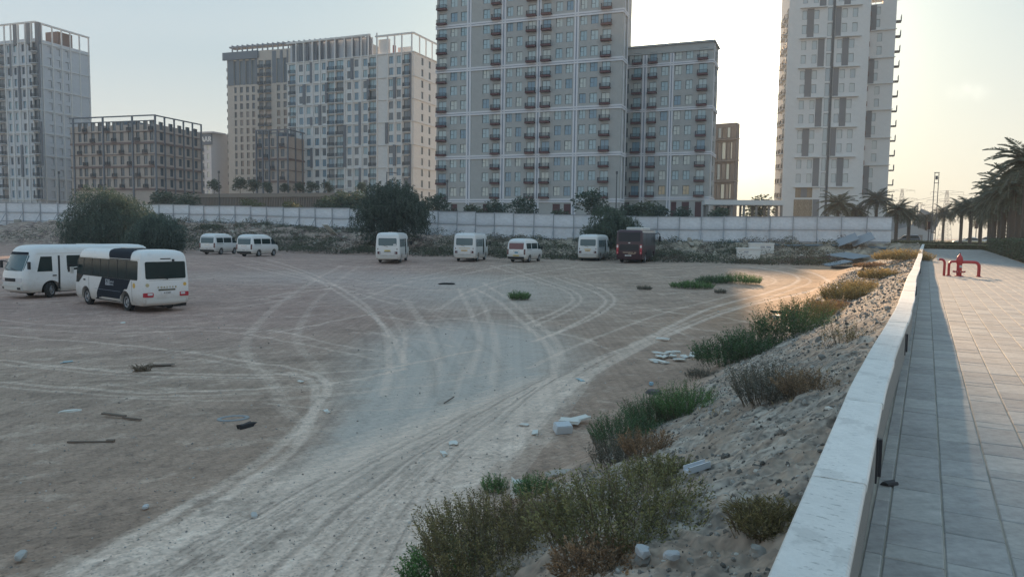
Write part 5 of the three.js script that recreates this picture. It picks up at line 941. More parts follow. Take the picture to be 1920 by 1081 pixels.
{ // dark coach
  const L = [[0.34, -4.2, 4.3, 1.16], [0.5, -4.34, 4.42, 1.22], [1.2, -4.4, 4.48, 1.25], [1.9, -4.36, 4.46, 1.245], [2.85, -4.2, 4.38, 1.22], [3.0, -4.12, 4.34, 1.19], [3.08, -4.0, 4.26, 1.1], [3.12, -3.8, 4.1, 0.9]];
  const f = vehicleForm(L, { bowF: 0.2, bowR: 0.08, rF: 0.3, rR: 0.16 }), v = thing('coach', 'dark maroon coach with white roof unit, tallest vehicle of the back row', 'coach', seat(1194, 485, 73.5), heading(19));
  const axles = [[-2.6, 0.48], [2.2, 0.48]];
  part('body', cutArches(f.body(), axles, 0.56, 1.25), VM.maroon, v);
  part('underbody', merge([span(-0.85, 0.85, 0.28, 0.7, -4, 4.1), span(-0.8, 0.8, 0.7, 1.1, -3.3, 3)]), VM.under, v);
  for (const [z] of axles) for (const s of [-1, 1]) addWheel(v, s * 1.06, z, 0.48, 0.26, { rim: VM.rim });
  for (const s of [-1, 1]) {
    for (const [a, b] of [[-3.9, -2.45], [-2.4, -0.95], [-0.9, 0.55], [0.6, 2.05], [2.1, 3.9]]) part('window', onSide(f, s, [[a, 1.62], [b, 1.62], [b, 2.82], [a, 2.82]]), VM.charcoal, v);
    part('roof_edge', onSide(f, s, [[-4.0, 2.88], [4.2, 2.88], [4.2, 2.98], [-4.0, 2.98]], 0.012, 0.03), VM.cream, v);
    for (const z of [-1.6, -0.4, 0.8]) part('luggage_door', onSide(f, s, [[z, 0.55], [z + 1.1, 0.55], [z + 1.1, 1.25], [z, 1.25]], 0.01, 0.02), VM.charcoal, v);
    const m = part('mirror', merge([tube([[s * 1.15, 2.75, -4.2], [s * 1.45, 2.85, -4.35], [s * 1.62, 2.7, -4.4], [s * 1.62, 2.5, -4.4]], 0.04, 14, 6), box(0.2, 0.55, 0.14, s * 1.62, 2.25, -4.4)]), VM.black, v);
    const t = part('tail_light', onEnd(f, true, roundedPts(s > 0 ? 1.0 : -1.2, s > 0 ? 1.2 : -1.0, 0.85, 1.75, 0.05, 3, 3), 0.02, 0.06), VM.lampRed, v);
    part('reversing_lamp', onEnd(f, true, roundedPts(s * 1.1 - 0.07, s * 1.1 + 0.07, 1.45, 1.68, 0.03, 2, 2), 0.03, 0.02), VM.lampClear, t); part('lamp_lens', onEnd(f, true, roundedPts(s * 1.1 - 0.06, s * 1.1 + 0.06, 0.9, 1.06, 0.03, 2, 2), 0.03, 0.02), mat(0.6, 0.2, 0.22, 0.3), t);
  }
  part('rear_window', onEnd(f, true, roundedPts(-1.02, 1.02, 2.02, 2.9, 0.08, 3, 8)), VM.charcoal, v);
  part('engine_door', onEnd(f, true, roundedPts(-0.9, 0.9, 1.2, 1.75, 0.1, 3, 6), 0.014, 0.03), VM.charcoal, v);
  part('rear_badge', onEnd(f, true, [[-0.08, 1.86], [0.1, 1.86], [0.1, 1.94], [-0.08, 1.94]], 0.012, 0.02), VM.lampClear, v);
  const gold = mat(0.55, 0.42, 0.3, 0.6), G = []; for (let i = 0; i < 13; i++) { const x = -0.55 + i * 0.075; G.push(box(0.05, 0.07 + (i % 3) * 0.012, 0.012, x, 1.0, f.rearZ(x, 1.0) + 0.008)); } for (let i = 0; i < 3; i++) G.push(box(0.05, 0.09, 0.012, 0.5 + i * 0.07, 1.0, f.rearZ(0.6, 1.0) + 0.012)); for (let i = 0; i < 10; i++) G.push(box(0.045, 0.06, 0.012, -0.05 + i * 0.07, 0.88, f.rearZ(0.1 + i * 0.07, 0.85) + 0.008)); part('lettering', merge(G), gold, v);
  plate(v, f, true, -0.38, 0.22, 0.66, 0.78, VM.plateWhite, '9 31 52');
  const P = roundedPts(-0.75, 0.75, -2.6, 1.9, 0.35, 5, 2); const ac = new THREE.ExtrudeGeometry(shapeOf(P), { depth: 0.16, bevelEnabled: true, bevelThickness: 0.1, bevelSize: 0.12, bevelSegments: 4 }).rotateX(-Math.PI / 2).translate(0, 3.13, -1); part('roof_unit', ac, VM.cream, v);
  part('windscreen', onEnd(f, false, roundedPts(-1.1, 1.1, 1.2, 2.85, 0.1, 3, 8)), VM.glass, v);
}
const VAN = [[0.28, -2.2, 2.3, 0.84], [0.4, -2.38, 2.4, 0.9], [0.75, -2.42, 2.42, 0.94], [1.02, -2.3, 2.41, 0.945], [1.15, -2.1, 2.4, 0.94], [1.78, -1.38, 2.33, 0.86], [1.98, -1.1, 2.25, 0.80], [2.10, -0.8, 2.1, 0.70], [2.18, -0.5, 1.9, 0.5], [2.2, -0.3, 1.7, 0.3]];
const vanForm = vehicleForm(VAN, { bowF: 0.2, bowR: 0.05, rF: 0.26, rR: 0.14 }), VAX = [[-1.4, 0.34], [1.2, 0.34]], vanBody = cutArches(vanForm.body(), VAX, 0.40, 0.945);
function van(label, pos, turn, rearGlass, group) {
  const v = thing('van', label, 'van', pos, turn, group), f = vanForm;
  part('body', vanBody, VM.white, v); part('underbody', merge([span(-0.65, 0.65, 0.22, 0.5, -2.1, 2.15), span(-0.6, 0.6, 0.5, 0.8, -1.9, 1.7)]), VM.under, v);
  for (const [z] of VAX) for (const s of [-1, 1]) addWheel(v, s * 0.8, z, 0.335, 0.19);
  part('rear_window', onEnd(f, true, roundedPts(-0.72, 0.72, 1.2, 1.84, 0.07, 3, 6)), rearGlass, v);
  part('windscreen', onEnd(f, false, roundedPts(-0.68, 0.68, 1.2, 1.76, 0.06, 3, 6)), VM.glass, v);
  part('bumper', onEnd(f, true, [[-0.78, 0.33], [0.78, 0.33], [0.78, 0.52], [-0.78, 0.52]], 0.09, 0.11), VM.black, v);
  part('handle_garnish', onEnd(f, true, [[-0.3, 1.02], [0.3, 1.02], [0.3, 1.08], [-0.3, 1.08]], 0.02, 0.03), VM.chrome, v);
  for (const s of [-1, 1]) {
    for (const [a, b] of [[-0.75, 0.72], [0.85, 2.05]]) part('window', onSide(f, s, roundedPts(a, b, 1.24, 1.76, 0.06, 3, 3)), VM.glass, v);
    part('cab_window', onSide(f, s, [[-1.75, 1.2], [-0.9, 1.2], [-0.9, 1.75], [-1.28, 1.75]]), VM.glass, v);
    part('tail_light', onEnd(f, true, roundedPts(s > 0 ? 0.74 : -0.9, s > 0 ? 0.9 : -0.74, 0.72, 1.22, 0.03, 2, 2), 0.012, 0.06), VM.lampDark, v);
    part('mirror', box(0.14, 0.24, 0.1, s * 1.02, 1.3, -1.72), VM.black, v); part('slide_rail', onSide(f, s, [[0.8, 1.1], [2.1, 1.1], [2.1, 1.13], [0.8, 1.13]], 0.006, 0.01), VM.seam, v);
    part('headlight', onEnd(f, false, roundedPts(s > 0 ? 0.5 : -0.82, s > 0 ? 0.82 : -0.5, 0.74, 0.95, 0.03, 2, 2), 0.02, 0.05), VM.lampClear, v);
  }
  return v;
}
{
  const a = van('white van at the left end of the back row, left of its twin', seat(412, 474, 79.5), heading(10), VM.paleGlass); plate(a, vanForm, true, -0.24, 0.24, 0.6, 0.7, VM.plateWhite, '7 20413');
  const b = van('white van right of the leftmost van, overlapping its nose', seat(484, 475, 75), heading(15), VM.paleGlass); plate(b, vanForm, true, -0.24, 0.24, 0.6, 0.7, VM.plateWhite, '8 61570');
  const c = van('white van with a dark red rear window, between two minibuses', seat(985, 486, 70), heading(22), VM.redFilm); plate(c, vanForm, true, -0.3, 0.3, 0.58, 0.68, VM.plateYellow, '19 40226');
  part('sticker', onEnd(vanForm, true, roundedPts(-0.14, 0.2, 0.84, 0.98, 0.02, 2, 2), 0.01, 0.02), mat(0.12, 0.3, 0.4, 0.6), c);
}
function car(name, label, category, pos, turn, paint, tall) {
  const h = tall ? 1.72 : 1.44, k = tall ? 1.0 : 0.86;
  const L = [[0.24, -2.2, 2.2, 0.8], [0.38, -2.34, 2.32, 0.88], [0.62 * k + 0.05, -2.36, 2.34, 0.91], [0.9 * k, -2.24, 2.3, 0.9], [1.0 * k, -2.05, 2.25, 0.87], [1.03 * k, -1.15, tall ? 2.2 : 1.75, 0.84], [h - 0.22, -0.5, tall ? 2.0 : 1.25, 0.72], [h - 0.06, -0.2, tall ? 1.8 : 0.85, 0.64], [h, 0.1, tall ? 1.5 : 0.55, 0.5]];
  const f = vehicleForm(L, { bowF: 0.18, bowR: 0.12, rF: 0.3, rR: 0.28 }), v = thing(name, label, category, pos, turn), ax = [[-1.42, 0.34], [1.38, 0.34]];
  part('body', cutArches(f.body(), ax, 0.39, 0.9), paint, v); part('underbody', span(-0.6, 0.6, 0.2, 0.5, -2, 2), VM.under, v);
  for (const [z] of ax) for (const s of [-1, 1]) addWheel(v, s * 0.78, z, 0.34, 0.2);
  const y0 = 1.07 * k, y1 = h - 0.2, zr = tall ? 1.9 : 1.2;
  for (const s of [-1, 1]) { part('window', onSide(f, s, [[-0.95, y0], [0.12, y0], [0.12, y1], [-0.42, y1]]), VM.glass, v); part('window', onSide(f, s, [[0.2, y0], [zr + 0.1, y0], [zr - 0.15, y1], [0.2, y1]]), VM.glass, v); part('headlight', onEnd(f, false, roundedPts(s > 0 ? 0.45 : -0.72, s > 0 ? 0.72 : -0.45, 0.62 * k, 0.76 * k, 0.03, 2, 2), 0.02, 0.05), VM.lampClear, v); part('tail_light', onEnd(f, true, roundedPts(s > 0 ? 0.45 : -0.75, s > 0 ? 0.75 : -0.45, 0.7 * k, 0.86 * k, 0.03, 2, 2), 0.02, 0.05), VM.lampRed, v); part('mirror', box(0.16, 0.12, 0.1, s * 0.98, y0 + 0.06, -0.85), paint, v); }
  part('windscreen', onEnd(f, false, [[-0.62, y0 + 0.02], [0.62, y0 + 0.02], [0.54, y1], [-0.54, y1]]), VM.glass, v); part('rear_window', onEnd(f, true, [[-0.6, y0 + 0.05], [0.6, y0 + 0.05], [0.5, y1], [-0.5, y1]]), VM.glass, v);
}
const roadPos = (px, D) => { const p = at(px, 450, D); return [p.x, FAR_Y + 0.02, p.z]; };
car('car', 'dark grey estate car crossing behind the end of the hoarding', 'car', roadPos(1699, 128), heading(-72), new THREE.MeshPhysicalMaterial({ color: rgb(0.05, 0.055, 0.065), roughness: 0.3, clearcoat: 1 }), true);
car('car', 'white sedan on the road beyond the end of the promenade', 'car', roadPos(1817, 124), heading(-76), VM.cream, false);
car('car', 'white car farther back under the palms, its roof catching the light', 'car', roadPos(1850, 162), heading(-60), VM.white, true);

// ---------------------------------------------------------------- plants
function leafGeo(leaves, variance = 0.25) { // leaves: [x, y, z, dirx, diry, dirz, length, width]; one bent leaf each
  const P = new Float32Array(leaves.length * 18), C = new Float32Array(leaves.length * 18); let k = 0;
  const a = new THREE.Vector3(), d = new THREE.Vector3(), s = new THREE.Vector3(), r = new THREE.Vector3();
  for (const [x, y, z, dx, dy, dz, L, w, tone = 1] of leaves) {
    d.set(dx, dy, dz).normalize(); r.set(rnd() - 0.5, rnd() - 0.5, rnd() - 0.5); s.crossVectors(d, r).normalize().multiplyScalar(w / 2); a.set(x, y, z);
    const tip = [x + d.x * L, y + d.y * L - L * 0.12, z + d.z * L], m = [x + d.x * L * 0.5, y + d.y * L * 0.5, z + d.z * L * 0.5];
    const V = [[x, y, z], [m[0] + s.x, m[1] + s.y, m[2] + s.z], tip, [x, y, z], tip, [m[0] - s.x, m[1] - s.y, m[2] - s.z]], v = tone * (1 + (rnd() - 0.5) * 2 * variance);
    for (const q of V) { P.set(q, k); C.set([v, v, v], k); k += 3; }
  }
  const g = new THREE.BufferGeometry(); g.setAttribute('position', new THREE.BufferAttribute(P, 3)); g.setAttribute('color', new THREE.BufferAttribute(C, 3)); g.computeVertexNormals(); return g;
}
const leafMat = (r, g, b) => new THREE.MeshPhysicalMaterial({ color: rgb(r, g, b), roughness: 0.85, vertexColors: true, side: THREE.DoubleSide, transmission: 0.42, thickness: 0 });
const LM = { green: leafMat(0.098, 0.196, 0.053), dark: leafMat(0.070, 0.133, 0.049), olive: leafMat(0.210, 0.175, 0.070), pale: leafMat(0.21, 0.195, 0.075), dry: leafMat(0.266, 0.182, 0.105), rust: leafMat(0.27, 0.165, 0.085), gold: leafMat(0.364, 0.266, 0.105), grey: leafMat(0.147, 0.140, 0.105), palm: leafMat(0.12, 0.14, 0.10), palmGrey: leafMat(0.119, 0.140, 0.119) };
const barkMat = mat(0.13, 0.105, 0.085, 0.95, { bumpMap: grain(6), bumpScale: 0.02 }), twigMat = mat(0.15, 0.115, 0.08, 0.95);

// low desert shrub: many upright twigs from several stools, leaves along them
function shrubGeos(w, d, h, { twigs = 220, per = 16, leaf = 0.05, lw = 0.014, spread = 0.55, bare = 0.2 } = {}) {
  const leaves = [], stems = [];
  for (let i = 0; i < twigs; i++) {
    const a = rnd() * 6.283, q = Math.sqrt(rnd()) * 0.9, x = Math.cos(a) * q * w / 2, z = Math.sin(a) * q * d / 2, edge = 1 - q * q * 0.55, L = h * edge * rr(0.6, 1.12);
    const dx = Math.cos(a) * q * spread + rr(-0.28, 0.28), dz = Math.sin(a) * q * spread + rr(-0.28, 0.28), tone = rr(0.55, 1.35);
    if (i % 3 === 0) stems.push(rod([x, -0.05, z], [x + dx * L, L * 0.9, z + dz * L], 0.004, 3, 0.002));
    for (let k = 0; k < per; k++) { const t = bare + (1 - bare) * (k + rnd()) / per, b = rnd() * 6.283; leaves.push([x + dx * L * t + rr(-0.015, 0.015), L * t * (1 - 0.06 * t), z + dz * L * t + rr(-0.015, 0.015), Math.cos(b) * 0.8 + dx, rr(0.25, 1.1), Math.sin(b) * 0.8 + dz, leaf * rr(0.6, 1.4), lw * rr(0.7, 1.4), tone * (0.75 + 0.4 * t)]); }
  }
  return { foliage: leafGeo(leaves, 0.3), stems: merge(stems) };
}
function shrub(label, px, py, w, d, h, m, opt = {}, name = 'shrub', category = 'shrub') {
  const pos = put(px, py, -0.03), g = shrubGeos(w, d, h, opt), o = thing(name, label, category, pos, rnd() * 3);
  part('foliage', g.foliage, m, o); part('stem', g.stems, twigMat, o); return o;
}
seed(201);
const fine = { leaf: 0.026, lw: 0.009, per: 34 };
shrub('olive-brown bush at the bottom edge, biggest of the slope foot', 945, 1050, 1.6, 1.2, 0.5, LM.olive, { ...fine, twigs: 800 });
shrub('green bush spreading along the bottom edge, left of the olive-brown bush', 850, 1075, 0.9, 0.8, 0.34, LM.green, { ...fine, twigs: 300 });
shrub('dry brown bush behind the big olive-brown bush', 1010, 1000, 0.8, 0.6, 0.4, LM.dry, { ...fine, twigs: 300 });
shrub('pale green bush on the rubble between the big olive bush and a white offcut', 1165, 1015, 1.1, 0.95, 0.46, LM.pale, { ...fine, twigs: 420 });
shrub('rust-orange dry tuft at the bottom edge under the pale green bush', 1135, 1078, 0.5, 0.4, 0.22, LM.rust, { ...fine, twigs: 130, spread: 0.8 });
shrub('small green bush with a white scrap at its foot, above the big olive bush', 1000, 928, 0.5, 0.45, 0.3, LM.green, { ...fine, twigs: 150 });
shrub('tiny green tuft standing alone on sand left of the slope bushes', 928, 918, 0.36, 0.3, 0.27, LM.green, { ...fine, twigs: 80 });
shrub('bright green bush on the slope right of the dark green row', 1245, 903, 0.62, 0.5, 0.26, LM.pale, { ...fine, twigs: 170 });
shrub('dark green bush, lower left end of the row near the foam scraps', 1172, 832, 1.0, 0.9, 0.55, LM.dark, { ...fine, twigs: 380 });
shrub('dark green bush in the middle of the row near the foam scraps', 1228, 796, 1.15, 0.9, 0.55, LM.dark, { ...fine, twigs: 400 });
shrub('fresh green bush at the upper right end of the dark green row', 1287, 772, 1.1, 0.9, 0.55, LM.green, { ...fine, twigs: 380 });
shrub('brown twiggy bush below the dark green row', 1172, 858, 0.9, 0.6, 0.4, LM.grey, { ...fine, twigs: 180, bare: 0.05 });
shrub('rust-coloured tuft right of the brown twiggy bush', 1217, 852, 0.6, 0.5, 0.36, LM.rust, { ...fine, twigs: 140 });
shrub('yellow-green grass tuft close to the wall in the lower right', 1440, 992, 0.34, 0.3, 0.19, LM.olive, { leaf: 0.035, lw: 0.005, twigs: 260, per: 18, spread: 0.7 }, 'grass_tuft', 'grass tuft');
shrub('grey-green twiggy bush halfway up the slope with brown right side', 1450, 745, 1.0, 0.8, 0.5, LM.grey, { ...fine, twigs: 300, spread: 0.7 });
shrub('brown dry bush joined to the grey-green twiggy bush on the slope', 1515, 733, 0.7, 0.55, 0.32, LM.dry, { ...fine, twigs: 160, spread: 0.75 });
shrub('small olive bush at the wall side of the upper slope', 1588, 643, 0.75, 0.6, 0.42, LM.olive, { ...fine, twigs: 130, per: 12 });
shrub('dark green bush, lower half of the slope-foot pair with a white tub beside', 1362, 683, 2.0, 1.4, 0.75, LM.dark, { leaf: 0.06, lw: 0.02, twigs: 420 });
shrub('dark green bush, upper half of the slope-foot pair', 1415, 664, 2.0, 1.4, 0.8, LM.dark, { leaf: 0.06, lw: 0.02, twigs: 420 });
shrub('dark green bush where the sunlit strip meets the slope', 1487, 632, 1.9, 1.5, 1.0, LM.dark, { leaf: 0.06, lw: 0.02, twigs: 420 });
shrub('olive bush behind the dark one where the sunlit strip meets the slope', 1525, 606, 1.7, 1.4, 0.9, LM.olive, { leaf: 0.06, lw: 0.02, twigs: 340 });
shrub('rust bush in sunlight at the foot of the slope', 1556, 586, 1.3, 1.0, 0.45, LM.rust, { leaf: 0.07, lw: 0.022, twigs: 300 });
shrub('sunlit green bush on the slope, middle of the golden row', 1588, 566, 1.6, 1.3, 0.75, LM.olive, { leaf: 0.07, lw: 0.022, twigs: 340 });
shrub('golden dry bush above the sunlit green bush on the slope', 1612, 549, 1.5, 1.2, 0.6, LM.gold, { leaf: 0.07, lw: 0.022, twigs: 320 });
shrub('golden-green bush near the top of the slope by the last coping stones', 1648, 524, 1.9, 1.5, 0.55, LM.gold, { leaf: 0.09, lw: 0.03, twigs: 340 });
shrub('large golden scrub clump at the far end of the slope by the wall', 1692, 490, 3.6, 2.6, 0.85, LM.gold, { leaf: 0.12, lw: 0.04, twigs: 420 });
shrub('rusty scrub clump on the slope left of the large golden clump', 1640, 502, 3.0, 2.2, 0.45, LM.rust, { leaf: 0.11, lw: 0.035, twigs: 340 });
shrub('lone green bush in the middle of the lot', 973, 562, 1.15, 0.9, 0.55, LM.green, { leaf: 0.07, lw: 0.022, twigs: 240 });
shrub('small grey bush between the lone bush and the green patch', 1208, 543, 0.95, 0.7, 0.33, LM.grey, { leaf: 0.06, lw: 0.02, twigs: 120 });
shrub('left clump of the low green patch in the lot', 1297, 540, 2.9, 1.8, 0.55, LM.green, { leaf: 0.08, lw: 0.028, twigs: 360 });
shrub('middle clump of the low green patch in the lot', 1335, 531, 3.2, 1.8, 0.6, LM.dark, { leaf: 0.08, lw: 0.028, twigs: 360 });
shrub('right clump of the low green patch in the lot', 1385, 531, 3.2, 2.0, 0.8, LM.green, { leaf: 0.08, lw: 0.028, twigs: 400 });
shrub('tiny grey bush just below the right clump of the green patch', 1351, 549, 0.8, 0.6, 0.3, LM.grey, { leaf: 0.06, lw: 0.02, twigs: 90 });
shrub('low dark row of plants above the dark green bushes on the slope', 1318, 707, 0.9, 0.5, 0.28, LM.grey, { ...fine, twigs: 140 });

{ // scrub on the rubble bank below the hoarding, too many to count
  seed(211); const leaves = [], dry = [];
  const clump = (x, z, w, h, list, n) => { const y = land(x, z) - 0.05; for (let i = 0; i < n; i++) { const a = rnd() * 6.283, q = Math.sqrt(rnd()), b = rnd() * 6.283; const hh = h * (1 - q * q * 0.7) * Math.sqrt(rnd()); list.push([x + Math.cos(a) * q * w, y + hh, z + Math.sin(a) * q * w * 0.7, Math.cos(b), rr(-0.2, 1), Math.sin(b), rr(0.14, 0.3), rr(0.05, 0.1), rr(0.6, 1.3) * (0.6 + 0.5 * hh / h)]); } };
  for (let i = 0; i < 900; i++) { const px = rr(-20, 1640), x0 = at(px, 440, 90).x, q = rr(0.5, 17), x = x0 * (1 - q / 130), D = fenceD(x) - q; if (ns2(x, D, 13) < 0.47 && q < 13) continue; if (x > 38 || toPath(x, -D)[1] > -7) continue; clump(x, -D, rr(0.7, 2.1), rr(0.35, 1.0), rnd() < 0.3 ? dry : leaves, 130); }
  for (const [px, py, w, h] of [[560, 472, 2.4, 0.8], [620, 474, 2.6, 0.9], [680, 476, 2.5, 0.9], [805, 478, 2.5, 1.1], [830, 474, 2.2, 1], [940, 478, 2.3, 1], [965, 474, 2, 0.8], [1050, 478, 2.6, 0.9], [1270, 486, 2.6, 0.9], [1300, 486, 2.6, 0.8], [1245, 482, 2.2, 0.9], [330, 468, 3, 0.9], [365, 470, 3, 0.8], [20, 454, 4, 1.4], [70, 452, 4, 1.5], [110, 440, 4, 1.6]]) { const p = onGround(px, py); clump(p.x, p.z, w, h, leaves, 420); }
  tag(part('bank_scrub', leafGeo(leaves, 0.3), leafMat(0.095, 0.11, 0.055), scene), 'low green scrub scattered over the rubble bank under the hoarding', 'scrub', null, 'stuff');
  tag(part('dry_scrub', leafGeo(dry, 0.3), leafMat(0.154, 0.119, 0.084), scene), 'brown dead scrub scattered over the rubble bank under the hoarding', 'scrub', null, 'stuff');
  // thin dry grass on the slope and by the wall
  const g = []; seed(223);
  for (let i = 0; i < 500; i++) { const s = 3 + 70 * Math.pow(rnd(), 1.2), d = -0.5 - Math.pow(rnd(), 0.8) * 5.2, [x, z] = fromPath(s, d); if (ns2(x, z, 3) < 0.5 + 0.1 * (s < 25)) continue; const y = land(x, z) - 0.01; for (let k = 0; k < 9; k++) { const b = rnd() * 6.283; g.push([x + rr(-0.1, 0.1), y, z + rr(-0.1, 0.1), Math.cos(b) * 0.6, 1, Math.sin(b) * 0.6, rr(0.06, 0.18), 0.006 + s * 0.0006]); } }
  tag(part('dry_grass', leafGeo(g, 0.3), leafMat(0.364, 0.280, 0.154), scene), 'thin dry grass on the rubble slope', 'grass', null, 'stuff');
}
// ---- trees: tapered trunk, limbs and a crown of leaf sprays
function treeGeos({ R = 3, H = 6, base = 1.2, n = 2600, leaf = 0.3, lw = 0.1, weep = 0, lumps = 9, flat = 1, trunkR = 0.16 } = {}) {
  const wood = [], leaves = [], C = [];
  const tilt = rr(-0.3, 0.3); wood.push(rod([0, -0.3, 0], [tilt * 0.4, base + H * 0.2, rr(-0.2, 0.2)], trunkR, 8, trunkR * 0.65));
  for (let i = 0; i < lumps; i++) { const a = i / lumps * 6.283 + rr(-0.3, 0.3), q = i % 3 === 0 ? rr(0.1, 0.35) : rr(0.42, 0.68), c = [Math.cos(a) * R * q, base + (H - base) * (i % 3 === 0 ? rr(0.62, 0.78) : rr(0.3, 0.66)), Math.sin(a) * R * q, R * rr(0.36, 0.5)]; C.push(c); wood.push(rod([tilt * 0.4, base + H * 0.18, 0], [c[0], c[1], c[2]], trunkR * 0.5, 5, trunkR * 0.14)); }
  for (let i = 0; i < n; i++) {
    const c = C[i % lumps], u = rr(-1, 1), a = rnd() * 6.283, k = Math.sqrt(1 - u * u), q = 0.55 + 0.5 * Math.pow(rnd(), 0.7); if (rnd() < 0.1 && u < -0.3) continue;
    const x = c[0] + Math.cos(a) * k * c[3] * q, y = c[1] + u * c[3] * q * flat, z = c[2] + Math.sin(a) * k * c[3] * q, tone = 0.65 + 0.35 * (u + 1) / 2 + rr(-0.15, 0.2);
    if (weep) { const L = rr(0.4, 1) * weep; let px = x, py = y, pz = z; const m = 7; for (let j = 0; j < m; j++) { const t = j / m; px += Math.cos(a) * L * 0.05 * (1 - t); pz += Math.sin(a) * L * 0.05 * (1 - t); py -= L / m * t * 1.6; if (py < 0.1) break; for (const s of [0, 1]) { const b = rnd() * 6.283; leaves.push([px, py, pz, Math.cos(b) * 0.5, rr(-1.1, 0.1), Math.sin(b) * 0.5, leaf * rr(0.7, 1.3), lw, tone]); } } } else for (let j = 0; j < 3; j++) { const b = rnd() * 6.283; leaves.push([x + rr(-0.1, 0.1), y + rr(-0.1, 0.1), z + rr(-0.1, 0.1), Math.cos(b) + Math.cos(a) * 0.5, rr(-0.5, 0.8), Math.sin(b) + Math.sin(a) * 0.5, leaf * rr(0.6, 1.4), lw * rr(0.7, 1.3), tone]); }
  }
  return { wood: merge(wood), crown: leafGeo(leaves, 0.25) };
}
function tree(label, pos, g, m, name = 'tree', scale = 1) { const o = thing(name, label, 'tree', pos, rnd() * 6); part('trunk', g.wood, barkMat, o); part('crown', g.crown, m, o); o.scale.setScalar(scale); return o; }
seed(301);
tree('large weeping grey-green tree behind the near minibuses', put(205, 470, -0.4), treeGeos({ R: 5.1, H: 7.6, base: 0.4, n: 3300, leaf: 0.3, lw: 0.075, weep: 2.8, lumps: 14, trunkR: 0.3 }), leafMat(0.09, 0.135, 0.10), 'weeping_tree');
tree('smaller weeping tree leaning out from the right side of the large one', put(292, 474, -0.3), treeGeos({ R: 3.4, H: 4.6, base: 0.2, n: 1900, leaf: 0.3, lw: 0.075, weep: 2.2, lumps: 9, trunkR: 0.2 }), leafMat(0.105, 0.148, 0.112), 'weeping_tree');
tree('dense rounded dark tree in front of the hoarding behind the lone minibus', put(735, 462, -0.6), treeGeos({ R: 5.0, H: 7.9, base: 0.6, n: 2700, leaf: 0.32, lw: 0.09, weep: 1.5, lumps: 14, trunkR: 0.3 }), leafMat(0.088, 0.118, 0.083), 'round_tree');
tree('bushy dark tree in front of the hoarding behind the dark coach', put(1145, 462, -0.4), treeGeos({ R: 3.6, H: 4.6, base: 0.3, n: 1100, leaf: 0.3, lw: 0.08, weep: 0.9, lumps: 9, trunkR: 0.2 }), leafMat(0.098, 0.137, 0.088), 'round_tree');
{ // street trees beyond the hoarding
  const V = [0, 1, 2, 3].map((i) => treeGeos({ R: 2.6, H: 6.6, base: 1.8, n: 520, leaf: 0.42, lw: 0.2, lumps: 8, trunkR: 0.13 })), tones = [leafMat(0.070, 0.105, 0.063), leafMat(0.091, 0.119, 0.056), leafMat(0.140, 0.154, 0.070)];
  const list = [[985, 372, 124, 2, 'round green tree beyond the hoarding at the middle of the grey tower'], [885, 383, 128, 1, 'low flat-topped tree beyond the hoarding under the grey tower'], [928, 377, 128, 0, 'thin tree beyond the hoarding left of the round green tree'], [1112, 360, 120, 2, 'tall dark tree beyond the hoarding right above the bushy dark tree'], [1205, 377, 124, 1, 'spreading tree beyond the hoarding before the grey block'], [1278, 390, 126, 0, 'small dark tree before the last wine-red doors of the grey block'], [1232, 382, 127, 0, 'small tree beyond the hoarding in the middle of the grey block'], [1046, 392, 128, 1, 'low shrubby tree before the paired wine-red doors'], [822, 368, 126, 2, 'dark tree at the left corner of the grey tower'], [1178, 385, 125, 2, 'small tree at the joint of the grey tower and grey block'],
    [670, 362, 138, 0, 'tree above the left shoulder of the rounded dark tree'], [612, 372, 132, 2, 'dark broad tree before the podium under the gridded block'], [470, 372, 133, 1, 'yellow-green tree before the podium under the brown annex'], [545, 377, 132, 1, 'low yellow-green tree before the podium, left of the broad dark one'], [350, 365, 138, 0, 'tree beyond the hoarding right of the weeping tree'], [303, 361, 140, 2, 'tree beyond the hoarding touching the weeping tree'], [640, 362, 139, 0, 'slim tree before the right end of the podium'], [1352, 388, 130, 1, 'small tree before the left columns of the walkway'], [1425, 370, 150, 0, 'faint small tree rising over the walkway roof'], [760, 366, 136, 2, 'tree hidden behind the top of the rounded dark tree']];
  const tops = [333, 330, 333, 336, 338, 335, 331, 335];
  for (const [px, py, D, v, label] of list) {
    const top = at(px, py, D), H = clamp((top.y - FAR_Y) / 6.2, 0.6, 1.7);
    tree(label, [top.x, FAR_Y, top.z], V[v], label.includes('yellow') ? tones[2] : tones[v % 2], 'street_tree', H);
  }
  // young trees up on the podium deck
  const deck = [[440, 331, 'leftmost young tree on the podium deck, before the beige tower'], [465, 334, 'young tree on the podium deck between the beige tower windows and annex'], [492, 340, 'young tree on the podium deck before the brown annex'], [525, 342, 'young tree on the podium deck at the right end of the annex'], [553, 340, 'young tree on the podium deck at the left edge of the gridded block'], [577, 338, 'thin young tree on the podium deck, third from the right'], [607, 340, 'young tree on the podium deck beside a tall pole'], [672, 340, 'rightmost young tree on the podium deck'], [390, 335, 'young tree on the podium deck before the sign block']];
  deck.forEach(([px, py, label], i) => { const D = 158 - (px - 390) * 0.03, top = at(px, py, D), base = at(px, 355, D); tree(label, [top.x, FAR_Y + 7.6, top.z - 3], V[i % 4], tones[0], 'deck_tree', clamp((top.y - FAR_Y - 7.6) / 6.2, 0.45, 1)); });
}
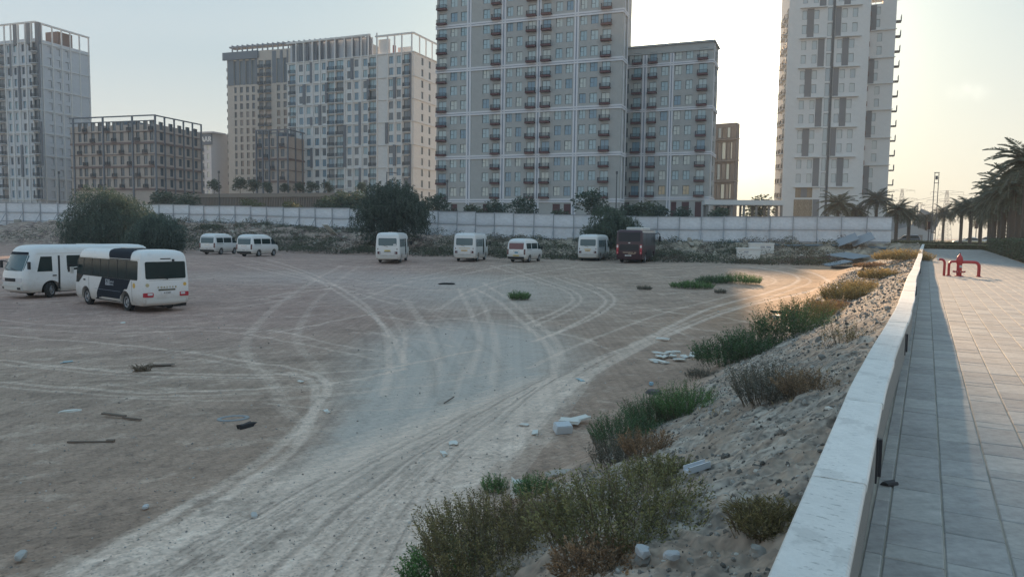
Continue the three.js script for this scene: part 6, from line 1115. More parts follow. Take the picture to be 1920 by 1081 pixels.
// ---- date palms, every frond a piece of its own
const frondGeos = [0, 1, 2, 3].map((v) => {
  seed(400 + v); const leaves = [], L = 3.3, pts = [];
  for (let i = 0; i <= 10; i++) { const t = i / 10; pts.push([L * (t - 0.12 * t * t), L * (0.16 * t - (0.30 + v * 0.1) * t * t), 0]); }
  const rib = tube(pts, 0.028, 10, 4);
  for (let i = 1; i < 42; i++) { const t = 0.06 + i / 42 * 0.94, x = L * (t - 0.12 * t * t), y = L * (0.16 * t - (0.30 + v * 0.1) * t * t), l = 0.62 * Math.sin(Math.PI * Math.min(1, 0.18 + t * 0.8)) + 0.12; for (const s of [-1, 1]) leaves.push([x, y, 0, 0.55 + rr(-0.1, 0.1), rr(0.02, 0.4) - 0.25 * t, s, l, 0.075]); }
  const g = leafGeo(leaves, 0.2), c = clean(rib), n = c.attributes.position.count; c.deleteAttribute('uv'); c.setAttribute('color', new THREE.BufferAttribute(new Float32Array(n * 3).fill(1.5), 3));
  return mergeGeometries([g, c]);
});
const palmBark = mat(0.12, 0.10, 0.085, 0.95);
function palm(label, px, topPy, D, { fronds = 46, size = 1, m = LM.palm, base = FAR_Y, trunkR = 0.24, group } = {}) {
  const crown = at(px, topPy, D), h = Math.max(1.2, crown.y - base), o = thing('date_palm', label, 'palm tree', [crown.x, base, crown.z], 0, group);
  const rings = []; const nR = Math.ceil(h / 0.34); for (let i = 0; i < nR; i++) rings.push(new THREE.CylinderGeometry(trunkR * 1.12, trunkR * 0.9, h / nR, 9).translate(0, h / nR * (i + 0.5), 0));
  rings.push(new THREE.SphereGeometry(trunkR * 1.7, 9, 6).scale(1, 1.3, 1).translate(0, h + 0.05, 0));
  part('trunk', merge(rings), palmBark, o);
  for (let i = 0; i < fronds; i++) { const f = part('frond', frondGeos[i % 4], m, o), a = i * 2.39996, up = 1.2 - 2.1 * Math.pow(i / fronds, 0.9); f.position.set(0, h + 0.1, 0); f.rotation.set(0, a, up * 0.85 + rr(-0.1, 0.1), 'YXZ'); f.scale.setScalar(size * 0.78 * rr(0.85, 1.1)); }
  return o;
}
seed(501);
palm('palm against the foot of the white tower, left of three', 1572, 385, 118, { size: 1.35, m: leafMat(0.154, 0.154, 0.098) });
palm('small palm against the white tower, between two taller ones', 1607, 398, 120, { size: 1.0 });
palm('palm before the gap right of the white tower, tallest of the three', 1645, 375, 118, { size: 1.15, m: LM.palmGrey });
palm('dark palm rising just behind the end of the hoarding', 1683, 395, 104, { size: 1.05 });
palm('low shaggy palm right of the dark palm at the end of the hoarding', 1706, 405, 112, { size: 0.85 });
palm('small palm beside the double light mast, left of it', 1738, 411, 170, { size: 1.15, m: LM.palmGrey });
palm('small lone palm right of the double light mast', 1771, 401, 150, { size: 1.1, m: LM.palmGrey });
palm('palm at the left end of the right-hand avenue', 1805, 392, 118, { size: 1.1 });
palm('second palm of the right-hand avenue from its left end', 1823, 389, 108, { size: 1.1 });
palm('third palm of the right-hand avenue from its left end', 1842, 392, 110, { size: 1.1 });
palm('shadowed palm between the short and the tall avenue palms', 1858, 398, 100, { size: 1.1 });
palm('tall dark palm, first of the big ones on the right', 1868, 378, 78, { size: 1.1, m: LM.palm });
palm('tall dark palm, second of the big ones on the right', 1886, 362, 68, { size: 1.15, m: LM.palm });
palm('tall dark palm, third of the big ones on the right', 1903, 350, 60, { size: 1.1, m: LM.palm });
palm('highest palm, its crown cut by the right edge of the picture', 1930, 306, 54, { size: 1.2, m: LM.palm });
palm('shadowed palm filling behind the first big palm on the right', 1862, 388, 92, { size: 1.1 });
palm('shadowed palm filling behind the second big palm on the right', 1878, 380, 84, { size: 1.15 });
palm('shadowed palm filling behind the third big palm on the right', 1897, 370, 76, { size: 1.15 });
palm('shadowed palm below the highest palm at the right edge', 1914, 362, 66, { size: 1.1 });
palm('faint far palm behind the white sedan', 1838, 415, 210, { size: 1.1, m: LM.palmGrey });

// ---- clipped hedges
function hedge(label, pts, w, h, m, n) { // pts along the hedge in world x, z
  const leaves = [], core = []; for (let i = 0; i + 1 < pts.length; i++) {
    const [x0, z0] = pts[i], [x1, z1] = pts[i + 1], L = Math.hypot(x1 - x0, z1 - z0), ux = (x1 - x0) / L, uz = (z1 - z0) / L;
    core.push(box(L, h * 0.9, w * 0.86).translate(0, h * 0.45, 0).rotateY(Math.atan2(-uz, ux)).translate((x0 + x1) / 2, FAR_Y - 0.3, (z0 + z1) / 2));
    for (let k = 0; k < n * L; k++) { const t = rnd() * L, top = rnd() < w / (w + 2 * h), o = top ? rr(-w / 2, w / 2) : (rnd() < 0.5 ? -1 : 1) * w * rr(0.42, 0.52), y = top ? h * rr(0.9, 1.06) : rr(0, h), b = rnd() * 6.283; leaves.push([x0 + ux * t - uz * o, FAR_Y - 0.3 + y, z0 + uz * t + ux * o, Math.cos(b), rr(-0.2, 1), Math.sin(b), rr(0.09, 0.2), rr(0.05, 0.09), rr(0.7, 1.3)]); }
  }
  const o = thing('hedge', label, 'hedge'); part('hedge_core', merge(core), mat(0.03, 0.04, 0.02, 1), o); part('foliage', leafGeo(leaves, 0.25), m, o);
}
seed(601);
const PP = (s, d) => fromPath(s, d);
hedge('dark clipped hedge along the right side of the promenade', [PP(30, 6.3), PP(50, 6.3), PP(70, 6.2), PP(90, 6.1)], 1.3, 1.45, leafMat(0.077, 0.119, 0.063), 190);
hedge('pale hedge across the far end of the promenade', [PP(98, -6), PP(97, 1), PP(98, 14)], 1.6, 0.8, leafMat(0.182, 0.203, 0.105), 170);
hedge('yellow-lit green hedge on the verge across the road', [PP(138, -6), PP(140, 10), PP(142, 30)], 3, 1.0, leafMat(0.280, 0.280, 0.084), 120);
hedge('dark hedge between the hoarding end and the road', [PP(108, -14), PP(108, 2)], 1.4, 1.1, leafMat(0.084, 0.112, 0.063), 150);

// ---------------------------------------------------------------- hydrant, street furniture, far things
{
  const red = new THREE.MeshPhysicalMaterial({ map: tintTex([0.42, 0.02, 0.028], [0.55, 0.04, 0.045], 2, 128), roughness: 0.4, clearcoat: 0.4, clearcoatRoughness: 0.25 }), capM = mat(0.6, 0.58, 0.54, 0.4);
  const p = at(1799, 509, 31.5), [s] = toPath(p.x, p.z), y = pathY(s), turn = heading(31);
  const o = thing('hydrant', 'red standpipe with a pointed top, flanges and two bent pipe arms on paving', 'hydrant', [p.x, y, p.z], turn), r = 0.055;
  part('base_flange', merge([cyl(0.17, 0.17, 0.03), cyl(0.16, 0.16, 0.03, 0, 0.18), cyl(0.2, 0.2, 0.025, 0, 0.155)]), red, o);
  part('barrel', merge([new THREE.LatheGeometry([[0.1, 0], [0.1, 0.5], [0.115, 0.55], [0.13, 0.62], [0.13, 0.72], [0.11, 0.76], [0.115, 0.8], [0.085, 0.85], [0.045, 0.9], [0.03, 0.96], [0.0, 0.97]].map(([a, b]) => new THREE.Vector2(a, b)), 20)]), red, o);
  for (const a of [-1, 1]) part('handle', merge([new THREE.CylinderGeometry(0.03, 0.03, 0.12, 10).rotateZ(Math.PI / 2).translate(a * 0.16, 0.2, 0), new THREE.CylinderGeometry(0.045, 0.045, 0.03, 6).rotateZ(Math.PI / 2).translate(a * 0.22, 0.2, 0)]), red, o);
  part('arm_pipe', tube([[-0.08, 0.62, 0], [-0.22, 0.62, 0], [-0.31, 0.6, 0], [-0.37, 0.53, 0], [-0.38, 0.43, 0], [-0.38, -0.02, 0]], r * 0.9, 30, 12), red, o);
  part('arm_pipe', tube([[0.08, 0.61, 0], [0.52, 0.61, 0], [0.62, 0.59, 0], [0.69, 0.52, 0], [0.71, 0.42, 0], [0.71, -0.02, 0]], r * 1.15, 30, 12), red, o);
  for (const x of [-0.38, 0.71]) part('foot_flange', merge([cyl(0.1, 0.1, 0.02, x, 0, 0, 16), cyl(0.085, 0.085, 0.02, x, 0.021, 0, 16)]), red, o);
  const bolts = []; for (let i = 0; i < 10; i++) bolts.push(new THREE.CylinderGeometry(0.013, 0.013, 0.05, 6).translate(0.18 * Math.cos(i * 0.628), 0.205, 0.18 * Math.sin(i * 0.628) * 0.98)); bolts.forEach((g) => part('bolt', g, capM, o));
  part('top_nut', new THREE.CylinderGeometry(0.02, 0.025, 0.05, 5).translate(0, 0.985, 0), VM.black, o);
  part('tag_plate', box(0.09, 0.1, 0.01, 0.05, 0.42, 0.112), capM, o);
  const q = at(1771, 508, 31.7), o2 = thing('vent_pipe', 'red bent pipe with a pale cap, left of the hydrant', 'pipe', [q.x, y, q.z], turn);
  part('pipe', tube([[0, -0.02, 0], [0, 0.52, 0], [-0.015, 0.62, 0], [-0.08, 0.69, 0], [-0.15, 0.7, 0], [-0.22, 0.69, 0]], r * 0.9, 30, 12), red, o2);
  part('pipe_cap', new THREE.CylinderGeometry(r * 1.05, r * 1.05, 0.06, 12).rotateZ(Math.PI / 2 - 0.1).translate(-0.245, 0.69, 0), capM, o2);
}
const poleM = mat(0.1, 0.105, 0.115, 0.6);
{ // double mast beyond the promenade
  const p = at(1749, 460, 100), top = at(1751, 323, 100).y - FAR_Y, o = thing('light_mast', 'tall slim twin-pole light mast beyond the end of the promenade', 'mast', [p.x, FAR_Y, p.z], heading(29));
  part('pole', rod([-0.25, 0, 0], [-0.17, top, 0], 0.055, 8, 0.045), poleM, o); part('pole', rod([0.25, 0, 0], [0.3, top, 0], 0.055, 8, 0.045), poleM, o);
  part('lamp_head', merge([box(0.62, 0.1, 0.2, 0.06, top - 0.03), box(0.6, 0.08, 0.16, 0.06, top - 1.4), box(0.3, 0.5, 0.08, 0.06, top - 0.7)]), poleM, o);
  part('brace', merge([box(0.5, 0.06, 0.06, 0.02, top * 0.5), box(0.5, 0.06, 0.06, 0, top * 0.2)]), poleM, o);
}
function signal(label, px, D, topPy) {
  const p = at(px, 450, D), h = at(px, topPy, D).y - FAR_Y, o = thing('traffic_signal', label, 'traffic light', [p.x, FAR_Y, p.z], heading(25));
  part('pole', cyl(0.08, 0.06, h), poleM, o); part('signal_head', new THREE.BoxGeometry(0.42, 1.15, 0.34).translate(0, h + 0.2, 0.1), VM.black, o);
  for (const k of [-1, 0, 1]) part('lens', new THREE.CylinderGeometry(0.12, 0.12, 0.05, 12).rotateX(Math.PI / 2).translate(0, h + 0.2 + k * 0.34, 0.285), VM.lampDark, o);
}
signal('traffic light left of the twin-pole mast', 1741, 112, 425); signal('traffic light right of the white sedan under the palms', 1857, 118, 424); signal('traffic light beside the thick palm trunks behind the sedan', 1830, 124, 424);
function lamp(label, px, topPy, D, arm, base = FAR_Y) {
  const p = at(px, 400, D), h = at(px, topPy, D).y - base, o = thing('street_lamp', label, 'street lamp', [p.x, base, p.z], 0);
  part('pole', cyl(0.14, 0.08, h, 0, 0, 0, 10), poleM, o); if (arm) { part('arm', box(Math.abs(arm), 0.12, 0.14, arm / 2, h - 0.15), poleM, o); part('lamp_head', box(0.7, 0.12, 0.3, arm, h - 0.22), poleM, o); } else part('lamp_head', cyl(0.2, 0.2, 0.5, 0, h - 0.4), poleM, o);
}
lamp('tall street lamp with a short arm above the rounded dark tree', 725, 322, 134, 1.6); lamp('street lamp at the left corner of the grey tower', 838, 338, 130, 0); lamp('street lamp pole before the white corner tower', 112, 322, 145, 0); lamp('street lamp before the grey slab, left of the podium trees', 411, 321, 150, 0); lamp('pole on the podium deck beside a young tree', 608, 337, 150, 0); lamp('short lamp before the joint of the grey tower and block', 1155, 322, 135, 0);
lamp('slim lamp post far right of the mast', 1721, 379, 190, 0.8); lamp('slim lamp post left of the palm avenue', 1727, 383, 230, 0.8);
function pylon(label, px, topPy, D, W) {
  const p = at(px, 440, D), h = at(px, topPy, D).y, m = mat(0.2, 0.2, 0.2, 0.7), o = thing('transmission_tower', label, 'pylon', [p.x, 0, p.z], heading(12)), L = [], b = h * 0.1, r = 0.16;
  const leg = (t, s, u) => [s * lerp(b, b * 0.16, t), h * t, u * lerp(b, b * 0.16, t)];
  for (const s of [-1, 1]) for (const u of [-1, 1]) L.push(bar(leg(0, s, u), leg(1, s, u), r * 1.3));
  for (let i = 0; i < 9; i++) { const a = i / 9, c = (i + 1) / 9; for (const u of [-1, 1]) { L.push(bar(leg(a, -1, u), leg(c, 1, u), r), bar(leg(a, 1, u), leg(c, -1, u), r), bar(leg(c, -1, u), leg(c, 1, u), r)); } }
  part('lattice', merge(L), m, o);
  const A = []; for (const [t, k] of [[0.66, 1], [0.81, 0.9], [0.97, 0.75]]) for (const s of [-1, 1]) { const x = s * W * k; A.push(bar([0, h * t + h * 0.03, 0], [x, h * t, 0], r), bar([0, h * t - h * 0.02, 0], [x, h * t, 0], r)); for (const q of [0.3, 0.6]) A.push(bar([x * q, h * t - h * 0.012, 0], [x * (q + 0.12), h * t + h * 0.018, 0], r * 0.8)); A.push(bar([x, h * t, 0], [x, h * t - 2, 0], r)); }
  part('cross_arm', merge(A), m, o); return { o, h, W };
}
pylon('far lattice pylon right of the white tower wing', 1688, 354, 620, 13); pylon('far lattice pylon right of the twin-pole mast', 1772, 357, 600, 16); pylon('faintest lattice pylon between the other two', 1716, 380, 900, 14);
{ // overhead lines
  const m = mat(0.12, 0.12, 0.12, 0.8); let n = 0;
  for (const [y0, y1, label] of [[363, 372, 'topmost overhead line in the gap right of the white tower'], [376, 383, 'second overhead line from the top right of the white tower'], [392, 396, 'lowest overhead line in the gap right of the white tower']]) { const a = at(1640, y0 + 8, 640), b = at(1772, y0, 600), c = at(2000, y1 - 25, 560), P = []; for (const [p, q] of [[a, b], [b, c]]) { const L = []; for (let i = 0; i <= 10; i++) { const t = i / 10, v = p.clone().lerp(q, t); v.y -= 4 * 4 * t * (1 - t); L.push([v.x, v.y, v.z]); } P.push(tube(L, 0.11, 14, 4)); } single('power_line', merge(P), m, label, 'power line'); n++; }
}
{ // low pale tent-roofed building behind the car
  const p = at(1708, 450, 170), o = thing('shed', 'low pale shed with a pitched roof behind the dark estate car', 'shed', [p.x, FAR_Y, p.z], heading(20));
  const sh = new THREE.Shape([[-4.6, 0], [4.6, 0], [4.6, 2.2], [0.6, 4.0], [-4.6, 2.4]].map(([a, b]) => new THREE.Vector2(a, b)));
  part('wall', new THREE.ExtrudeGeometry(sh, { depth: 8, bevelEnabled: false }).translate(0, 0, -8), mat(0.5, 0.5, 0.5, 0.8), o); part('roof', merge([bar([-5, 2.35, -4], [0.6, 4.15, -4], 8.6, 0.15), bar([0.6, 4.15, -4], [5, 2.1, -4], 8.6, 0.15)].map((g) => g)), mat(0.36, 0.36, 0.37, 0.8), o); part('door', span(1.2, 2.4, 0, 1.9, 0.01, 0.06), mat(0.3, 0.25, 0.22), o);
  const q = at(1733, 452, 172), o2 = thing('kiosk', 'small brick-red kiosk right of the pale shed', 'kiosk', [q.x, FAR_Y, q.z], heading(20)); part('wall', span(-1.8, 1.8, 0, 2.3, -3, 0), mat(0.26, 0.16, 0.12, 0.9), o2); part('roof', span(-2.1, 2.1, 2.3, 2.55, -3.3, 0.3), mat(0.3, 0.27, 0.24, 0.9), o2); part('door', span(-0.5, 0.5, 0, 1.9, 0.01, 0.06), mat(0.12, 0.1, 0.09), o2);
}
{ // road across the far end with kerb and lane marking
  const road = (s0, s1, y, m, name) => { const P = [[-60, s0], [160, s0 - 18], [160, s1 - 18], [-60, s1]].map(([d, s]) => fromPath(s, d)); const g = new THREE.BufferGeometry(); g.setAttribute('position', new THREE.Float32BufferAttribute([0, 1, 2, 0, 2, 3].flatMap((i) => [P[i][0], y, P[i][1]]), 3)); g.setAttribute('uv', new THREE.Float32BufferAttribute([0, 0, 20, 0, 20, 2, 0, 0, 20, 2, 0, 2], 2)); g.computeVertexNormals(); tag(part(name, g, m, scene), null, null, null, 'structure'); };
  road(112, 134, FAR_Y + 0.01, new THREE.MeshStandardMaterial({ map: tintTex([0.045, 0.045, 0.047], [0.075, 0.074, 0.072], 1), roughness: 0.9, side: THREE.DoubleSide }), 'road'); road(122.6, 122.85, FAR_Y + 0.016, mat(0.7, 0.7, 0.68, 0.7, { side: THREE.DoubleSide }), 'road_marking');
  for (const s of [111.7, 134.2]) { const [x0, z0] = fromPath(s, -60), [x1, z1] = fromPath(s - 18, 160); const L = Math.hypot(x1 - x0, z1 - z0), g = box(L, 0.24, 0.25).rotateY(Math.atan2(-(z1 - z0), x1 - x0)).translate((x0 + x1) / 2, FAR_Y, (z0 + z1) / 2); tag(part('kerb', g, mat(0.42, 0.41, 0.39, 0.9), scene), null, null, null, 'structure'); }
}

// ---------------------------------------------------------------- things lying about
const foam = mat(0.66, 0.65, 0.6, 0.8), grime = mat(0.4, 0.39, 0.37, 0.85), woodM = mat(0.16, 0.125, 0.1, 0.95), panelM = mat(0.19, 0.24, 0.28, 0.5), tealM = mat(0.1, 0.16, 0.2, 0.5);
function lie(name, geo, m, label, cat, px, py, { dy = 0, turn = rr(0, 3), tilt = 0, roll = 0, group } = {}) { const o = single(name, geo, m, label, cat, put(px, py, dy), 0, group); o.rotation.set(tilt, turn, roll, 'YXZ'); return o; }
seed(701);
function chunk(w, h, d, j = 0.25) { const g = new THREE.BoxGeometry(w, h, d, 2, 2, 2), p = g.attributes.position, seen = {}; for (let i = 0; i < p.count; i++) { const k = [p.getX(i), p.getY(i), p.getZ(i)].map((v) => v.toFixed(3)).join(); seen[k] ??= [rr(-j, j) * w * 0.5, rr(-j, j) * h * 0.5, rr(-j, j) * d * 0.5]; p.setXYZ(i, p.getX(i) + seen[k][0], p.getY(i) + seen[k][1], p.getZ(i) + seen[k][2]); } g.computeVertexNormals(); return g; }
function rock(w, h, d) { const g = new THREE.IcosahedronGeometry(0.5, 1), p = g.attributes.position, m = {}; const o = rr(0, 9); for (let i = 0; i < p.count; i++) { const x = p.getX(i), y = p.getY(i), z = p.getZ(i), k = 0.45 + 1.15 * ns(x * 0.4 + o, z * 0.4 + y * 0.33 + o); p.setXYZ(i, clamp(x * k, -0.4, 0.42) * w * 1.2, clamp(y * k, -0.3, 0.3) * h * 1.5, clamp(z * k, -0.36, 0.42) * d * 1.2); } g.computeVertexNormals(); return g; }
// two white cabins by the hoarding
function cabin(label, px, py, D, w, h, d, turn, vents) {
  const p = onGround(px, py), o = thing('container', label, 'container', [p.x, p.y - 0.05, p.z], turn), wm = mat(0.78, 0.76, 0.73, 0.5);
  part('body', span(-w / 2, w / 2, 0.12, h, -d, 0), wm, o); part('lid', merge([span(-w / 2 - 0.06, w / 2 + 0.06, h, h + 0.14, -d - 0.06, 0.06), span(-w / 2 - 0.03, w / 2 + 0.03, h * 0.52, h * 0.57, -0.02, 0.04)]), wm, o); part('skid', merge([span(-w / 2 + 0.1, -w / 2 + 0.3, 0, 0.12, -d, 0), span(w / 2 - 0.3, w / 2 - 0.1, 0, 0.12, -d, 0)]), VM.black, o);
  for (const x of vents) part('label_panel', span(x - 0.22, x + 0.22, h * 0.68, h * 0.84, 0.002, 0.02), mat(0.42, 0.42, 0.45, 0.6), o);
}
cabin('white box unit, nearer and lower of the pair by the hoarding', 1403, 487, 69, 2.3, 1.15, 1.3, heading(14), [-0.2]); cabin('white box unit, farther and taller of the pair by the hoarding', 1428, 478, 74, 2.5, 1.2, 1.4, heading(14), [0.1, 0.7]);
// sheets leaning on the hoarding and lying flat
for (const [px, py, D, w, l, tilt, label] of [[1588, 451, 81, 2.2, 2.0, -0.85, 'pale sheet leaning against the hoarding, left of two'], [1617, 450, 80.5, 2.3, 2.1, -0.85, 'pale sheet leaning against the hoarding, right of two']]) { const p = at(px, py, D), g = box(w, 0.07, l), o = single('sheet', g, mat(0.25, 0.28, 0.31, 0.5), label, 'panel', [p.x, p.y + 0.1, p.z]); o.rotation.set(0.35, heading(12), 0.42, 'YXZ'); part('sheet_rib', merge([box(w * 0.96, 0.05, 0.1, 0, -0.07, l * 0.4), box(w * 0.96, 0.05, 0.1, 0, -0.07, -l * 0.4)]), VM.black, o); }
lie('sheet', box(2.9, 0.06, 3.2), panelM, 'blue-grey flat sheet lying tilted on the debris heap', 'panel', 1592, 488, { dy: 0.75, turn: 0.5, tilt: 0.1, roll: 0.1 }); lie('sheet', box(2.7, 0.07, 1.0), panelM, 'narrow blue-grey sheet sliding off the front of the debris heap', 'panel', 1570, 499, { dy: 0.3, turn: 0.35, tilt: 0.12, roll: 0.16 });
lie('dark_mat', chunk(1.7, 0.25, 0.8, 0.3), VM.black, 'black folded mat under the narrow blue-grey sheet', 'mat', 1580, 504, { dy: 0.12 });
{ // debris heap of timber and rods
  seed(711); const L = []; for (let i = 0; i < 70; i++) { const a = rr(0, 3.14), l = rr(0.6, 2.6), x = rr(-2.6, 2.6), z = rr(-2, 2), y = Math.max(0.05, 0.75 - Math.hypot(x / 3.4, z / 2.6) * 0.7) * rr(0.3, 1); L.push(box(l, 0.07, rr(0.06, 0.22)).rotateZ(rr(-0.25, 0.25)).rotateY(a).translate(x, y, z)); }
  tag(part('debris_heap', merge(L), mat(0.14, 0.1, 0.085, 0.95), scene), 'heap of brown timber scraps left of the blue-grey sheet', 'debris heap', null, 'stuff').position.set(...put(1540, 491, -0.05));
}
{ // long teal hose along the foot of the hoarding
  const P = [[1365, 461], [1400, 459], [1470, 462], [1530, 462], [1590, 461], [1640, 464], [1662, 466]].map(([x, y]) => put(x, y, 0.12)); single('hose', tube(P, 0.14, 90, 8), tealM, 'teal-grey pipe snaking along the foot of the hoarding', 'pipe');
}
{ const o = lie('board', box(0.95, 0.06, 2.6), foam, 'white board leaning on the rubble bank between the vans and the round tree', 'board', 620, 444, { dy: 0.7, turn: -0.5, tilt: -0.6 }); }
// foreground litter
const cut = (w, h, d) => merge([box(w, h, d), box(w * 0.98, h * 0.3, d * 0.2, 0, h * 0.6, -d * 0.35)]);
lie('offcut', merge([box(0.22, 0.02, 0.07), box(0.22, 0.03, 0.008, 0, 0.025, -0.031), box(0.22, 0.03, 0.008, 0, 0.025, 0.031)]), mat(0.6, 0.62, 0.65, 0.5), 'white plastic channel offcut lying on the rubble slope', 'offcut', 1307, 888, { dy: 0.06, turn: 0.5, roll: 0.1 });
lie('foam_block', merge([box(0.3, 0.13, 0.2), box(0.28, 0.02, 0.18, 0, 0.075, 0)]), mat(0.55, 0.58, 0.6, 0.7), 'white foam block standing below the larger foam scraps', 'foam', 1055, 811, { dy: 0.09, turn: 0.3, tilt: 0.25 });
lie('foam_sheet', chunk(0.36, 0.05, 0.2, 0.15), foam, 'cream foam sheet, left of the two behind the white block', 'foam', 1068, 799, { dy: 0.1, turn: -0.3, tilt: 0.1 }); lie('foam_sheet', chunk(0.34, 0.04, 0.2, 0.15), foam, 'cream foam sheet, right of the two behind the white block', 'foam', 1088, 795, { dy: 0.09, turn: 0.4, roll: 0.12 });
lie('tub', merge([cyl(0.16, 0.19, 0.14, 0, 0, 0, 14), box(0.3, 0.03, 0.2, 0.2, 0.03, 0.06)]), mat(0.7, 0.66, 0.6, 0.5), 'white tub glinting in sun beside the dark slope bush', 'tub', 1456, 596, { dy: 0.02 }); lie('offcut', chunk(0.55, 0.1, 0.28, 0.2), VM.black, 'black scrap touching the sunlit white tub', 'scrap', 1460, 589, { dy: 0.12 });
lie('plank', box(0.45, 0.04, 0.14), foam, 'lone white slat above the scattered foam pieces', 'slat', 1243, 638, { dy: 0.06, turn: -0.55, tilt: 0.1 });
const bits = [[1225, 678, 'far left of the scatter'], [1240, 680, 'bottom left of the scatter'], [1245, 672, 'lower middle of the scatter'], [1236, 671, 'just left of the middle of the scatter'], [1262, 671, 'middle of the scatter'], [1275, 676, 'bottom right of the scatter'], [1284, 670, 'right of the middle of the scatter'], [1298, 670, 'right end of the scatter'], [1302, 665, 'upper right end of the scatter'], [1256, 663, 'top middle of the scatter'], [1268, 661, 'top right of the scatter'], [1240, 664, 'top left of the scatter']];
for (const [x, y, where] of bits) lie('foam_scrap', chunk(rr(0.22, 0.5), rr(0.03, 0.06), rr(0.12, 0.2), 0.35), foam, 'white foam scrap on grey sand, ' + where, 'foam', x, y, { dy: 0.05, group: 'scattered foam scraps' });
lie('bag', rock(0.16, 0.08, 0.1), mat(0.24, 0.4, 0.5, 0.6), 'crumpled blue plastic bag on the sand', 'plastic bag', 1221, 723, { dy: 0.05 }); lie('hubcap', cyl(0.2, 0.14, 0.07, 0, 0, 0, 14), mat(0.09, 0.08, 0.08, 0.9), 'dark round lid lying below the blue bag', 'lid', 1226, 736, { dy: 0.0 });
lie('ring', new THREE.TorusGeometry(0.22, 0.035, 8, 26).rotateX(Math.PI / 2).scale(1.15, 0.6, 0.8), mat(0.3, 0.32, 0.33, 0.9), 'thin grey ring, half buried, lying flat on the left of the lot', 'ring', 437, 786, { dy: 0.008, turn: 0.4 });
lie('bent_plank', merge([box(0.48, 0.03, 0.07, -0.22, 0.02, 0).rotateZ(-0.06), box(0.42, 0.025, 0.045, 0.21, 0, 0.03).rotateY(-0.18)]), woodM, 'dark broken plank on the sand left of the grey ring', 'plank', 233, 783, { dy: 0.03, turn: -0.15 });
lie('plank', merge([box(0.72, 0.025, 0.04), box(0.12, 0.05, 0.07, 0.33, 0.01, 0)]), woodM, 'thin dark stick on the sand below the broken plank', 'stick', 168, 830, { dy: 0.015, turn: 0.06 });
{ const o = thing('brush_pile', 'small tangle of dead twigs on the left of the lot', 'twigs', put(265, 696, 0)); seed(721); const L = []; for (let i = 0; i < 60; i++) L.push(rod([rr(-0.2, 0.2), 0, rr(-0.12, 0.12)], [rr(-0.28, 0.28), rr(0.04, 0.2), rr(-0.18, 0.18)], 0.01, 4, 0.005)); part('twigs', merge(L), twigMat, o); }
lie('scrap', chunk(0.5, 0.05, 0.14, 0.4), woodM, 'small dark splinter right of the dead twigs', 'scrap', 303, 686, { dy: 0.03, turn: 0.2 }); lie('scrap', chunk(0.3, 0.08, 0.12, 0.4), VM.black, 'short curved black scrap below the grey ring', 'scrap', 462, 800, { dy: 0.03 });
lie('rubber_strip', chunk(0.9, 0.1, 0.3, 0.4), VM.black, 'black rag on the lot between the back-row minibuses and lone bush', 'rag', 837, 533, { dy: 0.05, turn: 0.2 }); lie('rod', rod([0, 0, 0], [0.16, 0.02, -0.5], 0.014), woodM, 'thin rod on the grey dust in the middle of the lot', 'rod', 833, 757, { dy: 0.03, turn: 0 });
lie('concrete_lump', rock(0.17, 0.07, 0.1), grime, 'grey lump at the left edge of the bottom', 'rubble', 38, 1052, { dy: 0.07 }); lie('concrete_lump', rock(0.12, 0.05, 0.07), mat(0.5, 0.5, 0.5, 0.9), 'pale stone left of the churned way', 'stone', 272, 955, { dy: 0.03 });
lie('concrete_lump', rock(0.16, 0.04, 0.08), mat(0.46, 0.45, 0.43, 0.9), 'flat pale stone at the edge of the churned way', 'stone', 476, 966, { dy: 0.02 });
for (const [x, y, label] of [[563, 717, 'white paper strip between the curved tyre tracks'], [130, 772, 'white scrap left of the broken plank'], [230, 605, 'white scrap behind the near minibus'], [125, 680, 'pale blue scrap on the straight tracks at the left'], [612, 772, 'white scrap right of the curved tracks'], [850, 832, 'white scrap on the churned way, left'], [831, 851, 'cream scrap below the white one on the churned way'], [982, 796, 'white scrap left of the foam block'], [1003, 812, 'cream crumbs left of the foam block'], [1088, 712, 'white crumbs on the sand between tracks and the blue bag'], [1347, 585, 'white scrap at the edge of the sunlit strip'], [1508, 549, 'white scrap in the sunlit strip'], [1412, 541, 'white scrap beside the green patch'], [270, 545, 'white scrap under the near minibus']]) lie('litter', chunk(rr(0.14, 0.3), 0.03, rr(0.07, 0.14), 0.4), label.includes('blue') ? mat(0.4, 0.55, 0.6, 0.7) : foam, label, 'litter', x, y, { dy: 0.02 });
lie('rag', chunk(0.2, 0.24, 0.12, 0.5), foam, 'white scrap stuck in the small green bush', 'scrap', 972, 930, { dy: 0.1 });
lie('concrete_slab', rock(0.42, 0.06, 0.2), mat(0.42, 0.37, 0.32, 0.95), 'flat tan slab at the slope foot above the big olive bush', 'slab', 1048, 892, { dy: 0.04, turn: 0.4 });
lie('concrete_slab', rock(0.1, 0.05, 0.07), mat(0.4, 0.41, 0.42, 0.95), 'grey concrete lump at the bottom edge between bushes and wall', 'rubble', 1205, 1060, { dy: 0.05 }); lie('concrete_slab', rock(0.08, 0.04, 0.06), mat(0.42, 0.42, 0.42, 0.95), 'smaller grey lump right of the concrete lump at the bottom edge', 'rubble', 1258, 1066, { dy: 0.05 });
lie('litter', chunk(0.07, 0.02, 0.035, 0.3), foam, 'small white scrap on the slope close to the wall', 'litter', 1555, 770, { dy: 0.02 });
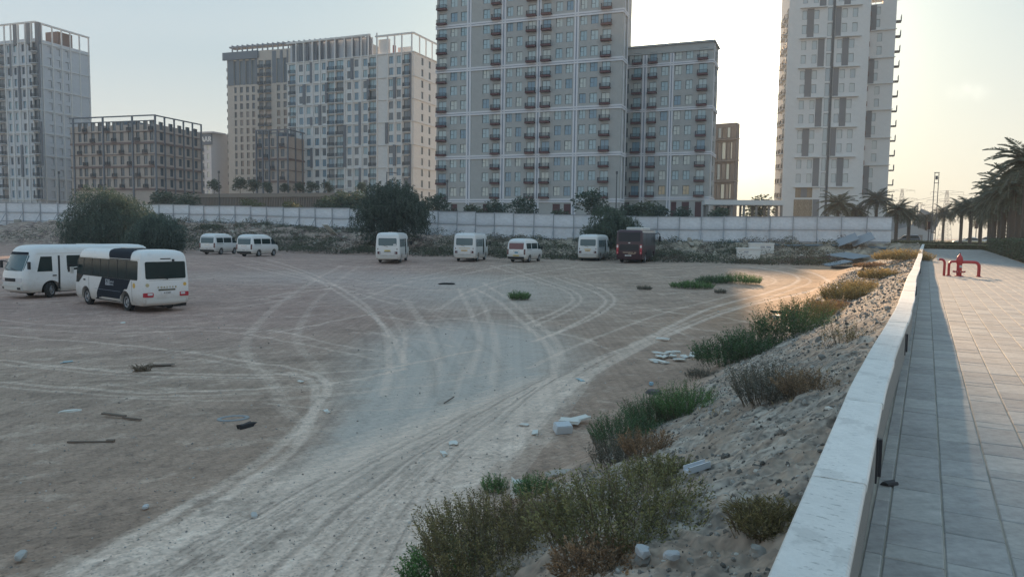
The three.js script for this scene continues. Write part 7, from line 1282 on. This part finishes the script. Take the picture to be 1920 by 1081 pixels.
{ // dead grass clump and stick on the paving
  seed(731); const [x, z] = fromPath(2.62, -0.02), L = [], o = thing('grass_clump', 'clump of dead brown grass on the paving at the bottom edge', 'dead grass', [x, 0.0, z]);
  for (let i = 0; i < 190; i++) { const a = rnd() * 6.283, q = rnd() * 0.075; L.push([Math.cos(a) * q, 0.004 + rnd() * 0.018, Math.sin(a) * q * 0.7, Math.cos(a * 3 + i), rr(-0.05, 0.35), Math.sin(a * 3 + i), rr(0.03, 0.07), 0.0025]); } part('blades', leafGeo(L, 0.4), leafMat(0.2, 0.14, 0.08), o);
  const [x2, z2] = fromPath(3.55, 0.06); single('stick', tube([[-0.07, 0.006, 0], [0, 0.008, 0.006], [0.07, 0.006, 0.02]], 0.0025, 8, 4), mat(0.05, 0.045, 0.04), 'thin dark curved twig on a pale paver', 'twig', [x2, 0.002, z2], -0.4);
  const [x3, z3] = fromPath(5.3, -0.13); single('stone', chunk(0.09, 0.025, 0.045, 0.3), mat(0.06, 0.06, 0.065, 0.9), 'dark flat stone on the paving beside the wall bracket', 'stone', [x3, 0.012, z3], 0.3);
}
{ // loose rubble on the slope, uncountable
  seed(741); const shapes = [0, 1, 2].map(() => { const g = new THREE.IcosahedronGeometry(0.5, 1), p = g.attributes.position, m = {}; for (let i = 0; i < p.count; i++) { const k = [p.getX(i), p.getY(i), p.getZ(i)].map((v) => v.toFixed(2)).join(); m[k] ??= rr(0.7, 1.15); p.setXYZ(i, p.getX(i) * m[k], p.getY(i) * m[k] * 0.62, p.getZ(i) * m[k] * 0.85); } g.computeVertexNormals(); return g; });
  shapes.forEach((g, v) => {
    const N = 9000, im = new THREE.InstancedMesh(g, mat(0.34, 0.325, 0.3, 0.97), N), q = new THREE.Quaternion(), e = new THREE.Euler(), M4 = new THREE.Matrix4(), c = new THREE.Color(); let k = 0;
    for (let tries = 0; k < N && tries < N * 6; tries++) {
      const s = 2 + 60 * Math.pow(rnd(), 1.5), d = -0.5 - rnd() * 5.6, [x, z] = fromPath(s, d), sm = slopeMask(x, z); if (rnd() > sm + 0.02) continue;
      const sz = (0.009 + 0.034 * Math.pow(rnd(), 4) + (rnd() < 0.006 ? 0.06 : 0)) * (1 + s * 0.03); e.set(rnd() * 3, rnd() * 6, rnd() * 3); M4.compose(new THREE.Vector3(x, land(x, z) + sz * 0.06, z), q.setFromEuler(e), new THREE.Vector3(sz * rr(0.7, 1.5), sz, sz)); im.setMatrixAt(k, M4); const t = rnd() < 0.5 ? rr(0.25, 0.65) : rr(0.7, 1.35); im.setColorAt(k++, c.setRGB(t, t * 0.985, t * 0.96));
    }
    im.count = k; im.name = numbered('slope_rubble'); scene.add(im); tag(im, 'loose grey stones strewn over the slope below the wall', 'rubble', null, 'stuff');
  });
  { // stones and pale rubble on the far bank and pebbles on the lot
    const g = shapes[0], N = 2000, im = new THREE.InstancedMesh(g, mat(0.38, 0.35, 0.31, 0.97), N), q = new THREE.Quaternion(), e = new THREE.Euler(), M4 = new THREE.Matrix4(), c = new THREE.Color(); let k = 0;
    for (let i = 0; i < 9000 && k < N; i++) { const px = rr(0, 1660), x0 = at(px, 440, 90).x, qd = rr(0.4, 18), x = x0 * (1 - qd / 130), z = -(fenceD(x) - qd); if (rnd() > bankMask(x, z)) continue; const sz = 0.08 + 0.7 * Math.pow(rnd(), 6); e.set(rnd() * 3, rnd() * 6, rnd() * 3); M4.compose(new THREE.Vector3(x, land(x, z) + sz * 0.05, z), q.setFromEuler(e), new THREE.Vector3(sz * rr(0.8, 1.8), sz, sz)); im.setMatrixAt(k, M4); const t = rr(0.6, 1.15); im.setColorAt(k++, c.setRGB(t, t * 0.98, t * 0.95)); }
    im.count = k; im.name = 'bank_rubble'; scene.add(im); tag(im, 'pale rubble stones on the bank under the hoarding', 'rubble', null, 'stuff');
    const im2 = new THREE.InstancedMesh(shapes[1], mat(0.36, 0.33, 0.3, 0.97), 6000); k = 0;
    for (let i = 0; i < 6000; i++) { const px = rr(-20, 1300), py = 520 + 560 * Math.pow(rnd(), 1.3), p = onGround(px, py), sm = slopeMask(p.x, p.z), D = -p.z; if (sm > 0.3) continue; const sz = (0.008 + 0.04 * Math.pow(rnd(), 6)) * (0.6 + D * 0.035); e.set(rnd() * 3, rnd() * 6, rnd() * 3); M4.compose(new THREE.Vector3(p.x, land(p.x, p.z) + sz * 0.05, p.z), q.setFromEuler(e), new THREE.Vector3(sz * rr(0.8, 1.6), sz * 0.8, sz)); im2.setMatrixAt(k, M4); const t = rr(0.55, 1.35); im2.setColorAt(k++, c.setRGB(t, t, t)); }
    im2.count = k; im2.name = 'pebbles'; scene.add(im2); tag(im2, 'pebbles strewn over the sandy lot', 'pebbles', null, 'stuff');
  }
}

renderer.render(scene, camera);
